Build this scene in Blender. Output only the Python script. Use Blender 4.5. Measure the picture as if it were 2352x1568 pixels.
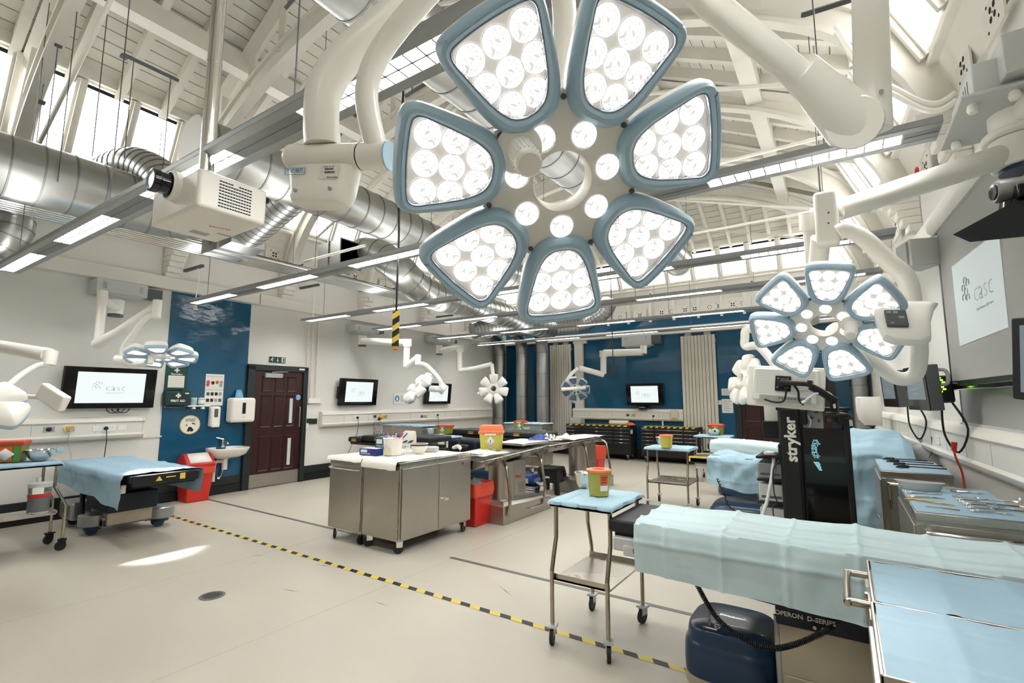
import bpy, bmesh, math, random
from math import pi, sin, cos, radians, sqrt
from mathutils import Vector, Matrix, noise
random.seed(7)
for o in list(bpy.data.objects): bpy.data.objects.remove(o)
SC = bpy.context.scene
COL = SC.collection
# ---------------------------------------------------------------- camera, world, light, exposure
PITCH, YAW, FPX, CAMH = radians(6.7217), radians(33.9414), 1120.0, 1.5
cam = bpy.data.cameras.new('camera'); cam.sensor_width = 36; cam.lens = 36*FPX/2352; cam.clip_start = .05
co = bpy.data.objects.new('camera', cam); COL.objects.link(co)
co.location = (0, 0, CAMH); co.rotation_euler = (pi/2+PITCH, 0, YAW); SC.camera = co
SC.view_settings.view_transform = 'Standard'; SC.view_settings.look = 'None'
SC.view_settings.gamma = 1; SC.view_settings.use_curve_mapping = False
SC.view_settings.exposure = 2.15
wd = bpy.data.worlds.new('sky'); SC.world = wd; wd.use_nodes = True
bg = wd.node_tree.nodes['Background']; bg.inputs[0].default_value = (.93, .96, 1, 1); bg.inputs[1].default_value = 1.6
try:
    SC.cycles.use_denoising = True; SC.cycles.max_bounces = 8; SC.cycles.diffuse_bounces = 5; SC.cycles.glossy_bounces = 4
    SC.cycles.transmission_bounces = 6; SC.cycles.sample_clamp_indirect = 6; SC.cycles.caustics_reflective = False; SC.cycles.caustics_refractive = False
except Exception: pass
WIN_E, TUBE_E, UP_E, LED_E, SCREEN_E = 1.5, 12.5, 3.0, .42, .23     # light given off by panes, tubes, lamp leds, screens
def spot(name, loc, aim, power, angle, blend=.5, size=.25, col=(1, .97, .92)):
    l = bpy.data.lights.new(name, 'SPOT'); l.energy = power; l.spot_size = radians(angle); l.spot_blend = blend; l.shadow_soft_size = size; l.color = col
    o = bpy.data.objects.new(name, l); COL.objects.link(o); o.location = loc
    o.rotation_euler = (Vector(aim)-Vector(loc)).to_track_quat('-Z', 'Y').to_euler(); return o
# ---------------------------------------------------------------- measuring: picture point + known plane -> place in the room
_c, _s = cos(YAW), sin(YAW)
def ray(u, v):
    x, y = (u-1176)/FPX, (784-v)/FPX
    f, up = cos(PITCH)-y*sin(PITCH), sin(PITCH)+y*cos(PITCH)
    return Vector((_c*x-_s*f, _s*x+_c*f, up))
CAM = Vector((0, 0, CAMH))
def FZ(u, v, z=0): r = ray(u, v); return CAM+r*((z-CAMH)/r.z)
def PX(u, v, X): r = ray(u, v); return CAM+r*(X/r.x)
def PY(u, v, Y): r = ray(u, v); return CAM+r*(Y/r.y)
def PD(u, v, d): return CAM+ray(u, v)*d
# walls: origin, direction along wall (viewer's right), normal into the room
def unit(a): a = Vector(a); a.normalize(); return a
WALLS = {'left': (Vector((-8.253, 0, 0)), unit((-.0235, 1, 0))), 'right': (Vector((1.244, 0, 0)), unit((.062, -1, 0))), 'back': (Vector((0, 12.25, 0)), Vector((1, 0, 0)))}
def wn(w): d = WALLS[w][1]; return Vector((d.y, -d.x, 0))
def wrot(w): d = WALLS[w][1]; return math.atan2(d.y, d.x)
def WP(w, u, v, off=0):
    o, d = WALLS[w]; n = wn(w); p = o+n*off; r = ray(u, v)
    return CAM+r*((p-CAM).dot(n)/r.dot(n))
def WA(w, s, off=0, z=0): o, d = WALLS[w]; return o+d*s+wn(w)*off+Vector((0, 0, z))   # s: distance along the wall
# ---------------------------------------------------------------- materials
def lin(h):
    h = h.lstrip('#'); r = [int(h[i:i+2], 16)/255 for i in (0, 2, 4)]
    return tuple([c/12.92 if c <= .04045 else ((c+.055)/1.055)**2.4 for c in r])+(1,)
def mat(name, col, rough=.5, metal=0, noise_=0, scale=8, bump=0, bscale=60, coat=0, emit=0, ecol=None, trans=0, alpha=1, stretch=None, spec=.5, rvar=0, ior=1.45):
    m = bpy.data.materials.new(name); m.use_nodes = True; nt = m.node_tree; N = nt.nodes; L = nt.links
    b = N['Principled BSDF']; c = lin(col) if isinstance(col, str) else col
    b.inputs['Base Color'].default_value = c; b.inputs['Roughness'].default_value = rough; b.inputs['Metallic'].default_value = metal
    b.inputs['Coat Weight'].default_value = coat; b.inputs['Specular IOR Level'].default_value = spec
    b.inputs['Transmission Weight'].default_value = trans; b.inputs['Alpha'].default_value = alpha; b.inputs['IOR'].default_value = ior
    if emit: b.inputs['Emission Color'].default_value = lin(ecol) if ecol else c; b.inputs['Emission Strength'].default_value = emit
    if noise_ or bump or rvar:
        tc = N.new('ShaderNodeTexCoord'); mp = N.new('ShaderNodeMapping'); L.new(tc.outputs['Object'], mp.inputs[0])
        if stretch: mp.inputs['Scale'].default_value = stretch
    if noise_ or rvar:
        n = N.new('ShaderNodeTexNoise'); n.inputs['Scale'].default_value = scale; n.inputs['Detail'].default_value = 5; L.new(mp.outputs[0], n.inputs['Vector'])
    if noise_:
        r = N.new('ShaderNodeValToRGB'); r.color_ramp.elements[0].position = .3; r.color_ramp.elements[1].position = .7
        r.color_ramp.elements[0].color = tuple(x*(1-noise_) for x in c[:3])+(1,); r.color_ramp.elements[1].color = tuple(min(1, x*(1+noise_*.5)) for x in c[:3])+(1,)
        L.new(n.outputs['Fac'], r.inputs[0]); L.new(r.outputs[0], b.inputs['Base Color'])
    if rvar:
        mr = N.new('ShaderNodeMapRange'); mr.inputs['To Min'].default_value = max(.03, rough-rvar); mr.inputs['To Max'].default_value = rough+rvar
        L.new(n.outputs['Fac'], mr.inputs['Value']); L.new(mr.outputs[0], b.inputs['Roughness'])
    if bump:
        n2 = N.new('ShaderNodeTexNoise'); n2.inputs['Scale'].default_value = bscale; n2.inputs['Detail'].default_value = 4; L.new(mp.outputs[0], n2.inputs['Vector'])
        bp = N.new('ShaderNodeBump'); bp.inputs['Strength'].default_value = bump; bp.inputs['Distance'].default_value = .02; L.new(n2.outputs['Fac'], bp.inputs['Height']); L.new(bp.outputs[0], b.inputs['Normal'])
    return m
M = {}
M['wall'] = mat('wall_paint', '#e3e1dc', .75, noise_=.03, scale=1.5, bump=.03, bscale=120)
M['ceil'] = mat('white_timber', '#dddad1', .6, noise_=.05, scale=4, bump=.06, bscale=14)
M['trim'] = mat('trim_paint', '#e2dfd7', .5, noise_=.03, scale=2)
M['floor'] = mat('vinyl_floor', '#bdb7aa', .38, noise_=.06, scale=1.1, bump=.015, bscale=200, rvar=.1)
M['seam'] = mat('floor_seam', '#b3ab9b', .5)
M['strip'] = mat('dark_strip', '#62615f', .4)
M['skirt'] = mat('skirting_green', '#1e2625', .4); M['skirt2'] = mat('skirting_black', '#0d0f10', .45)
M['blue'] = mat('blue_panel', '#1c5577', .07, noise_=.05, scale=3, bump=.35, bscale=1.6, stretch=(1.0, 1.0, 2.2))
M['glow'] = mat('daylight_pane', '#f2f2ee', .4, emit=WIN_E, ecol='#fbfbf8')
M['duct'] = mat('galvanised_duct', '#b2b3b1', .34, 1, noise_=.06, scale=3, rvar=.05)
M['ductring'] = mat('duct_seam', '#8f9191', .4, 1)
M['capgrey'] = mat('cap_grey', '#c9c9c4', .55)
M['rib'] = mat('radiant_panel', '#d2d2ce', .22, 1, rvar=.05)
M['alu'] = mat('luminaire_grey', '#9ca0a1', .45, .25)
M['alud'] = mat('luminaire_under', '#85878a', .5, .2)
M['tube'] = mat('fluorescent', '#fff9ee', .5, emit=TUBE_E, ecol='#fcfbf8')
M['uptube'] = mat('uplight', '#fff6e6', .5, emit=UP_E, ecol='#fcfaf6')
M['louvre'] = mat('louvre', '#b4b3af', .6)
M['white'] = mat('lamp_white', '#f3f1ea', .32, coat=.2)
M['whited'] = mat('plate_white', '#efece5', .4)
M['bezel'] = mat('bezel_blue', '#a9c6d9', .42)
M['bezel2'] = mat('cap_blue', '#a9cbe0', .35)
M['lens'] = mat('lens_plate', '#dddad6', .18, coat=.4, emit=.075, ecol='#fffbf2')
M['rim'] = mat('clear_rim', '#c9ccd2', .08, .85)
M['led'] = mat('led_on', '#dfe3e4', .12, emit=LED_E, ecol='#fffdf8', coat=.3)
def glassy(m, lo, hi, sc):     # moulded lens: the light it gives varies over the facets
    nt = m.node_tree; b = nt.nodes['Principled BSDF']; tc = nt.nodes.new('ShaderNodeTexCoord'); n = nt.nodes.new('ShaderNodeTexNoise'); n.inputs['Scale'].default_value = sc; n.inputs['Detail'].default_value = 4; n.inputs['Distortion'].default_value = 2.5
    r = nt.nodes.new('ShaderNodeMapRange'); r.inputs['From Min'].default_value = .38; r.inputs['From Max'].default_value = .55; r.inputs['To Min'].default_value = lo; r.inputs['To Max'].default_value = hi
    nt.links.new(tc.outputs['Object'], n.inputs['Vector']); nt.links.new(n.outputs['Fac'], r.inputs['Value']); nt.links.new(r.outputs[0], b.inputs['Emission Strength'])
glassy(M['led'], LED_E*.27, LED_E, 60)
M['ledoff'] = mat('led_off', '#6d7c8c', .15, .6)
M['ring'] = mat('led_ring', '#f1f0ec', .15, 0, coat=.4, emit=.05, ecol='#ffffff')
M['ringoff'] = mat('led_ring_off', '#8d99a5', .15, .3, coat=.4)
M['lensoff'] = mat('lens_plate_off', '#5d6f80', .15, coat=.5)
M['black'] = mat('black_plastic', '#141618', .4); M['blackm'] = mat('black_matt', '#191b1d', .7)
M['blackg'] = mat('black_gloss', '#0c0e10', .12, coat=.3)
M['rubber'] = mat('rubber', '#202224', .6)
M['grey'] = mat('grey_plastic', '#a9aaa8', .5); M['dgrey'] = mat('dark_grey', '#55585a', .5)
M['box'] = mat('bracket_grey', '#c4c6c5', .45)
M['steel'] = mat('stainless', '#b9b3a9', .27, 1, noise_=.07, scale=3, stretch=(1, 1, .15), rvar=.07)
M['steelb'] = mat('brushed_steel', '#b4afa7', .36, 1, noise_=.035, scale=6, stretch=(4, 4, .3), rvar=.04)
M['chrome'] = mat('chrome', '#dedcd8', .1, 1)
M['tubesteel'] = mat('tube_steel', '#b0a798', .22, 1, noise_=.15, scale=20)
M['drape'] = mat('drape_pale', '#c3d8dd', .75, noise_=.03, scale=3, bump=.12, bscale=18)
M['drapeb'] = mat('drape_blue', '#93b1c3', .7, noise_=.03, scale=3, bump=.1, bscale=18)
M['drapec'] = mat('drape_mid', '#a0c0d0', .65, noise_=.03, scale=3, bump=.08, bscale=12)
M['paper'] = mat('white_paper', '#e4e0d5', .8, bump=.1, bscale=20)
M['red'] = mat('red_plastic', '#c62a22', .35, coat=.1); M['redbag'] = mat('red_bag', '#e0523a', .35, alpha=.9, bump=.3, bscale=12)
M['yellow'] = mat('sharps_yellow', '#cdc455', .4); M['tubyel'] = mat('tub_yellow', '#b9ae4c', .4); M['olive'] = mat('sharps_olive', '#8f8a35', .4)
M['orange'] = mat('sharps_orange', '#ee8358', .4); M['orange2'] = mat('label_orange', '#e2622f', .5); M['redlid'] = mat('lid_red', '#c8472e', .4)
M['labelw'] = mat('label_white', '#ece9e2', .6); M['ink'] = mat('ink', '#22262a', .7); M['ink2'] = mat('ink_grey', '#9aa3a6', .7); M['logo'] = mat('logo_grey', '#8c9698', .7, emit=.03, ecol='#c4cdce'); M['inkr'] = mat('ink_red', '#c9545c', .7)
M['inkb'] = mat('ink_blue', '#3f7fae', .6)
M['green'] = mat('sign_green', '#16443a', .4); M['fagreen'] = mat('kit_green', '#12302c', .45); M['lgreen'] = mat('label_green', '#3f9a4a', .5)
M['door'] = mat('door_brown', '#35191a', .35, noise_=.1, scale=3, stretch=(3, 3, .4)); M['frame'] = mat('door_frame', '#202726', .4)
M['glass'] = mat('vision_glass', '#c9d2d2', .15, coat=.3)
M['kick'] = mat('kick_plate', '#aea8a0', .4, .9)
M['sky'] = mat('blue_tag', '#7fb4d8', .5)
M['screen'] = mat('lit_screen', '#5a6060', .4, emit=SCREEN_E, ecol='#e6efee')
M['screenoff'] = mat('screen_dim', '#66747c', .15, emit=.05, ecol='#9fb0b8')
M['proj'] = mat('projection_cloth', '#a7a7a4', .8)
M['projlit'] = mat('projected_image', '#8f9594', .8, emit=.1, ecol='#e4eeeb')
M['board'] = mat('white_board', '#b6b7b4', .22)
M['ceramic'] = mat('ceramic', '#e6e3dc', .15, coat=.4)
M['hyel'] = mat('hazard_yellow', '#d8c052', .45); M['hblk'] = mat('hazard_black', '#191a1a', .5)
M['navy'] = mat('navy_plastic', '#17324f', .3, coat=.2); M['navyd'] = mat('navy_dark', '#101b2c', .4)
M['silver'] = mat('silver_plastic', '#9b9c9c', .3, .6)
M['cream'] = mat('cream_panel', '#bdb39f', .35, .4, noise_=.1, scale=6)
M['pad'] = mat('black_pad', '#1d1f22', .55, bump=.05, bscale=200)
M['clear'] = mat('clear_plastic', '#e3ebee', .08, trans=.85, ior=1.3)
M['milky'] = mat('milky_plastic', '#dfe3e2', .3, trans=.35)
M['bluepk'] = mat('pack_blue', '#23418f', .4); M['teal'] = mat('box_teal', '#1d5e6e', .5); M['purple'] = mat('box_purple', '#3a2c72', .5)
M['pink'] = mat('marker_pink', '#e0457f', .4)
M['yel'] = mat('yellow_plastic', '#e2b02c', .4)
M['ledgreen'] = mat('green_led', '#8cf03c', .4, emit=1.0); M['cyan'] = mat('cyan_led', '#8fd6e6', .4, emit=.3)
M['cableo'] = mat('orange_cable', '#dd4b2a', .4); M['cablew'] = mat('white_cable', '#e3e8ec', .35)
M['rad'] = mat('radiator', '#cdc9be', .4); M['post'] = mat('wire_grey', '#5d6062', .4, .6); M['brass'] = mat('brass', '#b5893f', .3, 1)
M['darkhole'] = mat('dark_hole', '#0a0a0a', .9)
# ---------------------------------------------------------------- mesh helpers
class MB:
    def __init__(s): s.v = []; s.f = []; s.mi = []
    def add(s, vs, fs, m=0, T=None):
        b = len(s.v); s.v += [tuple(T @ Vector(q)) if T else tuple(q) for q in vs]
        s.f += [tuple(i+b for i in f) for f in fs]; s.mi += [m]*len(fs); return s
    def box(s, a, b, m=0, T=None, taper=None):
        x0, y0, z0 = a; x1, y1, z1 = b; tx, ty = taper or (0, 0)
        vs = [(x0+tx, y0+ty, z0), (x1-tx, y0+ty, z0), (x1-tx, y1-ty, z0), (x0+tx, y1-ty, z0), (x0, y0, z1), (x1, y0, z1), (x1, y1, z1), (x0, y1, z1)]
        return s.add(vs, [(0, 3, 2, 1), (4, 5, 6, 7), (0, 1, 5, 4), (1, 2, 6, 5), (2, 3, 7, 6), (3, 0, 4, 7)], m, T)
    def cb(s, c, d, m=0, T=None): return s.box([c[i]-d[i]/2 for i in range(3)], [c[i]+d[i]/2 for i in range(3)], m, T)
    def tube(s, pts, r, n=10, m=0, caps=True, closed=False, sq=1):
        pts = [Vector(p) for p in pts]; k = len(pts); rs = r if isinstance(r, (list, tuple)) else [r]*k
        tg = []
        for i in range(k):
            a = pts[(i-1) % k] if (i or closed) else pts[0]; b = pts[(i+1) % k] if (i < k-1 or closed) else pts[-1]
            t = (b-a); tg.append(t.normalized() if t.length > 1e-9 else Vector((0, 0, 1)))
        up = Vector((0, 0, 1)) if abs(tg[0].z) < .9 else Vector((1, 0, 0))
        u = tg[0].cross(up).normalized(); vs = []
        for i in range(k):
            u = (u-tg[i]*u.dot(tg[i])).normalized(); w = tg[i].cross(u)
            for j in range(n):
                a = 2*pi*j/n; vs.append(pts[i]+u*cos(a)*rs[i]+w*sin(a)*rs[i]*sq)
        fs = []
        for i in range(k if closed else k-1):
            for j in range(n):
                a, b = i*n+j, i*n+(j+1) % n; c, d = ((i+1) % k)*n+(j+1) % n, ((i+1) % k)*n+j
                fs.append((a, b, c, d))
        if caps and not closed: fs += [tuple(range(n-1, -1, -1)), tuple(range((k-1)*n, k*n))]
        return s.add(vs, fs, m)
    def cyl(s, a, b, r, r2=None, n=16, m=0): return s.tube([a, b], [r, r if r2 is None else r2], n, m)
    def lathe(s, prof, n=24, m=0, T=None, sx=1, sy=1, caps=True):
        vs = []; fs = []; k = len(prof)
        for (r, z) in prof:
            for j in range(n): a = 2*pi*j/n; vs.append((r*cos(a)*sx, r*sin(a)*sy, z))
        for i in range(k-1):
            for j in range(n): fs.append((i*n+j, i*n+(j+1) % n, (i+1)*n+(j+1) % n, (i+1)*n+j))
        if caps and prof[0][0] > 1e-6: fs.append(tuple(range(n-1, -1, -1)))
        if caps and prof[-1][0] > 1e-6: fs.append(tuple(range((k-1)*n, k*n)))
        return s.add(vs, fs, m, T)
    def rings(s, rs, m=0, T=None, cap0=True, cap1=True, closed=True):
        n = len(rs[0]); vs = [p for r in rs for p in r]; fs = []
        for i in range(len(rs)-1):
            for j in range(n if closed else n-1): fs.append((i*n+j, i*n+(j+1) % n, (i+1)*n+(j+1) % n, (i+1)*n+j))
        if cap0: fs.append(tuple(range(n-1, -1, -1)))
        if cap1: fs.append(tuple(range((len(rs)-1)*n, len(rs)*n)))
        return s.add(vs, fs, m, T)
    def prism(s, poly, z0, z1, m=0, T=None): return s.rings([[(x, y, z0) for x, y in poly], [(x, y, z1) for x, y in poly]], m, T)
    def extr(s, prof, axis, a, b, m=0):   # profile (p,q) swept along axis x or y
        f = (lambda t: [(t, p, q) for p, q in prof]) if axis == 'x' else (lambda t: [(p, t, q) for p, q in prof])
        return s.rings([f(a), f(b)], m)
    def grid(s, fn, nu, nv, m=0, th=0):
        vs = [fn(i/nu, j/nv) for i in range(nu+1) for j in range(nv+1)]; w = nv+1
        fs = [(i*w+j, (i+1)*w+j, (i+1)*w+j+1, i*w+j+1) for i in range(nu) for j in range(nv)]
        return s.add(vs, fs, m)
def tag(o, label=None, cat=None, group=None, kind=None):
    for k, v in (('label', label), ('category', cat), ('group', group), ('kind', kind)):
        if v: o[k] = v
    return o
def thing(name, loc, label, cat, group=None, rotz=0):
    o = bpy.data.objects.new(name, None); COL.objects.link(o); o.location = loc; o.rotation_euler = (0, 0, rotz); o.empty_display_size = .1
    return tag(o, label, cat, group)
def mesh(name, mb, mats, smooth=True, ang=40):
    me = bpy.data.meshes.new(name); me.from_pydata(mb.v, [], mb.f)
    for m in (mats if isinstance(mats, (list, tuple)) else [mats]): me.materials.append(M[m] if isinstance(m, str) else m)
    me.polygons.foreach_set('material_index', mb.mi)
    bm = bmesh.new(); bm.from_mesh(me); bmesh.ops.recalc_face_normals(bm, faces=bm.faces); bm.to_mesh(me); bm.free()
    if smooth:
        me.polygons.foreach_set('use_smooth', [True]*len(me.polygons)); me.set_sharp_from_angle(angle=radians(ang))
    me.update(); return me
def place(name, me, parent=None, T=None, world=False):
    o = bpy.data.objects.new(name, me); COL.objects.link(o)
    if parent is not None:
        o.parent = parent
        if world: o.matrix_parent_inverse = MW(parent).inverted()
    if T is not None: o.matrix_local = T if parent is None or not world else T
    return o
def MW(o):
    m = Matrix.LocRotScale(o.location, o.rotation_euler, o.scale)
    return (MW(o.parent) @ o.matrix_parent_inverse @ m) if o.parent else m
def part(name, mb, mats, parent=None, world=False, bev=0, smooth=True, ang=40, seg=2, solid=0, sub=0):
    o = place(name, mesh(name, mb, mats, smooth, ang), parent, None, world)
    if solid: md = o.modifiers.new('solid', 'SOLIDIFY'); md.thickness = solid; md.offset = 0
    if bev: md = o.modifiers.new('bevel', 'BEVEL'); md.width = bev; md.segments = seg; md.limit_method = 'ANGLE'; md.angle_limit = radians(35); md.harden_normals = False
    if sub: md = o.modifiers.new('sub', 'SUBSURF'); md.levels = md.render_levels = sub
    return o
def struct(name, mb, mats, parent=None, **k): o = part(name, mb, mats, parent, **k); (None if parent else tag(o, kind='structure')); return o
def copy_tree(o, parent=None):
    c = o.copy(); COL.objects.link(c); c.parent = parent
    if parent is not None: c.matrix_parent_inverse = o.matrix_parent_inverse.copy()
    for ch in KIDS(o): copy_tree(ch, c)
    return c
def KIDS(o): return [x for x in COL.objects if x.parent == o]
def text(name, s, size, m, parent, T=None, world=False, ext=.0004, align='CENTER', sx=1, bold=0):
    cu = bpy.data.curves.new('txt', 'FONT'); cu.body = s; cu.size = size; cu.extrude = ext; cu.align_x = align; cu.align_y = 'CENTER'; cu.resolution_u = 2; cu.offset = bold
    t = bpy.data.objects.new('txt', cu); COL.objects.link(t)
    dg = bpy.context.evaluated_depsgraph_get(); me = bpy.data.meshes.new_from_object(t.evaluated_get(dg))
    bpy.data.objects.remove(t); bpy.data.curves.remove(cu)
    me.materials.clear(); me.materials.append(M[m]); me.name = name
    if sx != 1: me.transform(Matrix.Diagonal((sx, 1, 1, 1)))
    o = bpy.data.objects.new(name, me); COL.objects.link(o); o.parent = parent
    if T is not None: me.transform(T)
    if world and parent is not None: o.matrix_parent_inverse = MW(parent).inverted()
    return o
FACE = Matrix.Rotation(pi/2, 4, 'X')      # flat lettering turned to face local -y
def at(x, y, z): return Matrix.Translation((x, y, z))
def frame_of(x, y, z, o): return Matrix(((x[0], y[0], z[0], o[0]), (x[1], y[1], z[1], o[1]), (x[2], y[2], z[2], o[2]), (0, 0, 0, 1)))
def smoothpts(pts, n=6):     # Catmull-Rom through the points
    P = [Vector(p) for p in pts]; out = []
    for i in range(len(P)-1):
        a, b, c, d = P[max(i-1, 0)], P[i], P[i+1], P[min(i+2, len(P)-1)]
        for k in range(n):
            t = k/n; out.append(.5*((2*b)+(c-a)*t+(2*a-5*b+4*c-d)*t*t+(3*b-a-3*c+d)*t**3))
    out.append(P[-1]); return out
def nz(x, y, z, sc): return noise.noise(Vector((x*sc, y*sc, z*sc)))
# ---------------------------------------------------------------- the room
YF = -3.6                                   # wall behind the camera
fl = struct('floor', MB().box((-9.2, YF, -.1), (2, 12.6, 0)), 'floor', smooth=False)
for x in (-4.8, -3.16): part('seam', MB().box((x-.003, YF, 0), (x+.003, 12.2, .0006)), 'seam', fl)
for (u0, v0, u1, v1, w_) in ((273, 1228, 298, 1234, .012), (575, 1275, 610, 1276, .01), (570, 1294, 594, 1289, .008), (722, 1295, 762, 1302, .014), (645, 1352, 688, 1359, .012), (855, 1380, 892, 1392, .008), (980, 1292, 986, 1282, .006), (1140, 1340, 1180, 1372, .008), (940, 1325, 1010, 1340, .006)):
    A, B = FZ(u0, v0), FZ(u1, v1); d = (B-A).normalized(); q = Vector((-d.y, d.x, 0))*w_/2; C_ = A.lerp(B, .55)
    part('scuff_mark', MB().add([A+Vector((0, 0, .0007)), C_-q+Vector((0, 0, .0007)), B+Vector((0, 0, .0007)), C_+q+Vector((0, 0, .0007))], [(0, 1, 2, 3)]), 'seam' if w_ < .008 else 'strip', fl)
struct('trim_1', MB().box((-8.3, 3.7, 0), (-3.9, 3.745, .002)).box((-3.2, 3.68, 0), (.9, 3.725, .002)), 'strip')
b = MB(); x = -7.65; i = 0
while x < -.1:
    b.add([(x, 2.925, .0015), (x+.09, 2.925, .0015), (x+.06, 2.975, .0015), (x-.03, 2.975, .0015)], [(0, 1, 2, 3)], i % 2); x += .09; i += 1
tag(part('floor_tape', b, ['hblk', 'hyel'], smooth=False), 'black and yellow striped hazard tape stuck across the cream floor', 'tape')
dr = thing('floor_drain', FZ(487, 1368), 'round grey metal drain cover set in the bare floor', 'drain')
part('drain_rim', MB().lathe([(.088, 0), (.09, .003), (.072, .004), (.07, 0)], 32), 'strip', dr)
part('drain_plate', MB().lathe([(.07, 0), (.07, .002), (0, .002)], 24), 'dgrey', dr)
b = MB()
for k in range(-4, 5): b.cb((0, k*.013, .0028), (2*sqrt(.0036-(k*.013)**2), .005, .0016))
part('drain_bars', b, 'blackm', dr)
def slab(w, s0, s1, z0, z1, o0, o1, mb=None, m=0):
    mb = mb or MB(); p = [WA(w, s, o, z) for z in (z0, z1) for s, o in ((s0, o0), (s1, o0), (s1, o1), (s0, o1))]
    return mb.add(p, [(0, 3, 2, 1), (4, 5, 6, 7), (0, 1, 5, 4), (1, 2, 6, 5), (2, 3, 7, 6), (3, 0, 4, 7)], m)
wl = struct('wall_left', slab('left', YF, 12.3, 0, 4.5, -.2, 0), 'wall', smooth=False)
wb = struct('wall_back', slab('back', -9, 1, 0, 4.3, -.2, 0), 'wall', smooth=False)
wr = struct('wall_right', slab('right', -12.3, -YF, 0, 4.2, -.2, 0), 'wall', smooth=False)
struct('wall_front', MB().box((-9.2, YF-.2, 0), (2, YF, 7.5)), 'wall', smooth=False)
# skirtings
def skirt(n, w, s0, s1):
    o = struct(n, slab(w, s0, s1, 0, .13, 0, .05), 'skirt2'); part('skirting_cap', slab(w, s0, s1, .13, .265, 0, .03), 'skirt', o, bev=.006)
skirt('baseboard_left_1', 'left', YF, 4.36); skirt('baseboard_left_2', 'left', 5.47, 12.2); skirt('baseboard_back', 'back', -8.5, -2.05); skirt('baseboard_right', 'right', -12, -YF)
# long service beams high on the walls
def beam(n, w, s0, s1, z0, z1, o=.15):
    t = struct(n, slab(w, s0, s1, z0, z1, 0, o), 'trim', bev=.008)
    return t
beam('trim_2', 'left', YF, 12.1, 3.115, 3.3); beam('trim_3', 'back', -8.4, .5, 3.1, 3.27, .18); beam('trim_4', 'right', -11.9, -YF, 3.0, 3.2, .1)
b = MB()
for s in (1.0, 4.42, 7.6): slab('left', s, s+.012, 3.12, 3.295, .14, .152, b)
part('beam_joint', b, 'dgrey', bpy.data.objects['trim_2'])
AY = [-2.4, -.57, 1.26, 3.09, 4.94, 6.73, 8.6, 10.4]
k = 5
for w, sg in (('left', 1), ('right', -1)):
    for y in AY[2:]:
        if w == 'right' and y < 3: continue
        mb = MB()
        for z0, z1, o in ((3.3, 3.38, .12), (3.38, 3.46, .17), (3.46, 3.54, .21), (3.54, 3.62, .26), (3.62, 3.75, .32)): slab(w, sg*y-.1, sg*y+.1, z0, z1, 0, o, mb)
        struct('trim_%d' % k, mb, 'trim', bev=.012); k += 1
# upper walls lean inwards: a band of vent plates, then frosted glazing
BAND = {'left': ((.0, 4.3), (.22, 4.55), (.62, 5.5)), 'right': ((.03, 4.0), (.16, 4.25), (.5, 5.02)), 'back': ((.0, 4.2), (.08, 4.36), (.42, 5.02))}
EXT = {'left': (YF, 12.2), 'right': (-12.2, -YF), 'back': (-8.5, .7)}
wi = 1
for w in ('left', 'right', 'back'):
    (o0, z0), (o1, z1), (o2, z2) = BAND[w]; s0, s1 = EXT[w]
    mb = MB()
    mb.add([WA(w, s0, o0, z0-.15), WA(w, s1, o0, z0-.15), WA(w, s1, o1, z1), WA(w, s0, o1, z1)], [(0, 1, 2, 3)])
    for (sa, za, sb) in ((o1-.05, z1-.08, .09), (o1-.04, z1+.0, .07)): slab(w, s0, s1, za, za+.05, sa, sa+sb, mb)
    struct('trim_%d' % k, mb, 'trim', bev=.01); k += 1
    # glazing: posts with panes between
    fr = struct('window_%d' % wi, slab(w, s0, s1, z2, z2+.14, o2-.06, o2+.08), 'ceil'); wi += 1
    pitch = .568 if w == 'left' else .6 if w == 'right' else .62
    first = (1.70-pitch*9) if w == 'left' else s0+.1
    n = int((s1-first)/pitch)
    d, nn = WALLS[w][1], wn(w); sl = (nn*(o2-o1)+Vector((0, 0, z2-z1))).normalized(); no = d.cross(sl)
    Lg = sqrt((o2-o1)**2+(z2-z1)**2)
    mp = mesh('post', MB().box((-.055, 0, -.06), (.055, Lg, .05)).box((-.025, 0, .05), (.025, Lg, .09)), 'ceil')
    pw = pitch-.11
    pg = mesh('pane', MB().box((-pw/2, .03, -.02), (pw/2, Lg-.07, -.012)), 'glow', False)
    hd = mesh('pane_head', MB().box((-pw/2, Lg-.075, -.025), (pw/2, Lg-.03, .0)), 'blackm', False)
    for i in range(n):
        o = WA(w, first+i*pitch, o1, z1)
        q = frame_of(d, sl, no if no.dot(nn) > 0 else -no, o)
        if q.determinant() < 0: q = frame_of(-d, sl, no if no.dot(nn) > 0 else -no, o)
        place('post', mp, fr, q)
        o2_ = WA(w, first+(i+.5)*pitch, o1, z1); q2 = q.copy(); q2.translation = o2_
        if w == 'right' and i % 3 == 2: continue
        place('pane', pg, fr, q2); place('pane_head', hd, fr, q2)
    mb = MB()      # solid sheeting outside the glass line
    mb.add([WA(w, s0, o1-.1, z1), WA(w, s1, o1-.1, z1), WA(w, s1, o2-.12, z2+.1), WA(w, s0, o2-.12, z2+.1)], [(0, 1, 2, 3)])
    part('reveal', mb, 'ceil', fr)
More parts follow.
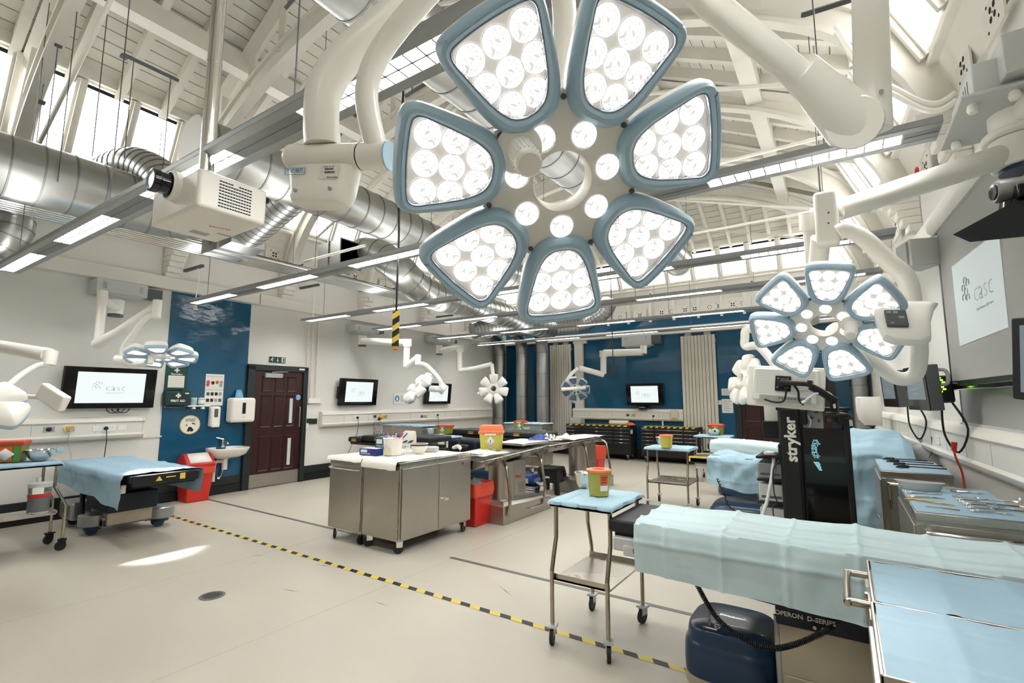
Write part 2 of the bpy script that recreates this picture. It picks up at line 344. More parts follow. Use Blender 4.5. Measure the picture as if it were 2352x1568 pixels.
# vent plates with round holes
def holes(r0, style):
    h = []
    if style: h = [(cos(i*pi/3)*.045, sin(i*pi/3)*.045, .011) for i in range(6)]
    else: h = [(x*.026, z*.026, .017) for x in (-1, 1) for z in (-1, 1)]+[(x*.07, z*.07, .009) for x in (-1, 1) for z in (-1, 1)]+[(0, 0, .006)]
    return [(x*r0, z*r0, r*r0) for x, z, r in h]
def vent(w, wall, P, style, sc=1.0):
    d, nn = WALLS[w][1], wn(w)
    T = frame_of(d, -nn, (0, 0, 1), P)
    pl = place('vent_plate', VP_[0], wall, T); mb = MB()
    for x, z, r in holes(sc, style): mb.cyl((x, -.0135, z), (x, -.0105, z), r, n=10)
    hm = place('vent_holes', mesh('vent_holes', mb, 'darkhole', False), pl)
VP_ = [mesh('vent_plate', MB().box((-.17, -.012, -.13), (.17, 0, .13)).box((-.19, -.02, .13), (.19, 0, .16)).box((-.19, -.02, -.16), (.19, 0, -.13)), 'trim')]
for i, (u, v) in enumerate([(468, 540), (510, 552), (630, 585), (815, 637), (884, 660), (160, 462), (925, 672)]):
    P = WP('left', u, v, .03); vent('left', wl, P, 0)
for i, u in enumerate([1424, 1470, 1520, 1542, 1574, 1596, 1630, 1652, 1683, 1706]):
    P = WP('back', u, 729-(u-1424)*.115, .03); vent('back', wb, P, i % 3 == 0)
for i, u in enumerate([1424, 1470, 1520, 1574, 1630, 1683, 1735]):
    P = WP('back', u-26, 731-(u-1424)*.115, .03); part('rib', slab('back', P.x-.03, P.x+.03, 3.45, 4.25, 0, .07), 'trim', wb)
for u, v in [(2285, 25), (2215, 150), (2130, 385), (2060, 520)]:
    P = WP('right', u, v, .06); vent('right', wr, P, 0, 1.25)
# roof: three timber slopes, boards, rafters, purlins, arched ribs
def zl(x): return 5.62+.55*(x+7.62)
def zr(x): return 5.12+.5*(.4-x)
def zb(y): return 5.1+.55*(11.9-y)
XR = -4.3
ce = struct('ceiling', MB().add([(-7.75, YF, zl(-7.75)+.05), (-7.75, 12.3, zl(-7.75)+.05), (XR, 12.3, zl(XR)+.05), (XR, YF, zl(XR)+.05), (.6, YF, zr(.6)+.05), (.6, 12.3, zr(.6)+.05)], [(0, 1, 2, 3), (3, 2, 5, 4)]).add([(-8.5, 12, zb(12)+.05), (.8, 12, zb(12)+.05), (.8, 7, zb(7)+.05), (-8.5, 7, zb(7)+.05)], [(0, 1, 2, 3)]), 'ceil', smooth=False)
bl = mesh('board', MB().box((0, YF, 0), (.148, 12.3, .02)), 'ceil', False)
a1, a2 = math.atan(.55), -math.atan(.5)
n = int((XR+7.75)/cos(a1)/.16)
for i in range(n+1):
    x = -7.75+i*.16*cos(a1); place('board', bl, ce, at(x, 0, zl(x)) @ Matrix.Rotation(-a1, 4, 'Y'))
n = int((.6-XR)/cos(a2)/.16)
for i in range(n+1):
    x = XR+i*.16*cos(a2); place('board', bl, ce, at(x, 0, zr(x)) @ Matrix.Rotation(-a2, 4, 'Y'))
blb = mesh('board', MB().box((-8.5, 0, 0), (.8, .148, .02)), 'ceil', False)
for i in range(30):
    y = 12-i*.16*cos(a1)
    place('board', blb, ce, at(0, y-.148, zb(y-.148)) @ Matrix.Rotation(-a1, 4, 'X'))
Ll, Lr = (XR+7.75)/cos(a1), (.5-XR)/cos(a2)
rl = mesh('rafter', MB().box((0, -.045, -.15), (Ll, .045, 0)), 'ceil'); rr = mesh('rafter', MB().box((-Lr, -.045, -.15), (0, .045, 0)), 'ceil')
y = -.9
while y < 11.8:
    place('rafter', rl, ce, at(-7.75, y, zl(-7.75)) @ Matrix.Rotation(-a1, 4, 'Y')); place('rafter', rr, ce, at(.5, y, zr(.5)) @ Matrix.Rotation(-a2, 4, 'Y')); y += .5
rb = mesh('rafter', MB().box((-.03, -5, -.14), (.03, 0, 0)), 'ceil')
x = -7.9
while x < .4: place('rafter', rb, ce, at(x, 11.95, zb(11.95)) @ Matrix.Rotation(-a1, 4, 'X')); x += .4
mb = MB()
for x in (-6.5, -5.1): mb.box((x-.1, YF, zl(x)-.36), (x+.1, 11, zl(x)-.1))
for x in (-.7, -2.0, -3.2): mb.box((x-.09, YF, zr(x)-.36), (x+.09, 11, zr(x)-.1))
mb.box((XR-.05, YF, zl(XR)-.3), (XR+.05, 11, zl(XR)))
part('purlin', mb, 'ceil', ce)
mb = MB()
for y in (9.6, 8.2): mb.box((-8, y-.07, zb(y)-.34), (.5, y+.07, zb(y)-.1))
part('hip_purlin', mb, 'ceil', ce)
def arch(y):
    mb = MB(); xl, xr_ = -8.1, WA('right', -y).x-.22; xc, a, bb = (xl+xr_)/2, (xr_-xl)/2, 2.32
    for dr, w, dp in ((0, .13, .05), (.06, .05, .2), (.24, .13, .05)):
        n = 40; rs = []
        for i in range(n+1):
            t = pi*i/n; ra, rb_ = a+dr, bb+dr
            o = Vector((xc-cos(t)*ra, y, 3.55+sin(t)*rb_)); r2 = Vector((xc-cos(t)*(ra+dp), y, 3.55+sin(t)*(rb_+dp)))
            rs.append([(o.x, y-w/2, o.z), (o.x, y+w/2, o.z), (r2.x, y+w/2, r2.z), (r2.x, y-w/2, r2.z)])
        mb.rings(rs)
    p = part('arch_rib', mb, 'ceil', ce)
    mb = MB()   # principal rafters, braces and a twisted tie rod each side
    for sx, f, xe in ((1, zl, -7.7), (-1, zr, .45)):
        x2 = XR
        mb.tube([(xe, y, f(xe)-.2), (x2, y, f(x2)-.2)], .1, 4)
        for q in (.22, .42, .62):
            x = xe+(x2-xe)*q; zz = 3.55+bb*sqrt(max(0, 1-((x-xc)/a)**2))+.2
            if zz < f(x)-.25: mb.tube([(x, y, zz), (x, y, f(x)-.2)], .05, 4)
    part('truss_web', mb, 'ceil', p)
    mb = MB(); mb.tube([(-7.6, y+.1, 4.35), (XR, y+.1, 5.7)], .022, 6); mb.tube([(.3, y+.1, 4.3), (XR, y+.1, 5.7)], .022, 6)
    part('tie_rod', mb, 'ceil', p)
for y in AY[1:]: arch(y)
# gables above the service beams: posts leaning with the glazing on the left
for i, y in enumerate(AY[2:4]):
    P = [WA('left', y, .35, 3.75), WA('left', y, .42, 4.4), WA('left', y, .95, 5.45)]
    struct('trim_%d' % k, MB().tube(P, .1, 4), 'ceil', bev=.01); k += 1
# white conduits running across the room under the roof
for i, (a_, c_, z_) in enumerate([((1500, 413), (1905, 312), 4.3), ((1500, 552), (1841, 480), 4.2), ((700, 600), (860, 570), 3.7)]):
    A_ = FZ(*a_, z_); B_ = A_.copy(); B_.x = FZ(*c_, z_).x
    tag(part('conduit', MB().tube([A_, B_], .022, 8), 'white'), ['white conduit pipe hung across the roof beside the right petals of the largest lamp', 'white conduit pipe hung across the roof behind the boom of the second lit lamp', 'short white conduit pipe above the left end of the third long light'][i], 'pipe')
# glossy blue wall panels
P0, P1 = WP('left', 395, 667), WP('left', 576, 698)
struct('trim_%d' % k, slab('left', 3.14, 4.355, .265, 3.115, 0, .012), 'blue'); k += 1
struct('trim_%d' % k, slab('back', -8.45, .48, .27, 3.5, 0, .012), 'blue'); k += 1
# ---------------------------------------------------------------- light given by the place: lamps in the long fittings, beams of the lit theatre lamps come with their builders
# ---------------------------------------------------------------- long hanging luminaires
def luminaire(y, x0, x1, label, first):
    t = thing('linear_luminaire', ((x0+x1)/2, y, 2.85), label, 'light', 'long grey luminaires hung across the room'); cx = (x0+x1)/2; W = .11
    b = MB(); b.box((x0-cx, -W, .0), (x1-cx, -.055, .033)).box((x0-cx, .055, 0), (x1-cx, W, .033)).box((x0-cx, -W, .031), (x1-cx, W, .037))
    part('body', b, 'alu', t, bev=.004)
    segs = []; x = first
    while x < x1-.15: segs.append((max(x, x0+.06), min(x+1.1, x1-.15))); x += 1.745
    edges = [x0]+[q for s in segs for q in s]+[x1]
    for i in range(0, len(edges), 2):
        if edges[i+1]-edges[i] > .02: part('blank_panel', MB().box((edges[i]-cx, -.055, .002), (edges[i+1]-cx, .055, .03)).box((edges[i]-cx+.01, -.004, -.001), (edges[i+1]-cx-.01, .004, .01)), 'alud', t)
    part('uplight_tube', MB().box((x0-cx+.2, -.05, .038), (x1-cx-.2, .05, .046)), 'uptube', t, smooth=False)
    for a, c in segs:
        part('fluorescent_tube', MB().box((a-cx+.02, -.053, .013), (c-cx-.02, .053, .03)), 'tube', t, smooth=False)
        b = MB(); n = max(2, int((c-a)/.078))
        for i in range(n+1):
            q = a-cx+(c-a)*i/n; b.box((q-.004, -.054, .001), (q+.004, .054, .0125))
        b.box((a-cx, -.004, .001), (c-cx, .004, .0125))
        part('louvre', b, 'louvre', t, smooth=False)
    for q in (.06, .36, .66, .94):
        x = x0+(x1-x0)*q-cx; part('hanger_wire', MB().tube([(x, 0, .037), (x, 0, min(zl(x+cx), zr(x+cx))-2.85)], .004, 5), 'post', t)
    return t
LUM = [(1.26, -7.35, .5, 'long grey light fitting nearest the camera, passing behind the projector', -7.3), (3.15, -7.7, .5, 'long grey light fitting second from the camera, ending over the tall blue wall panel', -7.6),
       (5.02, -7.75, .45, 'long grey light fitting third from the camera, ending left above the brown panelled door', -7.7), (6.45, -7.6, .45, 'long grey light fitting fourth from the camera, crossing behind the striped pendant', -7.5),
       (8.15, -7.6, .4, 'long grey light fitting fifth from the camera', -7.5), (9.75, -7.7, .4, 'long grey light fitting farthest from the camera, nearest the blue back wall', -7.6)]
for i, a in enumerate(LUM):
    if i == 0: luminaire(*a).rotation_euler[2] = .016
    else: luminaire(*a)
# ---------------------------------------------------------------- ducts
def duct(name, pts, r, label, seam=.5, group=None, caps=True, n=28, sm=8, spiral=0):
    P = smoothpts(pts, sm) if len(pts) > 2 else [Vector(pts[0]).lerp(Vector(pts[1]), i/24) for i in range(25)]
    t = thing(name, P[0], label, 'duct', group); part('duct_body', MB().tube(P, r, n, caps=caps), 'duct', t, world=True)
    L = 0; b = MB(); nxt = seam*.5
    for i in range(len(P)-1):
        d = P[i+1]-P[i]; l = d.length
        while nxt < L+l:
            c = P[i]+d*((nxt-L)/l); dn = d/l; b.tube([c-dn*.008, c+dn*.008], r+.006, n); nxt += seam
        L += l
    if b.v: part('duct_seam', b, 'ductring', t, world=True)
    return t
D1X, D1Z = -6.6, 3.74
d1 = duct('air_duct', [(D1X, -2.5, D1Z), (D1X, -1, D1Z), (D1X, .4, D1Z), (D1X, 1.5, D1Z), (D1X, 2.15, D1Z), (D1X+.15, 2.5, D1Z+.0), (D1X+.6, 2.66, D1Z)], .315, 'large round steel duct running in from the left edge towards the projector', .24)
part('duct_sensor', MB().cb((0, 0, 0), (.04, .16, .1)), 'whited', d1, world=True, bev=.01).location = FZ(35, 358, 3.83)-Vector(d1.location)+Vector((.06, 0, 0))
duct('duct_elbow', [PD(0, 455, 5.5), PD(20, 470, 5.45), PD(28, 510, 5.4), PD(15, 545, 5.35), PD(-20, 575, 5.3)], .19, 'ribbed steel duct elbow dropping below the large duct at the left edge', .09)
duct('duct_elbow', [PD(215, 440, 5.9), PD(255, 405, 5.9), PD(310, 385, 5.8), PD(365, 410, 5.7), PD(400, 460, 5.6)], .23, 'ribbed curved steel duct elbow behind the left side of the projector', .085)
D2X, D2Z = -4.93, 3.9
d2 = duct('air_duct', [(D2X, 1.92, D2Z), (D2X, 2.6, D2Z), (D2X, 3.6, D2Z), (D2X-.05, 4.4, D2Z), (D2X-.1, 5.2, D2Z-.03), (D2X-.1, 6.4, D2Z-.08), (D2X-.1, 8.2, D2Z-.1)], .265, 'round steel duct with a flat end cap behind the projector pole', .25)
part('end_cap', MB().lathe([(0, -.02), (.262, -.02), (.275, -.005), (.275, .06), (.266, .06)], 32, T=at(D2X, 1.93, D2Z) @ Matrix.Rotation(-pi/2, 4, 'X')), 'capgrey', d2, world=True)
bx = PD(545, 545, 6.1)
t = thing('duct_plenum', bx, 'square steel duct box and round branch duct behind the projector', 'duct')
part('plenum_box', MB().box((-.42, -.22, -.2), (.0, .22, .2)).box((.0, -.24, -.22), (.02, .24, .22)).box((-.2, -.24, -.22), (-.18, .24, .22)), 'duct', t)
part('transition', MB().rings([[(0, -.22, -.2), (0, .22, -.2), (0, .22, .2), (0, -.22, .2)], [(.28, -.2, -.16), (.28, .2, -.16), (.28, .2, .2), (.28, -.2, .2)]]), 'duct', t)
e0 = bx+Vector((.2, 0, .02)); e1 = Vector((D2X-.1, bx.y+.08, D2Z-.02)); part('branch_duct', MB().tube([e0, e0.lerp(e1, .5), e1], .205, 26), 'duct', t, world=True)
b = MB()
for i in range(1, 12): c = e0.lerp(e1, i/12); dn = (e1-e0).normalized(); b.tube([c-dn*.006, c+dn*.006], .211, 26)
part('duct_seam', b, 'ductring', t, world=True)
bx2 = PD(780, 590, 8.0)
t = thing('duct_plenum', bx2, 'small square steel duct box at the left of the branched elbow duct', 'duct')
part('plenum_box', MB().box((-.3, -.2, -.24), (.3, .2, .2)).box((-.02, -.22, -.26), (.0, .22, .22)).box((.28, -.22, -.26), (.3, .22, .22)), 'duct', t)
duct('elbow_duct', [PD(830, 580, 8.2), PD(870, 585, 8.1), PD(915, 615, 8.0), PD(955, 655, 8.2), PD(1000, 680, 8.6), PD(1060, 695, 9.2), PD(1130, 715, 10.2), PD(1200, 738, 11.4), PD(1262, 757, 12.4)], .25, 'bright steel duct bending down beside the hanging striped pendant and running to the back', .2)
D4 = PD(1300, 372, 6.0)
d4 = duct('air_duct', [(D4.x, -1.5, D4.z), (D4.x, .5, D4.z), (D4.x, 2.5, D4.z), (D4.x, 5, D4.z), (D4.x, 7.5, D4.z), (D4.x+.05, 8.7, D4.z-.08), (D4.x+.15, 9.6, D4.z-.25)], .27, 'long steel duct high under the roof seen through the hub of the largest lamp', .33)
for (u, lb) in ((1148, 'vertical steel duct on the back wall, leftmost of the three in a row'), (1199, 'vertical steel duct on the back wall, middle one of the three in a row'), (1246, 'vertical steel duct on the back wall, beside the left white radiator')):
    x = PY(u, 900, 11.75).x
    duct('vertical_duct', [(x, 11.75, .02), (x, 11.75, 1.2), (x, 11.75, 2.2), (x, 11.75, 2.85), (x+.08, 11.55, 3.15), (x+.2, 11.2, 3.3), (x+.3, 10.8, 3.34)], .17, lb, .62)
x = PY(1974, 900, 12.0).x; duct('vertical_duct', [(x, 12.0, .02), (x, 12.0, 3.0)], .15, 'steel duct standing in the right back corner behind the second lit lamp', .7)
E0 = PD(1100, 760, 12.6); duct('branch_duct', [PD(1085, 760, 11.8), PD(1120, 752, 12.0), PD(1170, 752, 12.3), PD(1230, 752, 12.5), PD(1330, 745, 12.6), PD(1385, 718, 12.2), PD(1400, 690, 12.0)], .2, 'corrugated steel cross duct above the three vertical ducts', .1)
# ribbed radiant heating panels under the roof edge
def radiant(a, c, along, label, n=6):
    t = thing('radiant_panel', a, label, 'heater'); L = (Vector(c)-Vector(a)).length; dv = (Vector(c)-Vector(a)).normalized(); sd = Vector((0, 0, 1)).cross(dv)
    for i in range(n):
        o = sd*((i-(n-1)/2)*.085); part('panel_tube', MB().tube([o, o+dv*L*.5, o+dv*L], .034, 10), 'rib', t)
    b = MB(); q = .6
    while q < L:
        b.tube([sd*-.27+dv*q+Vector((0, 0, .05)), sd*.27+dv*q+Vector((0, 0, .05))], .018, 4); b.tube([dv*q+Vector((0, 0, .05)), dv*q+Vector((0, 0, 1.4))], .004, 4); q += 1.9
    part('hanger', b, 'post', t)
    part('back_sheet', MB().add([sd*-.26+Vector((0, 0, .03)), sd*.26+Vector((0, 0, .03)), sd*.26+dv*L+Vector((0, 0, .03)), sd*-.26+dv*L+Vector((0, 0, .03))], [(0, 1, 2, 3)]), 'rib', t)
g = FZ(500, 580, 3.52)
radiant((g.x, -2, 3.52), (g.x, 10.3, 3.52), 'y', 'ribbed silver heating panel hung along the left wall')
g = FZ(1400, 697, 3.6); radiant((g.x-1.5, g.y, 3.6), (.2, g.y, 3.6), 'x', 'ribbed silver heating panel hung across the back of the room')
# ---------------------------------------------------------------- projector on its pole
pc = PD(457, 402, 2.42)                 # near top corner of the body
x1, y0, zt = pc.x, pc.y, pc.z+.045
x0 = PY(352, 440, y0).x; y1 = PX(613, 470, x1).y; zb_ = zt-.2
pj = thing('projector', ((x0+x1)/2, (y0+y1)/2, zb_), 'white projector hung from a chrome pole at the left of the ceiling', 'projector')
part('body', MB().box((x0, y0, zb_), (x1, y1, zt)), 'whited', pj, world=True, bev=.018, seg=3)
lc = PY(404, 430, y0); FY = Matrix.Rotation(pi/2, 4, 'X')
part('lens_collar', MB().lathe([(.08, -.01), (.08, .022), (.074, .026), (.074, .035), (.068, .036), (.068, .02), (.056, .0)], 28, T=at(*lc) @ FY), 'whited', pj, world=True)
ln = part('lens_barrel', MB().lathe([(.055, -.02), (.055, .08), (.061, .085), (.061, .112), (.05, .116), (.05, .1), (0, .1)], 28, T=at(*lc) @ FY), 'blackg', pj, world=True)
part('lens_glass', MB().lathe([(.049, .102), (.03, .112), (0, .116)], 20, T=at(*lc) @ FY), mat('projector_glass', '#8fb3c2', .05, coat=.5, emit=.7, ecol='#dff2ff'), ln, world=True)
b = MB(); ny = 10
for i in range(12):
    for j in range(9):
        if 4 < i < 7 and j < 1: continue
        yy = y0+(y1-y0)*(.28+.48*i/12); zz = zb_+.165-j*.0165; b.box((x1-.002, yy, zz-.005), (x1+.001, yy+(y1-y0)*.033, zz+.002))
part('vent_grille', b, 'ink', pj, world=True, smooth=False)
text('lettering', 'SANYO', .032, 'inkr', pj, at((x0+x1)/2+.03, (y0+y1)/2+.05, zb_-.001) @ Matrix.Rotation(radians(75), 4, 'Z') @ Matrix.Rotation(pi, 4, 'X'), True)
b = MB().cb((x0+.12, y0+.2, zb_-.0005), (.06, .09, .001)).cb((x0+.2, y0+.32, zb_-.0005), (.02, .12, .001))
part('bottom_labels', b, 'grey', pj, world=True)
b = MB()
for i in range(7): b.cb((x0-.0, y0+.03+i*.012, zb_+.02), (.002, .004, .03))
part('side_slots', b, 'ink', pj, world=True)
pt = Vector(((x0+x1)/2, y0+(y1-y0)*.42, zt)); px_, py_ = PD(487, 340, 2.5).x, PD(487, 340, 2.5).y
pp_ = Vector((pt.x, pt.y, zt)); zr_ = zl(pp_.x)
part('mount_plate', MB().box((pp_.x-.1, pp_.y-.05, zt), (pp_.x+.12, pp_.y+.3, zt+.03)).cyl((pp_.x, pp_.y, zt), (pp_.x, pp_.y, zt+.1), .045), 'blackg', pj, world=True, bev=.004)
part('pole', MB().cyl((pp_.x, pp_.y, zt+.1), (pp_.x, pp_.y, zr_-.05), .038, n=24).cyl((pp_.x, pp_.y, zt+.75), (pp_.x, pp_.y, zt+.76), .0395, n=20), 'chrome', pj, world=True)
# ---------------------------------------------------------------- theatre lamps: a hub with seven petals on jointed arms
OUT = [(.124, 0), (.126, .032), (.14, .057), (.168, .074), (.205, .086), (.26, .098), (.305, .105), (.33, .101), (.342, .084), (.347, .05), (.349, 0)]
WIN = [(.153, 0), (.155, .018), (.167, .038), (.195, .055), (.23, .067), (.27, .078), (.3, .085), (.314, .08), (.319, .066), (.322, .035), (.323, 0)]
def loop(h): return h+[(r, -t) for r, t in reversed(h[1:-1])]
def subl(pts, n=3): # smooth the outline
    P = [Vector((p[0], p[1], 0)) for p in pts]; k = len(P); out = []
    for i in range(k):
        a, b_, c, d = P[i-1], P[i], P[(i+1) % k], P[(i+2) % k]
        for j in range(n):
            t = j/n; q = .5*((2*b_)+(c-a)*t+(2*a-5*b_+4*c-d)*t*t+(3*b_-a-3*c+d)*t**3); out.append((q.x, q.y))
    return out
LED8 = [(.182, -.025), (.182, .025), (.233, -.05), (.235, .002), (.233, .053), (.287, -.054), (.288, .001), (.287, .056)]
PM = {}
def petal_meshes():
    O, W = subl(loop(OUT)), subl(loop(WIN)); cx, cy = .25, 0
    def sc(P, s, z): return [(cx+(x-cx)*s, cy+(y-cy)*s, z) for x, y in P]
    def mix(t, z): return [(a[0]*(1-t)+b_[0]*t, a[1]*(1-t)+b_[1]*t, z) for a, b_ in zip(O, W)]
    PM['shell'] = mesh('petal', MB().rings([sc(O, 1.0, -.012), sc(O, 1.0, -.03), sc(O, .93, -.052), sc(O, .78, -.068), sc(O, .5, -.078), sc(O, .2, -.082)], cap0=False), 'white')
    PM['bezel'] = mesh('bezel', MB().rings([sc(O, 1.0, -.014), sc(O, 1.005, -.006), mix(.12, .008), mix(.35, .018), mix(.65, .02), mix(.88, .014), mix(1, .006), sc(W, .985, -.004)], cap0=False, cap1=False), 'bezel')
    idx = [i for i, (x, y) in enumerate(O) if x > .322 and abs(y) < .085]
    idx.sort(key=lambda i: O[i][1])
    def strip(t, z): return [mix(t, z)[i] for i in idx]
    PM['grip'] = mesh('grip_tab', MB().rings([strip(.2, .008), strip(.22, .0165), strip(.4, .0215), strip(.56, .0222), strip(.58, .014)], closed=False, cap0=False, cap1=False), 'bezel')
    PM['rim'] = mesh('rim', MB().rings([mix(.93, .011), sc(W, .995, .0125), sc(W, .975, .009), sc(W, .962, .001)], cap0=False, cap1=False), 'rim')
    PM['window'] = mesh('window', MB().rings([sc(W, .99, -.002), sc(W, .7, -.001), sc(W, .3, 0)], cap0=False), 'lens', True)
    b = MB().lathe([(.0262, 0), (.0245, .0025), (.012, .005), (0, .0055)], 20); PM['led'] = mesh('led', b, 'led'); PM['ledoff'] = mesh('led', b, 'ledoff')
    PM['ringoff'] = mesh('led_ring', MB().lathe([(.0262, .0), (.0276, .0), (.0274, .0045), (.0264, .0045), (.0262, .0)], 22, caps=False), 'ringoff'); PM['winoff'] = mesh('window', MB().rings([sc(W, .99, -.002), sc(W, .7, -.001), sc(W, .3, 0)], cap0=False), 'lensoff', True)
    PM['ringm'] = mesh('led_ring', MB().lathe([(.0262, .0), (.0276, .0), (.0274, .0045), (.0264, .0045), (.0262, .0)], 22, caps=False), 'ring')
    b = MB(); nseg = 56; r0, r1 = .064, .152      # hub plate with a hole
    ra = []
    for z, a_, c_ in ((-.012, .066, 1), (.0, .062, 1), (-.012, .0, 0)): pass
    R1 = [(.064*cos(2*pi*i/nseg), .064*sin(2*pi*i/nseg)) for i in range(nseg)]
    def rim(i):
        a = 2*pi*i/nseg; k = (a-radians(90)-pi/7) % (2*pi/7); k = min(k, 2*pi/7-k); return .145+.032*max(0, 1-k/.2)
    R2 = [(rim(i)*cos(2*pi*i/nseg), rim(i)*sin(2*pi*i/nseg)) for i in range(nseg)]
    def rr(P, z, s=1): return [(x*s, y*s, z) for x, y in P]
    b.rings([rr(R1, -.05), rr(R1, -.004, .97), rr(R1, .002, 1.0), rr(R1, .0, 1.06), rr(R2, -.006), rr(R2, -.014), rr(R2, -.035, .97), rr(R1, -.07, 1.5), rr(R1, -.075, 1.2), rr(R1, -.05)], cap0=False, cap1=False)
    PM['hub'] = mesh('hub', b, 'whited')
    b = MB()
    for k in range(7):
        a = radians(90)+pi/7+k*2*pi/7; b.cyl((.163*cos(a), .163*sin(a), -.006), (.163*cos(a), .163*sin(a), -.002), .0058, n=10)
    PM['screws'] = mesh('screws', b, 'dgrey')
    b = MB().lathe([(.0, 0), (.046, .0), (.048, .008), (.042, .014), (.028, .02)], 24)
    for_z = [(.03, .018), (.0275, .03), (.0262, .1), (.0245, .112), (.021, .116), (.0, .1165)]
    b.lathe(for_z, 24); PM['handle'] = mesh('handle', b, 'white')
    b = MB()
    for i in range(22):
        a = 2*pi*i/22; b.box((-.0014, .0245, .03), (.0014, .0282, .095), T=Matrix.Rotation(a, 4, 'Z'))
    PM['ribs'] = mesh('grip_ribs', b, 'white')
petal_meshes()
def head(root, R, on, detail=True, hk=1.5, led_ring=True, scale=1.0):
    """R: 3x3 columns x,y,n (n = way the light shines); petals straight up in R first"""
    S = Matrix.Scale(scale, 4); R4 = R.to_4x4() @ S
    hb = place('hub', PM['hub'], root, R4); place('screws', PM['screws'], hb)
    for k in range(7):
        T = R4 @ Matrix.Rotation(radians(90)-k*2*pi/7, 4, 'Z'); p = place('petal', PM['shell'], root, T)
        place('bezel', PM['bezel'], p)
        if detail:
            place('grip_tab', PM['grip'], p); place('rim', PM['rim'], p); place('window', PM['window' if on else 'winoff'], p)
            for x, y in LED8: place('led', PM['led' if on else 'ledoff'], p, at(x, y, .0)); place('led_ring', PM['ringm' if on else 'ringoff'], p, at(x, y, 0))
        else: place('window', PM['window'], p)
        if detail:
            a = radians(90)-k*2*pi/7; q = at(.099*cos(a), .099*sin(a), -.003); place('led', PM['led' if on else 'ledoff'], hb, q); place('led_ring', PM['ringm' if on else 'ringoff'], hb, q)
    a = radians(90)-hk*2*pi/7; h = place('handle', PM['handle'], root, R4 @ at(.118*cos(a), .118*sin(a), -.004)); place('grip_ribs', PM['ribs'], h)
def basis(n, yhint): n = unit(n); y = Vector(yhint); y = (y-n*y.dot(n)).normalized(); x = y.cross(n); return Matrix((x, y, n)).transposed()
def arm(root, name, pts, r, m='white', n=16, sm=6): return part(name, MB().tube(smoothpts(pts, sm) if sm and len(pts) > 2 else pts, r if not isinstance(r, list) else r, n), m, root, world=True)
# -- lamp 1: the largest
C1 = Vector((-.462, .878, 1.957)); R1_ = Matrix(((.761, .341, .552), (.632, -.581, -.513), (.145, .739, -.658)))
R1_ = basis(R1_.col[2], R1_.col[1]) @ Matrix.Rotation(radians(360/14), 3, 'Z')
L1 = thing('surgical_light', C1, 'largest surgical light with seven lit petals, hanging nearest the camera at the top', 'lamp', 'seven petal surgical lights')
head(L1, R1_, True, hk=-.5+.0)
A = PD(668, 364, 1.2); B = PD(832, 360, 1.17); Cc = PD(893, 358, 1.15)
part('motor_housing', MB().tube([A-(B-A)*.06, A, A.lerp(B, .03), B], [.02, .031, .033, .031], 24), 'white', L1, world=True)
pv = part('pivot', MB().tube([B, Cc], [.0315, .0315], 24), 'white', L1, world=True)
part('pivot_cap', MB().tube([Cc, Cc+(Cc-B)*.06], [.0335, .0335], 24), 'bezel2', L1, world=True)
part('pivot_gap', MB().tube([B-(Cc-B)*.03, B+(Cc-B)*.01], [.0318, .0318], 24), 'ink', L1, world=True)
ax = (Cc-A).normalized(); dn = Vector((0, 0, -1)); dn = (dn-ax*dn.dot(ax)).normalized(); fw = ax.cross(dn); fw = fw if fw.dot(CAM-A) > 0 else -fw
Tb = frame_of(ax, fw, dn, PD(742, 386, 1.185))
def rr_(z, w0, w1, d0, d1):
    o = []; 
    for i in range(28):
        a = 2*pi*i/28; c, s_ = cos(a), sin(a); e = .45
        x = abs(c)**e*(1 if c > 0 else -1); y = abs(s_)**e*(1 if s_ > 0 else -1)
        o.append((x*(w1-w0)/2+(w0+w1)/2, y*(d1-d0)/2+(d0+d1)/2, z))
    return o
hs = part('control_housing', MB().rings([rr_(.0, -.088, .086, -.045, .024), rr_(.03, -.08, .084, -.045, .026), rr_(.06, -.073, .08, -.045, .028), rr_(.078, -.068, .076, -.043, .034), rr_(.092, -.062, .07, -.036, .03), rr_(.097, -.05, .058, -.026, .02)], T=Tb), 'white', L1, world=True)
b = MB()
for x, z in ((-.045, .069), (.045, .066)): b.cyl(Tb @ Vector((x, .026, z)), Tb @ Vector((x, .0345, z)), .0042, n=10)
part('screw_caps', b, 'grey', hs, world=True)
TT = Tb @ at(0, .0275, 0) @ Matrix(((1, 0, 0, 0), (0, 0, 1, 0), (0, -1, 0, 0), (0, 0, 0, 1)))
b = MB()
for (x0_, x1_, z0_, z1_) in ((-.082, -.028, -.0285, -.0275), (-.082, -.028, -.0125, -.0115), (-.082, -.081, -.0285, -.0115), (-.029, -.028, -.0285, -.0115), (-.082, -.028, -.0232, -.0226), (-.055, -.0545, -.0285, -.0226)): b.box((x0_, z0_, 0), (x1_, z1_, .0004), T=TT)
part('service_label', b, 'inkb', hs, world=True, smooth=False)
text('service_lettering', 'SERVICED BY', .0075, 'inkb', hs, TT @ at(-.055, -.0162, .0002), True)
text('service_lettering', 'BY      DUE', .005, 'inkb', hs, TT @ at(-.055, -.02, .0002), True)
b = MB().box((.012, -.04, -.0002), (.06, -.006, .0001), T=TT); part('maker_label', b, 'labelw', hs, world=True)
b = MB(); xx = .026
for row in (-.0185, -.0265):
    xx = .024
    for i in range(15): w_ = random.choice((.0006, .001, .0014)); b.box((xx, row, 0), (xx+w_, row+.005, .0004), T=TT); xx += w_+random.choice((.0006, .0009))
part('barcode', b, 'ink', hs, world=True, smooth=False)
text('maker_lettering', 'Made in Taiwan', .0045, 'ink', hs, TT @ at(.045, -.0365, .0002), True)
text('maker_lettering', 'Part No.  SN  LOT', .0036, 'ink', hs, TT @ at(.034, -.0105, .0002), True)
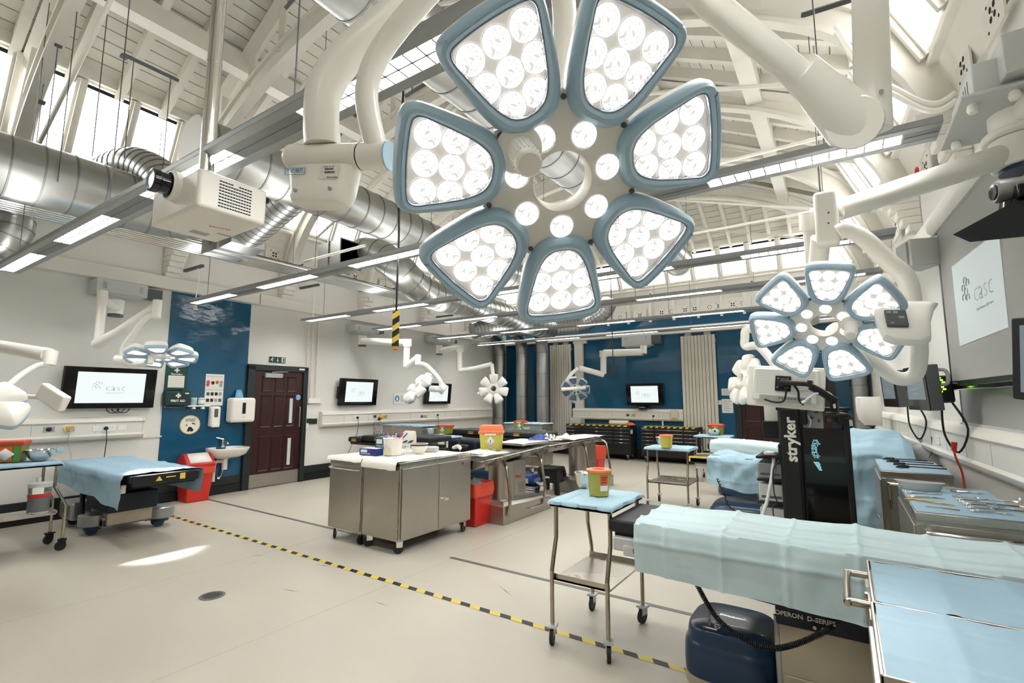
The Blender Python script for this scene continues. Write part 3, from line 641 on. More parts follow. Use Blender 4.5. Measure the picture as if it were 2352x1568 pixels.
arm(L1, 'yoke_arm', [PD(741, 335, 1.19), PD(738, 260, 1.19), PD(750, 195, 1.2), PD(800, 125, 1.22), PD(880, 55, 1.25), PD(970, -30, 1.3), PD(1090, -140, 1.36), PD(1250, -230, 1.4), PD(1400, -215, 1.45)], [.043, .043, .043, .043]+[.042]*45)
arm(L1, 'yoke_arm', [PD(866, 345, 1.16), PD(846, 260, 1.16), PD(845, 190, 1.16), PD(880, 110, 1.16), PD(960, 10, 1.15), PD(1060, -90, 1.14), PD(1180, -150, 1.12), PD(1270, -90, 1.1), PD(1296, 20, 1.1), PD(1295, 200, 1.08)], [.024, .026, .027]+[.027]*52)
J = PD(1962, 282, 1.8)
arm(L1, 'spring_arm', [PD(1400, -215, 1.45), PD(1640, 15, 1.62), PD(1830, 170, 1.72)], .048, n=20, sm=0)
part('spring_arm_cover', MB().tube([PD(1835, 160, 1.72), PD(1880, 205, 1.75), PD(1960, 285, 1.8)], [.062, .072, .095], 24), 'white', L1, world=True)
jt = part('elbow_joint', MB().tube([J-ray(1962, 282).normalized()*.09, J-ray(1962, 282).normalized()*.082, J+ray(1962, 282).normalized()*.06], [.085, .09, .09], 28), 'white', L1, world=True)
part('drop_tube', MB().tube([PD(2008, 300, 1.83), PD(2003, 200, 1.83), PD(1998, 0, 1.85), PD(1985, -400, 1.9)], .058, 24), 'white', L1, world=True)
part('joint_screw', MB().tube([PD(2024, 210, 1.765), PD(2024, 210, 1.775)], .008, 12), 'grey', L1, world=True)
# -- lamp 2
C2 = Vector((-.056, 2.959, 1.875)); R2_ = basis((-.087, -.777, -.624), (.142, -.63, .764))
L2 = thing('surgical_light', C2, 'second lit surgical light with seven petals, above the draped table at the right', 'lamp', 'seven petal surgical lights')
head(L2, R2_, True, hk=1.55)
bx = PD(2085, 733, 2.34)
cb_ = part('control_box', MB().rings([rr_(-.11, -.05, .05, -.03, .02), rr_(-.095, -.075, .075, -.035, .03), rr_(-.02, -.09, .085, -.035, .035), rr_(.05, -.09, .11, -.035, .03), rr_(.072, -.06, .125, -.03, .02), rr_(.082, -.02, .1, -.02, .01)], T=frame_of(unit((1, .05, -.1)), unit((.05, -.9, .43)), unit((-.05, .43, .9)), PD(2072, 732, 2.29)) @ Matrix.Scale(1.15, 4)), 'white', L2, world=True)
Tc = frame_of(R2_.col[0], Vector((0, .43, -.9)).cross(R2_.col[0]).normalized()*-1, Vector((0, -.9, -.43)), PD(2062, 728, 2.27))
Tp = frame_of(unit((1, .05, -.1)), unit((-.05, .43, .9)), unit((.05, -.9, .43)), PD(2062, 728, 2.247))
part('control_screen', MB().box((-.045, -.045, -.02), (.035, .042, .0), T=Tp), 'dgrey', L2, world=True, bev=.004)
b = MB()
for x, y, w, h in ((-.038, .022, .018, .012), (-.014, .022, .018, .012), (.004, -.005, .02, .011), (-.03, -.035, .012, .007)): b.box((x, y, .0), (x+w, y+h, .001), T=Tp)
part('screen_icons', b, 'ink2', L2, world=True, smooth=False)
text('maker_lettering', 'Mediland', .013, 'ink', L2, Tp @ at(-.005, .053, .004), True)
arm(L2, 'lamp_arm', [PD(1925, 535, 2.6), PD(1945, 528, 2.58), PD(1985, 548, 2.52), PD(2040, 600, 2.45), PD(2082, 640, 2.4), PD(2094, 700, 2.38)], .042)
arm(L2, 'yoke_arm', [PD(2110, 760, 2.4), PD(2112, 820, 2.42), PD(2100, 862, 2.45), PD(2060, 868, 2.5), PD(2010, 835, 2.55), PD(1950, 790, 2.6), PD(1910, 750, 2.6)], .035)
part('swivel_block', MB().box((-.055, -.05, -.16), (.055, .05, .14)), 'white', L2, world=False, bev=.02, seg=3).location = PD(1898, 500, 2.68)-C2
b = MB()
for v in (488, 512): b.tube([PD(1903, v, 2.605), PD(1903, v, 2.62)], .005, 8)
part('block_screws', b, 'dgrey', L2, world=True)
bm_ = PD(1925, 483, 2.72); em_ = PD(2325, 352, 2.62)
part('boom', MB().tube([bm_, bm_.lerp(em_, .5), em_], [.058, .062, .066], 24), 'white', L2, world=True)
arm(L2, 'drop_arm', [PD(1885, 545, 2.72), PD(1880, 600, 2.8), PD(1872, 660, 2.9)], [.05, .05, .05], sm=0)
hub_ = PD(2345, 330, 2.62)
part('ceiling_hub', MB().cyl(hub_+Vector((0, 0, -.13)), hub_+Vector((0, 0, .03)), .13, n=32).cyl(hub_+Vector((0, 0, .03)), hub_+Vector((0, 0, .07)), .155, n=32).cyl(hub_+Vector((0, 0, .07)), hub_+Vector((0, 0, .24)), .12, n=32), 'white', L2, world=True, bev=.01)
part('hub_cap', MB().cyl(hub_+Vector((0, 0, -.135)), hub_+Vector((0, 0, -.155)), .1, n=28), 'navy', L2, world=True)
pl_ = PD(2330, 255, 2.62)
mp_ = part('mount_plate', MB().box((pl_.x-.26, pl_.y-.3, pl_.z), (pl_.x+.25, pl_.y+.35, pl_.z+.02)), 'box', L2, world=True, bev=.006)
part('mount_box', MB().box((pl_.x-.2, pl_.y-.25, pl_.z+.02), (pl_.x+.25, pl_.y+.28, pl_.z+.2)).box((pl_.x-.1, pl_.y-.35, pl_.z+.05), (pl_.x+.25, pl_.y+.0, pl_.z+.26)), 'box', L2, world=True, bev=.006)
for dx, dy in ((-.2, -.2), (-.2, .25), (-.05, -.24)): part('plate_bolt', MB().lathe([(0, -.05), (.02, -.045), (.026, -.025), (.02, 0)], 14, T=at(pl_.x+dx, pl_.y+dy, pl_.z)), 'white', L2, world=True)
b = MB()
for i in range(3): b.box((pl_.x-.201, pl_.y-.15+i*.05, pl_.z+.08), (pl_.x-.199, pl_.y-.14+i*.05, pl_.z+.16))
part('box_slots', b, 'ink', L2, world=True)
# -- wall boxes that carry the other lamps
def wallbox(root, w, u0, v0, u1, v1, deep=.3):
    p, q = WP(w, u0, v0, .15), WP(w, u1, v1, .15); d, n = WALLS[w][1], wn(w); s0, s1 = (p-WALLS[w][0]).dot(d), (q-WALLS[w][0]).dot(d)
    part('wall_box', slab(w, s0, s1, q.z, p.z, 0, deep), 'box', root, world=True, bev=.01)
    b = MB(); L = s1-s0
    for i in range(4):
        for f in (.12, .82): slab(w, s0+L*f, s0+L*(f+.08), p.z-.05-i*.022, p.z-.045-i*.022, deep-.001, deep+.002, b)
    part('box_slots', b, 'dgrey', root, world=True)
    b = slab(w, s0+L*.1, s1-L*.1, q.z-.03, q.z, .03, deep-.03); part('base_plate', b, 'box', root, world=True)
    sd = part('side_hood', slab(w, s1, s1+.22, q.z+.03, p.z-.02, 0, deep*.7), 'dgrey', root, world=True, bev=.01)
    return p, q, s0, s1
def wall_lamp(C, n, yh, on, label, box, stem, arms, detail=True, hk=1.5, scale=1.0):
    r = thing('surgical_light', C, label, 'lamp', 'seven petal surgical lights'); head(r, basis(n, yh), on, detail, hk, scale=scale)
    if box: wallbox(r, *box)
    if stem: part('stem', MB().cyl(stem[0], stem[1], .085, .08, 20), 'white', r, world=True); part('stem_cap', MB().cyl(stem[1], stem[1]-Vector((0, 0, .03)), .082, n=20), 'dgrey', r, world=True)
    for nm, pts, rad, sm in arms: arm(r, nm, pts, rad, sm=sm, n=14)
    return r
C3 = PD(371, 820, 5.5)
wall_lamp(C3, (.25, -.1, -.96), (.3, .95, 0), True, 'lit surgical light facing down on a jointed arm beside the tall blue wall panel', ('left', 213, 640, 328, 688), (PD(268, 690, 6.25), PD(265, 722, 6.22)),
  [('arm', [PD(268, 708, 6.2), PD(236, 690, 5.9)], .05, 0), ('arm_joint', [PD(236, 668, 5.9), PD(235, 702, 5.88)], .055, 0), ('arm', [PD(234, 700, 5.85), PD(226, 785, 5.75)], [.045, .045], 0), ('arm', [PD(222, 790, 5.75), PD(270, 762, 5.6), PD(358, 705, 5.4)], [.06, .045, .05], 0),
   ('arm_joint', [PD(362, 690, 5.4), PD(358, 730, 5.35)], .045, 0), ('arm', [PD(352, 722, 5.38), PD(330, 735, 5.4), PD(300, 775, 5.45), PD(286, 795, 5.5), PD(282, 822, 5.5), PD(300, 838, 5.5), PD(335, 834, 5.5)], .03, 6), ('yoke', [PD(286, 790, 5.5), PD(320, 800, 5.5), PD(350, 812, 5.5)], .03, 4), ('control_box', [PD(268, 825, 5.5), PD(290, 827, 5.5)], .055, 0)], hk=4.2)
spot('lamp_beam', C3+Vector((0, -.02, -.05)), FZ(362, 1266), 330, 21, .5, .1)
C4 = PD(962, 892, 9.0)
wall_lamp(C4, (.25, .71, -.6), (.3, .35, .9), False, 'unlit white surgical light tilted away, in front of the second small wall screen', ('left', 805, 745, 860, 768), (PD(833, 770, 10.0), PD(832, 792, 10.0)),
  [('arm', [PD(833, 783, 9.95), PD(935, 787, 9.5)], .07, 0), ('arm_joint', [PD(936, 778, 9.5), PD(936, 795, 9.5)], .085, 0), ('arm', [PD(935, 790, 9.5), PD(933, 842, 9.45)], .06, 0), ('arm', [PD(933, 842, 9.45), PD(960, 820, 9.4)], .06, 0), ('arm_joint', [PD(961, 815, 9.4), PD(960, 838, 9.35)], .06, 0),
   ('arm', [PD(962, 835, 9.35), PD(980, 840, 9.3), PD(1008, 870, 9.2), PD(1014, 888, 9.15), PD(1012, 895, 9.1), PD(985, 893, 9.05)], .045, 6), ('control_box', [PD(1010, 888, 9.15), PD(1022, 896, 9.15)], .1, 0)], hk=1)
C5 = PD(1134, 893, 11.4)
wall_lamp(C5, (-.45, .85, -.1), (0, 0, 1), False, 'unlit white surgical light seen from behind before the leftmost vertical duct', ('left', 985, 770, 1034, 790), (PD(1009, 792, 12.0), PD(1009, 812, 12.0)),
  [('arm', [PD(1009, 805, 12.0), PD(1055, 798, 11.8)], .07, 0), ('arm_joint', [PD(1056, 793, 11.8), PD(1056, 808, 11.8)], .085, 0), ('arm', [PD(1056, 800, 11.8), PD(1056, 850, 11.7)], .06, 0), ('arm', [PD(1056, 850, 11.7), PD(1090, 846, 11.6), PD(1130, 836, 11.5)], .055, 0), ('arm', [PD(1130, 836, 11.5), PD(1132, 855, 11.45), PD(1133, 880, 11.4)], .045, 0), ('side_handle', [PD(1097, 904, 11.4), PD(1115, 899, 11.4)], .03, 0)], hk=1)
C6 = PD(1322, 894, 12.0)
wall_lamp(C6, (.35, -.75, -.55), (0, -.4, .8), False, 'unlit surgical light with dark lenses on an arm before the blue back wall', ('back', 1432, 773, 1498, 793), (PD(1478, 793, 12.0), PD(1478, 812, 12.0)),
  [('arm', [PD(1478, 808, 12.0), PD(1386, 811, 12.2)], .09, 0), ('arm_joint', [PD(1386, 805, 12.2), PD(1386, 820, 12.2)], .1, 0), ('arm', [PD(1386, 815, 12.2), PD(1386, 858, 12.2)], .075, 0), ('arm', [PD(1386, 860, 12.2), PD(1330, 845, 12.1)], .07, 0), ('arm', [PD(1328, 845, 12.1), PD(1310, 862, 12.1), PD(1296, 890, 12.05), PD(1294, 897, 12.05)], .05, 5), ('yoke', [PD(1290, 894, 12.0), PD(1345, 890, 11.9)], .045, 0)], hk=1)
C7 = PD(1712, 872, 6.6)
wall_lamp(C7, (.78, .58, -.25), (.3, .2, .9), False, 'unlit white surgical light turned to the right beside the monitor on the black cart', None, None,
  [('arm', [PD(1700, 888, 6.6), PD(1684, 884, 6.5)], .035, 0), ('arm', [PD(1745, 757, 6.6), PD(1715, 757, 6.6), PD(1711, 775, 6.6), PD(1713, 795, 6.6), PD(1745, 797, 6.4), PD(1785, 850, 6.2), PD(1760, 868, 6.5)], .055, 6), ('arm', [PD(1745, 757, 6.6), PD(1870, 735, 4.6), PD(1874, 655, 2.95), PD(1864, 520, 2.85)], .045, 0), ('arm_joint', [PD(1862, 485, 2.8), PD(1864, 525, 2.82)], .062, 0), ('arm', [PD(1862, 495, 2.8), PD(1925, 483, 2.74)], .04, 0)], hk=1)
C8 = PD(-122, 948, 3.0)
wall_lamp(C8, (-.5, .15, -.85), (.5, .8, 0), False, 'surgical light cut by the left edge, white shell over a bowl', None, None,
  [('arm', [PD(-60, 785, 4.6), PD(0, 795, 4.5), PD(112, 815, 4.3)], [.05, .055, .062], 0), ('arm_joint', [PD(118, 806, 4.3), PD(112, 838, 4.27)], .05, 0), ('arm', [PD(112, 836, 4.27), PD(85, 840, 4.2), PD(50, 860, 4.1), PD(20, 885, 4.0)], .024, 5), ('arm', [PD(48, 910, 3.9), PD(110, 912, 3.85)], .018, 0), ('swivel', [PD(106, 912, 3.85), PD(118, 912, 3.85)], .03, 0)], hk=1, scale=1.05)
b8 = [o for o in COL.objects if o.get('label', '').startswith('surgical light cut')][0]
q = PD(122, 912, 3.8); part('control_box', MB().cb((0, 0, 0), (.26, .06, .13), T=at(*q) @ Matrix.Rotation(radians(25), 4, 'Z') @ Matrix.Rotation(radians(26), 4, 'Y')), 'white', b8, world=True, bev=.014)
spot('lamp_beam', C2+R2_.col[2]*.05, C2+R2_.col[2]*2, 16, 45, .6, .3)
spot('lamp_beam', C1+R1_.col[2]*.05, C1+R1_.col[2]*2, 3, 50, .6, .3)
# ---------------------------------------------------------------- things fixed to the walls (local x = viewer's right, local -y = into the room)
def wthing(name, w, u, v, label, cat, group=None, off=.013):
    P = WP(w, u, v, off); return thing(name, P, label, cat, group, wrot(w))
def loc(root, w, u, v, off=0):     # picture point on the wall -> local x, z of the thing
    q = WP(w, u, v, off)-root.location; return q.dot(WALLS[w][1]), q.z
def logo(parent, x, z, h, y=-.001, m='logo', sub=True, out=None):
    T = at(x, y, z) @ FACE
    text('logo_lettering', 'casc', h, m, parent, T @ at(h*.35, 0, 0), bold=-h*.024, sx=1.15)
    if sub: text('logo_small_print', 'Clinical Anatomy Skills Centre', h*.14, m, parent, T @ at(h*.35, -h*.55, 0))
    b = MB()
    for px, pz in ((-.55, .2), (-.3, .42), (-.05, .3), (-.58, -.12), (-.3, .05), (-.15, -.18)):
        c = [(h*(-1.05+px+.17*cos(a)), h*(pz+.15+.13*sin(a)), 0) for a in [radians(-30+20*i) for i in range(13)]]
        b.tube([T @ Vector(q) for q in c], h*.016, 4)
    part('logo_mark', b, m, parent)
def tv(w, u0, v0, u1, v1, label, off=.12, tilt=5, yaw=0, su=.13, lit='screen', sc=None):
    p, q = WP(w, u0, v0, off), WP(w, u1, v1, off); c = (p+q)/2; d = WALLS[w][1]; W = abs((q-p).dot(d)); H = abs(p.z-q.z)
    t = thing('wall_screen', c, label, 'screen', 'flat screens on the walls', wrot(w)+radians(yaw)); t.rotation_euler = (radians(tilt), 0, wrot(w)+radians(yaw))
    bx = W*su; bz = H*su
    part('casing', MB().box((-W/2, 0, -H/2), (W/2, .06, H/2)).box((-W*.4, .06, -H*.35), (W*.4, .09, H*.35)), 'blackm', t, bev=.004)
    b = MB(); b.box((-W/2, -.006, -H/2), (W/2, .0, -H/2+bz)).box((-W/2, -.006, H/2-bz*.9), (W/2, 0, H/2)).box((-W/2, -.006, -H/2+bz), (-W/2+bx, 0, H/2-bz*.9)).box((W/2-bx, -.006, -H/2+bz), (W/2, 0, H/2-bz*.9))
    part('bezel', b, 'blackg', t)
    s = part('screen', MB().box((-W/2+bx, -.003, -H/2+bz), (W/2-bx, 0, H/2-bz*.9)), lit, t, smooth=False)
    if lit == 'screen': logo(s, 0, 0, H*.22, -.0045)
    part('wall_bracket', MB().box((-.09, .06, -.12), (.09, off+.02, .12)), 'black', t)
    return t, W, H
t, W, H = tv('left', 149, 840, 353, 936, 'large lit screen on the left wall, nearest the camera beside the tall blue panel')
b = MB()
for i in range(3): b.tube([at(.05+.06*i, .03, -H/2-.01) @ Vector((.07*cos(a), 0, .06*sin(a))) for a in [pi+pi*k/8 for k in range(9)]], .006, 6)
part('loose_cables', b, 'black', t)
t, W, H = tv('left', 781, 868, 867, 930, 'lit screen on the left wall just right of the brown panelled door and grey pipes', yaw=3)
part('side_box', MB().box((-W/2-.03, .02, -.14), (-W/2, .07, .1)), 'black', t)
t, W, H = tv('left', 977, 879, 1037, 927, 'lit screen on the left wall partly behind a tilted white surgical light', yaw=3)
t, W, H = tv('back', 1438, 881, 1524, 931, 'lit screen on the blue back wall above two black tool chests', off=.14)
part('table_foot', MB().lathe([(.0, -.09), (.14, -.085), (.17, -.05), (.1, -.02), (0, -.02)], 20, T=at(-.05, 0, -H/2)), 'blackg', t)
# service trunking: rounded lips above and below a recessed face
TP = [(0, .30), (.06, .298), (.1, .27), (.118, .235), (.108, .222), (.098, .215), (.098, .075), (.108, .068), (.118, .055), (.11, .025), (.08, .0), (0, -.005)]
def trunking(w, s0, s1, z0, label, sc=1.0):
    o = WA(w, s0, 0, z0); t = thing('service_trunking', o, label, 'trunking', 'service trunking', wrot(w)); L = s1-s0
    prof = [(-a, b_*sc) for a, b_ in TP]
    part('trunking_body', MB().rings([[(0, p, q) for p, q in prof], [(L, p, q) for p, q in prof]]), 'trim', t)
    for x in (0, L): part('end_cap', MB().rings([[(x-.012, p*1.06, q) for p, q in prof], [(x+.012, p*1.06, q) for p, q in prof]]), 'trim', t, bev=.004)
    b = MB(); x = .5
    while x < L: b.box((x-.002, -.0995, .08*sc), (x+.002, -.0975, .21*sc)); x += .62
    part('cover_joint', b, 'ink2', t)
    return t
def onface(root, w, u, v): q = WP(w, u, v, .1)-root.location; return q.dot(WALLS[w][1]), q.z
def socket(root, x, z, plug=True, cable=None):
    p = part('socket', MB().box((x-.075, -.108, z-.043), (x+.075, -.098, z+.043)), 'labelw', root, bev=.004)
    b = MB()
    for k in (-1, 1): b.box((x+k*.035-.004, -.1095, z+.008), (x+k*.035+.004, -.107, z+.02)).box((x+k*.035-.014, -.1095, z-.012), (x+k*.035-.008, -.107, z-.008)).box((x+k*.035+.008, -.1095, z-.012), (x+k*.035+.014, -.107, z-.008))
    part('socket_slots', b, 'ink2', p)
    if plug:
        part('plug', MB().cyl((x+plug*.035, -.108, z), (x+plug*.035, -.135, z), .026, .022, 12), 'black', root)
        if cable: part('cable', MB().tube(smoothpts([(x+plug*.035, -.13, z-.01)]+cable), .005, 6), 'black', root)
def outlet(root, x, z, m='grey', body='black'):
    p = part('outlet_plate', MB().box((x-.055, -.106, z-.035), (x+.055, -.098, z+.035)), m, root, bev=.006)
    part('outlet_hole', MB().lathe([(.0, .005), (.02, .004), (.026, 0)], 16, T=at(x, -.106, z) @ FACE, sx=1.2), body, p)
a = WP('left', 330, 965, .1); s1 = (a-WALLS['left'][0]).dot(WALLS['left'][1])
t1 = trunking('left', -2.5, s1, .962, 'white service trunking on the left wall below the nearest large screen')
for u in (112,): x, z = onface(t1, 'left', u, 986); outlet(t1, x, z)
x, z = onface(t1, 'left', 155, 985)
o_ = part('oxygen_outlet', MB().cyl((x, -.1, z), (x, -.15, z), .045, n=16), 'labelw', t1); part('yellow_collar', MB().box((x-.03, -.185, z-.025), (x+.05, -.14, z+.04)), 'yel', t1, bev=.01); part('dial', MB().cyl((x+.015, -.185, z), (x+.015, -.2, z), .026, n=16), 'grey', t1)
part('oxygen_tube', MB().tube(smoothpts([(x+.01, -.16, z-.04), (x+.0, -.15, z-.15), (x+.03, -.14, z-.26), (x+.05, -.14, z-.33), (x+.03, -.14, z-.42), (x-.04, -.14, z-.47)]), .005, 6), 'clear', t1)
part('tube_clip', MB().box((x-.1, -.16, z-.28), (x-.03, -.12, z-.22)), 'bezel2', t1, bev=.006)
x, z = onface(t1, 'left', 225, 984); part('switch_plate', MB().box((x-.06, -.106, z-.04), (x+.06, -.098, z+.04)), 'labelw', t1, bev=.004)
x, z = onface(t1, 'left', 250, 983); socket(t1, x, z, -1, [(x-.03, -.15, z-.12), (x-.03, -.14, z-.3), (x-.025, -.1, z-.55)])
x, z = onface(t1, 'left', 280, 982); part('blank_plate', MB().box((x-.05, -.105, z-.035), (x+.05, -.098, z+.035)), 'labelw', t1, bev=.004)
a, c = WP('left', 741, 960, .1), WP('left', 1130, 945, .1); dl = WALLS['left'][1]; f = lambda q: (q-WALLS['left'][0]).dot(dl)
t2 = trunking('left', f(a), f(c), .962, 'long white service trunking on the left wall beyond the brown door')
x, z = onface(t2, 'left', 817, 959); socket(t2, x, z, 1, [(x+.03, -.15, z-.15), (x+.0, -.14, z-.35), (x-.15, -.14, z-.62), (x-.25, -.12, z-.85)])
x, z = onface(t2, 'left', 1002, 953); socket(t2, x, z, 1, [(x+.03, -.15, z-.2), (x+.05, -.14, z-.5)])
for u, m, bd in ((861, 'grey', 'black'), (969, 'grey', 'black'), (977, 'grey', 'yel'), (885, 'grey', 'yel')): x, z = onface(t2, 'left', u, 956); outlet(t2, x, z, m, bd)
a, c = WP('back', 1316, 948, .1), WP('back', 1568, 955, .1)
t3 = trunking('back', a.x, c.x, .955, 'white service trunking on the blue back wall under the far screen')
for u, bd in ((1442, 'black'), (1455, 'yel')): x, z = onface(t3, 'back', u, 953); outlet(t3, x, z, 'grey', bd)
x, z = onface(t3, 'back', 1498, 955); socket(t3, x, z, 1, [(x+.03, -.16, z-.05), (x+.05, -.15, z-.12)])
part('hanging_cord', MB().tube([(x+.25, -.08, z-.1), (x+.25, -.08, z-.35)], .02, 6), 'trim', t3)
t4 = trunking('right', -10.9, 2.5, .94, 'white service trunking along the right wall below the projection screen', 1.15)
x, z = onface(t4, 'right', 2155, 1010); socket(t4, x, z, False)
# ---------------------------------------------------------------- brown door with six panels, left wall
D1 = thing('door_1', WA('left', 4.47, 0, 0), None, None, None, wrot('left')); D1['kind'] = 'structure'
part('door_frame', MB().box((-.12, -.07, 0), (0, .0, 2.08)).box((.93, -.07, 0), (1.02, 0, 2.08)).box((-.12, -.07, 1.99), (1.02, 0, 2.09)), 'frame', D1, bev=.006)
part('leaf', MB().box((.0, -.03, .01), (.93, .0, 1.99)), 'door', D1)
pz = [(.28, .84), (1.02, 1.55), (1.64, 1.88)]
for j, (z0, z1) in enumerate(pz):
    for i in range(3):
        x0 = .16+i*.235; x1 = x0+.16
        pn = part('panel_moulding', MB().rings([[(x0-.02, -.03, z0-.02), (x1+.02, -.03, z0-.02), (x1+.02, -.03, z1+.02), (x0-.02, -.03, z1+.02)], [(x0-.01, -.042, z0-.01), (x1+.01, -.042, z0-.01), (x1+.01, -.042, z1+.01), (x0-.01, -.042, z1+.01)], [(x0+.012, -.032, z0+.012), (x1-.012, -.032, z0+.012), (x1-.012, -.032, z1-.012), (x0+.012, -.032, z1-.012)]]), 'door', D1, smooth=False)
        if i == 2 and j < 2: part('vision_pane', MB().box((x0+.05, -.046, z0+.05), (x0+.11, -.03, z1-.04)), 'glass', pn)
part('kick_plate', MB().box((.005, -.035, .012), (.925, -.03, .23)), 'kick', D1)
part('pull_handle', MB().tube(smoothpts([(.87, -.03, 1.0), (.87, -.075, 1.0), (.87, -.08, 1.05), (.87, -.08, 1.3), (.87, -.075, 1.35), (.87, -.03, 1.35)], 4), .012, 10), 'chrome', D1)
cl = part('door_closer', MB().box((.18, -.08, 1.87), (.5, -.03, 1.95)), 'grey', D1, bev=.008); part('closer_arm', MB().tube([(.3, -.06, 1.965), (.6, -.06, 1.99), (.62, -.03, 2.0)], .01, 6), 'grey', cl)
part('round_notice', MB().cyl((.85, -.031, 1.53), (.85, -.034, 1.53), .05, n=20), 'sky', D1)
for z in (.35, 1.05, 1.75): part('hinge', MB().box((-.012, -.045, z), (.012, -.03, z+.16)), 'grey', D1)
part('frame_plate', MB().box((.82, -.075, 2.03), (.93, -.07, 2.06)), 'labelw', D1)
# brown door at the right end of the back wall
p, q = WP('back', 1690, 930), WP('back', 1922, 930)
D2 = thing('door_2', Vector((p.x, 12.25, 0)), None, None); D2['kind'] = 'structure'; Wd = q.x-p.x
part('door_frame', MB().box((0, -.08, 0), (.12, 0, 2.12)).box((Wd-.12, -.08, 0), (Wd, 0, 2.12)).box((0, -.08, 2.02), (Wd, 0, 2.14)), 'frame', D2, bev=.006)
mid = Wd/2
for x0, x1 in ((.12, mid), (mid+.004, Wd-.12)):
    lf = part('leaf', MB().box((x0, -.04, .01), (x1, 0, 2.02)), 'door', D2); w_ = x1-x0
    for z0, z1 in ((.25, .85), (1.0, 1.55), (1.65, 1.9)):
        for k in range(2):
            a = x0+w_*(.12+.42*k); c = a+w_*.33; part('panel_moulding', MB().rings([[(a-.02, -.04, z0-.02), (c+.02, -.04, z0-.02), (c+.02, -.04, z1+.02), (a-.02, -.04, z1+.02)], [(a-.01, -.052, z0-.01), (c+.01, -.052, z0-.01), (c+.01, -.052, z1+.01), (a-.01, -.052, z1+.01)], [(a+.012, -.042, z0+.012), (c-.012, -.042, z0+.012), (c-.012, -.042, z1-.012), (a+.012, -.042, z1-.012)]]), 'door', lf, smooth=False)
part('door_closer', MB().box((mid+.1, -.09, 1.93), (mid+.5, -.04, 2.0)), 'grey', D2, bev=.008)
# ---------------------------------------------------------------- small fixtures round the basin
t = wthing('exit_sign', 'left', 637, 826, 'green and white running man exit sign above the brown panelled door', 'sign'); part('sign_plate', MB().box((-.15, -.012, -.05), (.15, 0, .05)), 'green', t)
b = MB(); b.box((.075, -.014, -.04), (.1, -.0125, .04)).box((.1, -.014, -.04), (.135, -.0125, -.032)).box((.1, -.014, .032), (.135, -.0125, .04)).box((.127, -.014, -.04), (.135, -.0125, .04)); part('sign_door', b, 'labelw', t)
b = MB().box((-.005, -.014, -.035), (.005, -.0125, .035)).add([(-.02, -.013, -.01), (0, -.013, -.04), (.02, -.013, -.01)], [(0, 1, 2)]); part('sign_arrow', b, 'labelw', t)
b = MB().cyl((-.098, -.0125, .03), (-.098, -.014, .03), .009, n=10).tube([(-.1, -.013, .018), (-.11, -.013, -.008), (-.125, -.013, -.016), (-.14, -.013, -.01)], .006, 5).tube([(-.11, -.013, -.006), (-.09, -.013, -.018), (-.1, -.013, -.038)], .006, 5).tube([(-.1, -.013, .016), (-.082, -.013, .004), (-.075, -.013, .012)], .004, 5).tube([(-.1, -.013, .016), (-.12, -.013, .008), (-.126, -.013, -.002)], .004, 5); part('running_figure', b, 'labelw', t)
t = wthing('first_aider_notice', 'left', 405, 867, 'green first aid notice with white list of names above the first aid kit', 'notice')
part('notice_board', MB().box((-.15, -.006, -.19), (.15, 0, .16)), 'green', t); part('name_list', MB().box((-.11, -.009, -.15), (.11, -.006, .03)), 'labelw', t); part('cross', MB().box((-.035, -.009, .1), (.035, -.006, .122)).box((-.011, -.009, .076), (.011, -.006, .146)), 'labelw', t)
text('notice_lettering', 'First aiders', .035, 'labelw', t, at(0, -.0075, .052) @ FACE, bold=.001)
b = MB()
for i in range(6): b.box((-.1, -.0095, -.14+i*.028), (.1, -.0085, -.137+i*.028))
part('list_lines', b, 'ink2', t)
t = wthing('first_aid_kit', 'left', 402, 915, 'dark green first aid box hung on the blue wall panel', 'first aid kit')
part('case', MB().box((-.18, -.1, -.11), (.18, -.005, .11)), 'fagreen', t, bev=.02); part('lid_seam', MB().box((-.182, -.055, -.112), (.182, -.05, .112)), 'black', t, bev=.01); part('handle', MB().tube(smoothpts([(-.07, -.05, .105), (-.06, -.05, .135), (.06, -.05, .135), (.07, -.05, .105)], 4), .01, 8), 'fagreen', t)
part('cross', MB().box((-.035, -.103, .03), (.035, -.099, .055)).box((-.0125, -.103, .008), (.0125, -.099, .078)), 'labelw', t); text('lettering', 'FIRST AID', .045, 'labelw', t, at(0, -.1008, -.035) @ FACE, bold=.0015)
part('brand_tag', MB().box((.09, -.102, .07), (.145, -.1, .085)), 'labelw', t); part('hook', MB().tube([(-.15, -.02, -.11), (-.15, -.06, -.125), (.12, -.06, -.14)], .006, 6), 'chrome', t)
t = wthing('wall_shelf', 'left', 449, 932, 'small white bracket shelf on the blue panel right of the first aid box', 'shelf')
part('shelf_board', MB().box((-.16, -.13, -.01), (.16, -.005, .012)), 'whited', t, bev=.005)
for x in (-.07, .06): part('suction_cup', MB().cyl((x, -.1, -.045), (x, -.1, -.012), .03, .02, 12), 'whited', t)
for i, (dx, lb, m) in enumerate(((-.06, 'white plastic tub on the small wall shelf, left of its twin', 'milky'), (.05, 'blue labelled plastic tub on the small wall shelf, right of its twin', 'drapeb'))):
    q = WA('left', t.location.y+dx, .075, t.location.z+.014); k_ = thing('wipes_tub', q, lb, 'tub'); part('tub', MB().lathe([(.04, 0), (.045, .01), (.045, .09), (.04, .095)], 20), m, k_); part('lid', MB().lathe([(.046, .092), (.046, .112), (.0, .114)], 20), 'labelw', k_); part('label', MB().lathe([(.0455, .025), (.0455, .08)], 20), 'labelw' if i else 'drapec', k_)
t = wthing('hand_wash_poster', 'left', 492, 895, 'tall white hand washing poster with rows of pictures on the blue panel', 'poster')
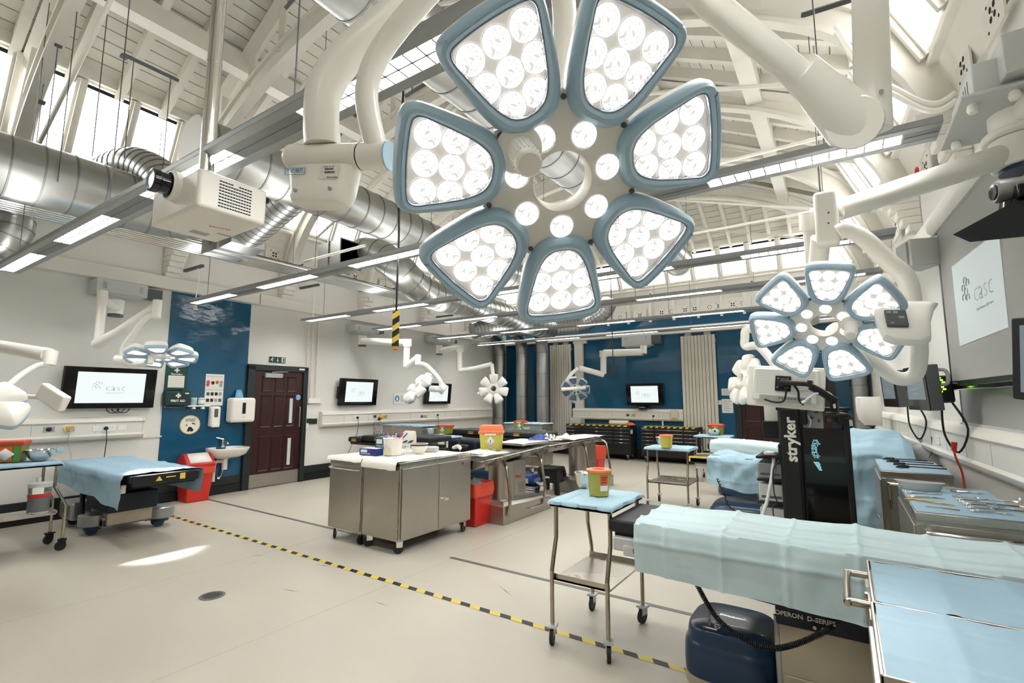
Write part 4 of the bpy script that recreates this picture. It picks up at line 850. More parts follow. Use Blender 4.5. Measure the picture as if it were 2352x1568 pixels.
part('sheet', MB().box((-.14, -.006, -.25), (.14, 0, .25)), 'labelw', t)
b = MB().box((-.14, -.0075, -.003), (.14, -.006, .003)); part('divider', b, 'ink2', t)
text('lettering', 'Good hygiene practice', .024, 'inkr', t, at(0, -.0068, .215) @ FACE)
for i, (x, z, m) in enumerate([(-.1, .12, 'inkr'), (-.03, .11, 'door'), (.035, .12, 'orange2'), (.1, .12, 'ink2'), (-.105, .08, 'inkr'), (.095, .07, 'ink2')]): part('picture', MB().rings([[(x+.026*cos(a)*(1+.2*sin(3*a)), -.0062, z+.03*sin(a)) for a in [2*pi*k/10 for k in range(10)]], [(x+.026*cos(a), -.0072, z+.03*sin(a)) for a in [2*pi*k/10 for k in range(10)]]]), m, t)
for j in range(2):
    for i in range(4): part('picture', MB().box((-.115+i*.062, -.0072, -.09-j*.1), (-.115+i*.062+.045, -.006, -.04-j*.1)), ['dgrey', 'ink', 'ink', 'ink2'][(i+j) % 4], t)
t = wthing('soap_dispenser', 'left', 488, 956, 'white wall soap dispenser under the hand washing poster', 'dispenser')
part('body', MB().box((-.075, -.11, -.16), (.075, 0, .16)), 'labelw', t, bev=.03, seg=3); part('window', MB().box((-.028, -.114, -.01), (.028, -.108, .12)), 'dgrey', t, bev=.006); part('lever', MB().box((-.06, -.125, -.17), (.06, -.08, -.1)), 'labelw', t, bev=.015)
t = wthing('towel_dispenser', 'left', 547, 941, 'large white paper towel dispenser beside the brown panelled door', 'dispenser')
part('body', MB().box((-.21, -.2, -.2), (.19, -.01, .2)), 'labelw', t, bev=.045, seg=4); part('window', MB().box((-.04, -.205, -.06), (.015, -.199, .12)), 'blackg', t, bev=.006); part('towel_slot', MB().box((-.12, -.16, -.215), (.12, -.06, -.195)), 'black', t); part('badge', MB().box((-.03, -.204, -.12), (.005, -.2, -.11)), 'ink2', t)
part('top_paper', MB().add([(-.12, -.1, .2), (.02, -.1, .2), (.02, -.03, .33), (-.06, -.03, .33)], [(0, 1, 2, 3)]), 'sky', t, solid=.003)
t = wthing('hygiene_sign', 'left', 436, 975, 'round white sign with yellow rim about hand washing above the red bin', 'sign')
part('rim', MB().cyl((0, -.008, 0), (0, 0, 0), .145, n=40), 'hyel', t); part('disc', MB().cyl((0, -.0105, 0), (0, -.008, 0), .133, n=40), 'labelw', t)
text('lettering', 'practise good', .026, 'ink', t, at(0, -.0115, .085) @ FACE, bold=.0006); text('lettering', 'hand hygiene', .026, 'ink', t, at(0, -.0115, .06) @ FACE, bold=.0006)
part('warning_triangle', MB().add([(-.075, -.0115, -.02), (-.025, -.0115, -.02), (-.05, -.0115, .025)], [(0, 1, 2)]), 'hyel', t); part('warning_mark', MB().box((-.053, -.0125, -.005), (-.047, -.0117, .012)).box((-.053, -.0125, -.014), (-.047, -.0117, -.009)), 'ink', t)
b = MB().box((.02, -.0125, .01), (.065, -.011, .022)).box((.035, -.0125, .02), (.045, -.011, .035)).box((.055, -.0125, -.005), (.067, -.011, .015)).cyl((.0, -.011, -.06), (.0, -.0125, -.06), .03, n=14).cyl((.025, -.011, -.08), (.025, -.0125, -.08), .025, n=14).cyl((-.02, -.011, -.085), (-.02, -.0125, -.085), .02, n=14); part('tap_and_hands', b, 'ink', t)
t = wthing('wash_basin', 'left', 506, 1032, 'white ceramic wash basin on the blue panel left of the brown door', 'basin', off=0)
bz = -.02
def bring(z, sx, y1, p=.6):
    o = []
    for i in range(28):
        a = 2*pi*i/28; c, s_ = cos(a), sin(a); o.append((abs(c)**p*(1 if c > 0 else -1)*sx, -.01-y1/2+abs(s_)**p*(1 if s_ > 0 else -1)*y1/2, z))
    return o
part('bowl', MB().rings([bring(-.13, .1, .2), bring(-.11, .2, .3), bring(-.06, .27, .38), bring(0, .29, .42), bring(.03, .3, .43), bring(.045, .295, .425), bring(.04, .25, .34), bring(-.02, .2, .28), bring(-.06, .1, .18)]), 'ceramic', t)
part('tap', MB().cyl((0, -.07, .04), (0, -.07, .16), .026, n=14).tube(smoothpts([(0, -.07, .1), (0, -.13, .12), (0, -.2, .115), (0, -.21, .09)], 4), .016, 8).tube([(0, -.07, .165), (-.13, -.1, .2)], .011, 8), 'chrome', t)
part('trap', MB().cyl((0, -.16, -.3), (0, -.16, -.13), .04, n=14).cyl((0, -.16, -.14), (0, -.16, -.12), .055, n=14).tube(smoothpts([(0, -.16, -.17), (-.05, -.15, -.17), (-.11, -.1, -.18), (-.12, -.08, -.3), (-.12, -.08, -.48)], 4), .026, 8), 'whited', t)
part('supply_pipe', MB().tube(smoothpts([(.02, -.05, -.1), (.03, -.05, -.35), (-.02, -.04, -.45), (-.05, -.03, -.4)], 4), .012, 6), 'chrome', t); part('wall_hook', MB().tube([(-.22, -.01, -.4), (-.25, -.05, -.4), (-.25, -.05, -.6)], .008, 6), 'chrome', t)
# pipes and plates right of the door
t = wthing('wall_conduit', 'left', 722, 800, 'three white conduit pipes running down beside the brown panelled door', 'pipe')
for u, v0, v1 in ((708, 745, 1000), (718, 740, 915), (730, 740, 915)):
    x, z0 = loc(t, 'left', u, v0); _, z1 = loc(t, 'left', u, v1); part('pipe', MB().cyl((x, -.02, z1), (x, -.02, z0), .016, n=8), 'trim', t)
x, z = loc(t, 'left', 719, 920); part('switch_box', MB().box((x-.14, -.05, z-.05), (x+.12, 0, z+.05)), 'labelw', t, bev=.005)
for u in (709, 721): x, z = loc(t, 'left', u, 967); part('dark_switch', MB().box((x-.05, -.02, z-.05), (x+.05, 0, z+.05)), 'fagreen', t, bev=.004)
x, z = loc(t, 'left', 700, 978); part('door_switch', MB().box((x-.05, -.03, z-.05), (x+.05, 0, z+.05)), 'labelw', t, bev=.004)
t = wthing('mask_notice', 'left', 917, 915, 'small white notice with a blue mask symbol between two wall screens', 'notice'); part('sheet', MB().box((-.17, -.004, -.12), (.17, 0, .12)), 'labelw', t)
part('mask_disc', MB().cyl((-.07, -.004, 0), (-.07, -.006, 0), .07, n=24), 'inkb', t); part('mask_mark', MB().cyl((-.07, -.006, .012), (-.07, -.0075, .012), .026, n=12).box((-.1, -.0075, -.045), (-.04, -.006, -.01)), 'labelw', t)
b = MB()
for i in range(5): b.box((.03, -.0055, -.06+i*.028), (.14, -.004, -.05+i*.028))
part('print_lines', b, 'ink2', t)
t = wthing('wall_trim_line', 'left', 345, 1003, 'thin white dado strip on the left wall between trunking and blue panel', 'strip'); x, z = loc(t, 'left', 370, 1001); part('strip', MB().box((-.1, -.012, -.01), (x, 0, .01)), 'trim', t)
# ---------------------------------------------------------------- blue back wall
def radiator(u0, u1, label, n):
    p, q = PY(u0, 850, 12.15), PY(u1, 850, 12.15); t = thing('vertical_radiator', Vector(((p.x+q.x)/2, 12.15, .3)), label, 'radiator', 'tall white radiators'); W = q.x-p.x; w_ = W/n
    for i in range(n): x = -W/2+w_*(i+.5); part('fin', MB().box((x-w_*.44, -.03, 0), (x+w_*.44, .03, 2.72)), 'rad', t, bev=.008)
    part('back_rail', MB().box((-W/2, .02, .1), (W/2, .05, .18)).box((-W/2, .02, 2.55), (W/2, .05, 2.63)), 'rad', t); part('top_bracket', MB().box((-W/2+.1, .0, 2.7), (-W/2+.25, .08, 2.8)).box((W/2-.25, 0, 2.7), (W/2-.1, .08, 2.8)), 'grey', t)
radiator(1264, 1312, 'tall white radiator on the blue back wall beside the three vertical ducts', 9)
rd = radiator(1566, 1646, 'tall white radiator on the blue back wall right of the far screen', 10)
p, q = WP('back', 1323, 850), WP('back', 1342, 850)
t = thing('cable_column', Vector(((p.x+q.x)/2, 12.25, 1.2)), 'white vertical cable trunking column left of the far screen', 'trunking'); part('column', MB().box((-(q.x-p.x)/2, -.09, 0), ((q.x-p.x)/2, 0, 1.82)), 'trim', t, bev=.006); part('head_box', MB().box((-.16, -.1, 1.82), (.24, 0, 1.92)), 'trim', t, bev=.006)
for u, v, lb, w_, h_ in ((1669, 900, 'small white notice on the blue back wall, upper of two by the far brown door', .11, .08), (1671, 932, 'white typed notice on the blue back wall, lower of two by the far brown door', .12, .16)):
    t = wthing('wall_notice', 'back', u, v, lb, 'notice', off=.012); part('sheet', MB().box((-w_, -.006, -h_), (w_, 0, h_)), 'labelw', t); b = MB()
    for i in range(6): b.box((-w_*.7, -.0075, -h_*.7+i*h_*.27), (w_*(.4+.3*(i % 2)), -.006, -h_*.62+i*h_*.27))
    part('print_lines', b, 'ink2', t)
t = wthing('wall_switch', 'back', 1652, 924, 'white switch on the blue back wall beside the right radiator', 'switch', off=.012); part('plate', MB().box((-.05, -.03, -.05), (.05, 0, .05)), 'labelw', t, bev=.005); part('rocker', MB().box((-.015, -.036, -.025), (.015, -.03, .025)), 'labelw', t)
t = wthing('wall_switch', 'back', 1318, 921, 'white switch on the blue back wall left of the cable column', 'switch', off=.012); part('plate', MB().box((-.05, -.03, -.05), (.05, 0, .05)), 'labelw', t, bev=.005); part('rocker', MB().box((-.015, -.036, -.025), (.015, -.03, .025)), 'labelw', t)
t = wthing('paper_dispenser', 'back', 1552, 953, 'small cream box on the blue back wall at the end of the far trunking', 'dispenser', off=.02); part('body', MB().box((-.1, -.14, -.12), (.1, 0, .12)), 'rad', t, bev=.02); part('slot', MB().box((-.06, -.142, -.09), (.06, -.138, -.075)), 'dgrey', t)
t = wthing('wall_switch', 'back', 1956, 971, 'white switch plate on the blue back wall left of the corner duct', 'switch', off=.012); part('plate', MB().box((-.06, -.03, -.06), (.06, 0, .06)), 'labelw', t, bev=.005); part('rocker', MB().box((-.015, -.036, -.025), (.015, -.03, .025)), 'labelw', t)
# ---------------------------------------------------------------- right wall: projection screen, board, screens, speaker
dR = WALLS['right'][1]
def rs(P): return (P-WALLS['right'][0]).dot(dR)
o = .13
p, q = WP('right', 2151, 549, o), WP('right', 2184, 876, o); s0 = rs(p); s1 = s0+3.3; zt, zb0 = 2.93, q.z
t = thing('projection_screen', WA('right', s0, o, zb0), 'large grey projection screen with black border on the right wall', 'screen', None, wrot('right'))
W = s1-s0; H = zt-zb0
part('cloth', MB().box((.03, 0, .0), (W-.03, .004, H)), 'proj', t, smooth=False); part('border', MB().box((-.01, -.002, 0), (.03, .006, H)).box((0, -.002, -.05), (W, .006, .0)), 'black', t); part('weight_bar', MB().box((-.02, -.015, -.075), (W, .02, -.035)), 'blackg', t, bev=.008)
part('housing', MB().rings([[(-.05, y, z) for y, z in ((-.02, H), (-.05, H+.03), (-.06, H+.09), (-.03, H+.14), (.1, H+.15), (.1, H))], [(W, y, z) for y, z in ((-.02, H), (-.05, H+.03), (-.06, H+.09), (-.03, H+.14), (.1, H+.15), (.1, H))]]), 'trim', t)
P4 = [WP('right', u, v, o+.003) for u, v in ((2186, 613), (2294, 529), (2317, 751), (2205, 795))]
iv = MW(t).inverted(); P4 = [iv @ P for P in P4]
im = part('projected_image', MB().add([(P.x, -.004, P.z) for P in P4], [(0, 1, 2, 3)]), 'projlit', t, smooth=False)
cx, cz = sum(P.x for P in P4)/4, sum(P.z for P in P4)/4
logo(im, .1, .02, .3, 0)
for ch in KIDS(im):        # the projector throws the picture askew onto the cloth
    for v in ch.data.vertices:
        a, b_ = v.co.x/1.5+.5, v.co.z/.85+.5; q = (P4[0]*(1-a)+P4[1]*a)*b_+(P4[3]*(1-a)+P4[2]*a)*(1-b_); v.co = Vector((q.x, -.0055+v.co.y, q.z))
p = WP('right', 2206, 885, .02); t = thing('whiteboard', WA('right', rs(p), .02, 1.27), 'grey glass writing board on the right wall under the projection screen', 'board', None, wrot('right'))
part('board', MB().box((0, -.006, .03), (3, .01, .5)), 'board', t); part('pen_rail', MB().box((0, -.03, -.005), (3, .01, .03)), 'box', t, bev=.004); part('side_trim', MB().box((-.012, -.012, 0), (.01, .01, .5)), 'alud', t); part('fixing', MB().cyl((.35, -.006, .33), (.35, -.016, .33), .012, n=12), 'chrome', t)
def rtv(u0, v0, u1, v1, d, label, w_=.62, yaw=25):
    c = PD((u0+u1)/2, (v0+v1)/2, d); H = (v1-v0)/FPX*d*.93
    t = thing('side_screen', c, label, 'screen', 'flat screens on the walls', radians(-yaw)); t.rotation_euler = (radians(3), 0, radians(yaw-180+90)); W = w_
    part('casing', MB().box((-W/2, 0, -H/2), (W/2, .09, H/2)), 'dgrey', t, bev=.008); part('bezel', MB().box((-W/2, -.006, -H/2), (W/2, 0, H/2)), 'blackg', t, bev=.004)
    s = part('screen', MB().box((-W/2+.05, -.008, -H/2+.09), (W/2-.05, -.006, H/2-.06)), 'screenoff', t); part('screen_lines', MB().box((-.12, -.0095, -.02), (.12, -.008, -.01)).box((-.1, -.0095, -.05), (.1, -.008, -.043)), 'ink2', s)
    part('rear_box', MB().box((-W*.3, .09, -H*.35), (W*.32, .2, H*.25)), 'black', t, bev=.02); b = MB(); 
    part('rear_handle', MB().tube(smoothpts([(W*.42, .08, H*.05), (W*.46, .14, H*.08), (W*.46, .14, H*.34), (W*.42, .08, H*.38)], 4), .014, 8), 'grey', t)
    for k in range(7): b.cb((W*.33+.0, .11+.012*(k % 3), H*(.2-.05*k)), (.006, .02, .012))
    part('status_lights', b, 'ledgreen', t); part('wall_arm', MB().tube([(W*.1, .18, 0), (W*.5, .3, 0), (W*.7, .45, 0)], .03, 8), 'black', t)
    part('cables', MB().tube(smoothpts([(W*.3, .1, -H/2+.02), (W*.25, .1, -H/2-.2), (W*.3, .16, -H/2-.34), (W*.55, .2, -H/2-.15), (W*.5, .14, -H/2+.06)], 5), .008, 6), 'black', t)
    return t
rtv(2080, 838, 2130, 945, 4.2, 'dark screen on the right wall, nearer of two with green lights behind', .55, 9)
rtv(2018, 850, 2066, 937, 5.4, 'dark screen on the right wall, farther of two beside the bent lamp yoke', .55, 9)
q = WP('right', 2112, 590, .25); t = thing('wall_speaker', q, 'grey loudspeaker box on the right wall at the corner of the projection screen', 'speaker', None, wrot('right')+radians(25))
part('cabinet', MB().rings([[(-.1, -.1, -.1), (.1, -.14, -.1), (.14, .1, -.1), (-.14, .1, -.1)], [(-.1, -.1, .14), (.1, -.14, .14), (.14, .1, .14), (-.14, .1, .14)]]), 'box', t, bev=.01); part('grille', MB().box((-.09, -.135, -.08), (.09, -.12, .12), T=Matrix.Rotation(radians(-11), 4, 'Z')), 'grey', t); part('bracket', MB().box((-.04, .08, -.02), (.04, .25, .02)), 'blackm', t)
q = PD(2335, 435, 2.1); t = thing('room_camera', q, 'silver and black swivel camera on a dark shelf before the projection screen', 'camera'); t.rotation_euler = (0, 0, radians(-80))
part('camera_head', MB().rings([[(r*cos(a), y, r*sin(a)) for a in [2*pi*k/20 for k in range(20)]] for y, r in ((.06, .04), (.05, .052), (-.06, .052), (-.075, .045), (-.075, .03))], T=at(0, 0, 0)), 'silver', t); part('lens', MB().rings([[(r*cos(a), y, r*sin(a)) for a in [2*pi*k/16 for k in range(16)]] for y, r in ((-.06, .036), (-.08, .034), (-.078, .02))]), 'blackg', t)
part('base', MB().cyl((0, 0, -.11), (0, 0, -.05), .07, .06, 20).box((-.08, -.03, -.06), (.08, .05, -.0)), 'blackg', t, bev=.006)
part('shelf', MB().rings([[(-.2, -.16, -.115), (.2, -.1, -.115), (.2, .25, -.115), (-.2, .2, -.115)], [(-.2, -.1, -.16), (.2, -.05, -.16), (.2, .25, -.16), (-.2, .2, -.16)]]), 'blackm', t); part('post', MB().cyl((.05, .1, -1.6), (.05, .1, -.16), .02, n=10), 'black', t)
q = PD(2345, 800, 1.9); t = thing('side_screen', q, 'black edge of a screen cut by the right side of the picture', 'screen', 'flat screens on the walls'); t.rotation_euler = (0, radians(6), radians(-60))
part('casing', MB().box((-.04, 0, -.2), (.5, .05, .12)), 'blackm', t, bev=.006); part('screen', MB().box((0, -.004, -.17), (.47, 0, .09)), 'screenoff', t)
q = WP('right', 2026, 945, .2); t = thing('towel_dispenser', q, 'white rounded paper towel dispenser in the right back corner', 'dispenser', None, wrot('right')); part('body', MB().rings([bring(-.2, .12, .22), bring(-.12, .19, .28), bring(.0, .22, .3), bring(.2, .22, .3), bring(.22, .21, .28)]), 'labelw', t); part('slot', MB().box((-.1, -.2, -.215), (.1, -.1, -.2)), 'dgrey', t)
# ---------------------------------------------------------------- small hung things
P = PD(909, 755, 4.6); t = thing('hanging_control', P, 'yellow and black striped crane control box hanging on a black cord', 'pendant', None, radians(47))
h = .165; b = MB().box((-.032, -.032, -h), (.032, .032, h)); part('box', b, 'hblk', t, bev=.004)
for k in range(3):
    z = -.15+k*.115; b = MB(); b.add([(-.034, -.034, z), (.034, -.034, z+.05), (.034, -.034, z+.105), (-.034, -.034, z+.055)], [(0, 1, 2, 3)]); b.add([(.034, -.034, z+.05), (.034, .034, z), (.034, .034, z+.055), (.034, -.034, z+.105)], [(0, 1, 2, 3)]); part('yellow_stripe', b, 'hyel', t)
part('cord', MB().tube([(0, 0, h), (.005, 0, .9), (-.01, 0, 1.7), (.02, .1, 2.9)], .011, 6), 'black', t); part('bottom_button', MB().cyl((0, 0, -h-.03), (0, 0, -h), .025, n=12), 'yel', t); part('red_tip', MB().cyl((0, 0, -h-.036), (0, 0, -h-.03), .02, n=12), 'red', t)
P = PD(1408, 840, 9.0); t = thing('hanging_control', P, 'slim black pull handle hanging on a thin cord before the blue back wall', 'pendant'); part('grip', MB().cyl((0, 0, -.2), (0, 0, .13), .035, .03, 10), 'black', t); part('cord', MB().tube([(0, 0, .13), (-.01, 0, 4.6)], .009, 5), 'black', t)
P = PD(935, 85, 3.4); t = thing('crane_hook_cover', P, 'yellow round cover under the roof beside the largest lamp arm', 'cover'); part('dome', MB().lathe([(.0, -.03), (.05, -.025), (.07, 0), (.06, .05), (0, .06)], 18), 'yel', t); part('gland', MB().cyl((.02, 0, -.07), (.02, 0, -.02), .01, .02, 10), 'black', t)
for (a, c, d0, d1, lb) in (((283, 125), (410, 185), 4.6, 5.0, 'grey slotted steel channel hanging on two wires at the upper left'), ((655, 20), (690, -20), 4.2, 4.2, 'dark slotted channel at the top edge left of the largest lamp arm'), ((930, 222), (1020, 165), 4.4, 4.4, 'dark slotted channel under the roof left of the topmost lit petals'), ((1843, 35), (1985, -10), 3.2, 3.2, 'dark slotted channel at the top edge left of the white drop tube')):
    A, B = PD(*a, d0), PD(*c, d1); t = thing('channel_bar', A, lb, 'bar'); part('channel', MB().tube([A, B], .02, 4), 'post', t, world=True); b = MB()
    for f in (.18, .85): q = A.lerp(B, f); b.tube([q, q-Vector((0, 0, 1.0))], .004, 5) if d0 != d1 else b.tube([q, q+Vector((0, 0, .6))], .005, 5)
    part('wires', b, 'post', t, world=True)
for u, v, lb in ((425, 622, 'short steel channel bracket on the left wall beam above the tall blue panel'), (690, 662, 'short steel channel bracket on the left wall beam above the brown door'), (1003, 728, 'short steel channel bracket on the left wall beam near the back ducts')):
    t = wthing('beam_bracket', 'left', u, v, lb, 'bracket'); part('arm', MB().box((-.02, -.55, -.02), (.02, 0, .02)), 'post', t); part('cord', MB().tube(smoothpts([(0, -.4, 0), (.02, -.42, -.2), (.0, -.42, -.4), (0, -.42, -.55)], 4), .008, 5), 'whited', t); part('cord_end', MB().cyl((0, -.42, -.66), (0, -.42, -.55), .03, .012, 10), 'whited', t)
for ri, (u, v0, v1, d) in enumerate(((133, 105, 420, 5.2), (180, 0, 440, 5.0), (95, 235, 335, 5.4), (285, 130, 400, 5.3), (250, 0, 380, 5.1))):
    A, B = PD(u, v0, d), PD(u-10, v1, d); B = Vector((A.x, A.y, B.z)); t = thing('suspension_rod', A, 'thin dark rod above the large left duct, '+['third from the left', 'fourth from the left', 'shortest of five, farthest left', 'fifth from the left, nearest the end cap', 'between the last two'][ri], 'rod', 'duct suspension rods'); part('rod', MB().cyl(B, A+Vector((0, 0, .5)), .0045, n=6), 'post', t, world=True); part('clamp', MB().cb((0, 0, 0), (.06, .06, .03), T=at(*A)), 'dgrey', t, world=True)
P = WP('right', 2109, 397, .1); t = thing('no_entry_sign', P, 'small red ring prohibition sign high on the right wall', 'sign', None, wrot('right')); part('ring', MB().tube([(.055*cos(a), -.01, .055*sin(a)) for a in [2*pi*k/24 for k in range(24)]], .009, 6, closed=True), 'red', t); part('bar', MB().tube([(-.04, -.01, .04), (.04, -.01, -.04)], .008, 6), 'red', t)
for (v, dz_) in ((0, 0), (1, .06)):
    t = thing('wall_cable', PD(1990, 170, 3.9), 'white cable pipe bending along the arch at the upper right, ' + ('upper' if v == 0 else 'lower')+' of two', 'pipe'); part('pipe', MB().tube(smoothpts([PD(1920, 60, 4.2)-Vector((0, 0, dz_)), PD(1990, 165, 4.0)-Vector((0, 0, dz_)), PD(2060, 205, 3.9)-Vector((0, 0, dz_)), PD(2120, 235, 3.8)-Vector((0, 0, dz_)), PD(2160, 235, 3.75)-Vector((0, 0, dz_)), PD(2195, 212, 3.7)-Vector((0, 0, dz_))], 6), .022, 8), 'white', t, world=True)
# ---------------------------------------------------------------- furniture helpers
def dep(P): P = Vector(P)-CAM; f = Vector((-sin(YAW), cos(YAW), 0)); return f.dot(P)*cos(PITCH)+P.z*sin(PITCH)
def S(px, P): return px/FPX*dep(P)
def caster(parent, x, y, r=.045, steel='grey', lock=True, ang=0):
    T = at(x, y, 0) @ Matrix.Rotation(ang, 4, 'Z')
    c = part('caster', MB().box((-.016, -.03, r*1.2), (-.012, .03, r*2.3), T=T).box((.012, -.03, r*1.2), (.016, .03, r*2.3), T=T).box((-.03, -.035, r*2.2), (.03, .035, r*2.45), T=T).tube([T @ Vector((0, .0, r*2.4)), T @ Vector((0, 0, r*3.2))], .012, 8), steel, parent)
    part('wheel', MB().tube([T @ Vector((-.011, -.01, r)), T @ Vector((.011, -.01, r))], r, 18), 'rubber' if steel != 'greyw' else 'grey', c); return c
def trolley(cx, cy, w, d, h, label, bend=.07, shelf=.36, foot='box', splay='y', n=10):
    t = thing('instrument_trolley', (cx, cy, 0), label, 'trolley', 'steel tube instrument trolleys')
    part('top_tray', MB().box((-w/2, -d/2, h-.035), (w/2, d/2, h-.012)).box((-w/2, -d/2, h-.035), (-w/2+.01, d/2, h)).box((w/2-.01, -d/2, h-.035), (w/2, d/2, h)).box((-w/2, -d/2, h-.035), (w/2, -d/2+.01, h)).box((-w/2, d/2-.01, h-.035), (w/2, d/2, h)), 'steel', t, bev=.003)
    part('lower_shelf', MB().box((-w/2+.02, -d/2+.0, shelf), (w/2-.02, d/2, shelf+.012)).box((-w/2+.02, -d/2, shelf), (w/2-.02, -d/2+.01, shelf+.04)).box((-w/2+.02, d/2-.01, shelf), (w/2-.02, d/2, shelf+.04)), 'steel', t)
    for sx in (-1, 1):
        for sy in (-1, 1):
            x, y0 = sx*(w/2-.025), sy*(d/2-.04); y1 = y0+sy*bend
            lg = part('leg', MB().tube(smoothpts([(x, y0, h-.03), (x, y0, h*.75), (x, y0+sy*bend*.15, h*.7), (x, y1-sy*bend*.1, h*.53), (x, y1, h*.46), (x, y1, .12)], 5), .0135, n), 'tubesteel', t)
            caster(t, x, y1, .045, foot, ang=random.uniform(-.6, .6))
    return t
def cloth_top(cx, cy, w, d, z, label, m='drapec', over=.02, hang=.05, fold=4, cat='drape', name='blue_drape', group=None):
    hang = hang*.3
    def fn(u, v):
        x, y = (u-.5)*(w+2*(over+hang)), (v-.5)*(d+2*(over+hang)); ex, ey = max(0, abs(x)-w/2-over*.2), max(0, abs(y)-d/2-over*.2); zz = .004+.004*abs(nz(x+cx, y+cy, 3, 5)); k = ex+ey
        gx = abs(((u*fold) % 1)-.5); gy = abs(((v*3) % 1)-.5); zz += .004*max(0, 1-(.5-gx)*18)+.004*max(0, 1-(.5-gy)*18)
        x2 = max(-w/2-.012-.01*nz(0, y*3, cx, 3), min(w/2+.012+.01*nz(1, y*3, cx, 3), x)); y2 = max(-d/2-.012-.012*nz(x*3, 0, cy, 3), min(d/2+.012+.012*nz(x*3, 1, cy, 3), y))
        return (x2, y2, zz-min(k, .5)*1.0)
    t = thing(name, (cx, cy, z), label, cat, group); part('cloth', MB().grid(fn, 36, 28), m, t, ang=60); return t
def tub(P, r, h, label, m='yellow', lid='orange', lab=True, name='sharps_tub'):
    t = thing(name, P, label, 'sharps bin', 'sharps bins')
    part('tub', MB().lathe([(r*.84, 0), (r*.86, .004), (r*.98, h*.82), (r*1.0, h*.83), (r*1.0, h*.9)], 28), m, t)
    l = part('lid', MB().lathe([(r*1.04, h*.86), (r*1.1, h*.88), (r*1.1, h*.95), (r*1.03, h*.97), (r*.95, h*.96), (0, h*.965)], 28), lid, t)
    part('lid_flap', MB().box((-r*.45, -r*.3, h*.96), (r*.5, r*.25, h*1.0)).box((-r*.2, -r*.15, h*1.0), (r*.35, r*.1, h*1.03)), lid, l, bev=.003)
    if lab:
        f = CAM-Vector(P); a0 = math.atan2(f.y, f.x)+.55
        def patch(a, c, z0, z1, k=1.006): return [[(r*(.86+.12*z/(h*.82))*k*cos(q), r*(.86+.12*z/(h*.82))*k*sin(q), z) for q in [a+(c-a)*i/8 for i in range(9)]] for z in (z0, z1)]
        part('label', MB().rings(patch(a0-.42, a0+.42, h*.4, h*.8), cap0=False, cap1=False, closed=False), 'orange2', t); part('label_lower', MB().rings(patch(a0-.42, a0+.42, h*.2, h*.4), cap0=False, cap1=False, closed=False), 'labelw', t)
        part('label_print', MB().rings(patch(a0-.3, a0+.3, h*.68, h*.71, 1.012), cap0=False, cap1=False, closed=False).rings(patch(a0-.3, a0+.2, h*.6, h*.63, 1.012), cap0=False, cap1=False, closed=False).rings(patch(a0-.3, a0+.25, h*.5, h*.53, 1.012), cap0=False, cap1=False, closed=False), 'ink', t)
    return t
def sbox(P, w, d, h, label, m='yellow', lid='orange', rot=0, sign=True, lh=.3, grp='sharps bins'):
    t = thing('sharps_box', P, label, 'sharps bin', grp, rot)
    def q(s, z, ch=.0): return [(-w/2*s, -d/2*s, z), (w/2*s, -d/2*s, z), (w/2*s, d/2*s, z), (-w/2*s, d/2*s, z)]
    zb = h*(1-lh)
    part('body', MB().rings([q(.84, 0), q(.86, .005), q(.98, zb)]), m, t, bev=.012, seg=3)
    part('lid', MB().rings([q(1.0, zb-.015), q(1.06, zb-.012), q(1.06, zb+.02), q(1.0, zb+.025), q(.96, h*.93), q(.88, h)]), lid, t, bev=.008)
    if sign:
        y = -d/2*.93; zc = zb*.52; e = min(w*.22, zb*.3)
        part('diamond_label', MB().add([(-e*.8, y-.008, zc), (0, y-.006, zc-e), (e*.8, y-.008, zc), (0, y-.012, zc+e)], [(0, 1, 2, 3)]), 'labelw', t, solid=.002)
        part('diamond_frame', MB().tube([(-e*1.0, y-.01, zc), (0, y-.008, zc-e*1.25), (e*1.0, y-.01, zc), (0, y-.014, zc+e*1.25)], .003, 4, closed=True), 'labelw', t)
        part('label_bars', MB().box((-e*1.1, y-.013, zc+e*1.25), (e*1.1, y-.008, zc+e*1.6)).box((-e*1.1, y-.006, zc-e*1.75), (-e*.3, y-.002, zc-e*1.35)).box((e*.3, y-.006, zc-e*1.75), (e*1.1, y-.002, zc-e*1.35)), 'labelw', t)
        part('hazard_mark', MB().box((-.004, y-.014, zc-e*.1), (.004, y-.01, zc+e*.45)), 'ink', t)
    return t
def bowl(P, r, h, label, m='chrome', inner=None):
    t = thing('steel_bowl', P, label, 'bowl', 'bowls on trolleys and cabinets'); part('bowl', MB().lathe([(0, .0), (r*.5, .0), (r*.72, h*.25), (r*.92, h*.65), (r, h), (r*1.04, h*1.01), (r*.97, h*.96), (r*.86, h*.6), (r*.62, h*.22), (0, h*.08)], 28), m, t); part('rim', MB().tube([(r*1.02*cos(a), r*1.02*sin(a), h) for a in [2*pi*k/28 for k in range(28)]], r*.035, 5, closed=True), m, t); return t
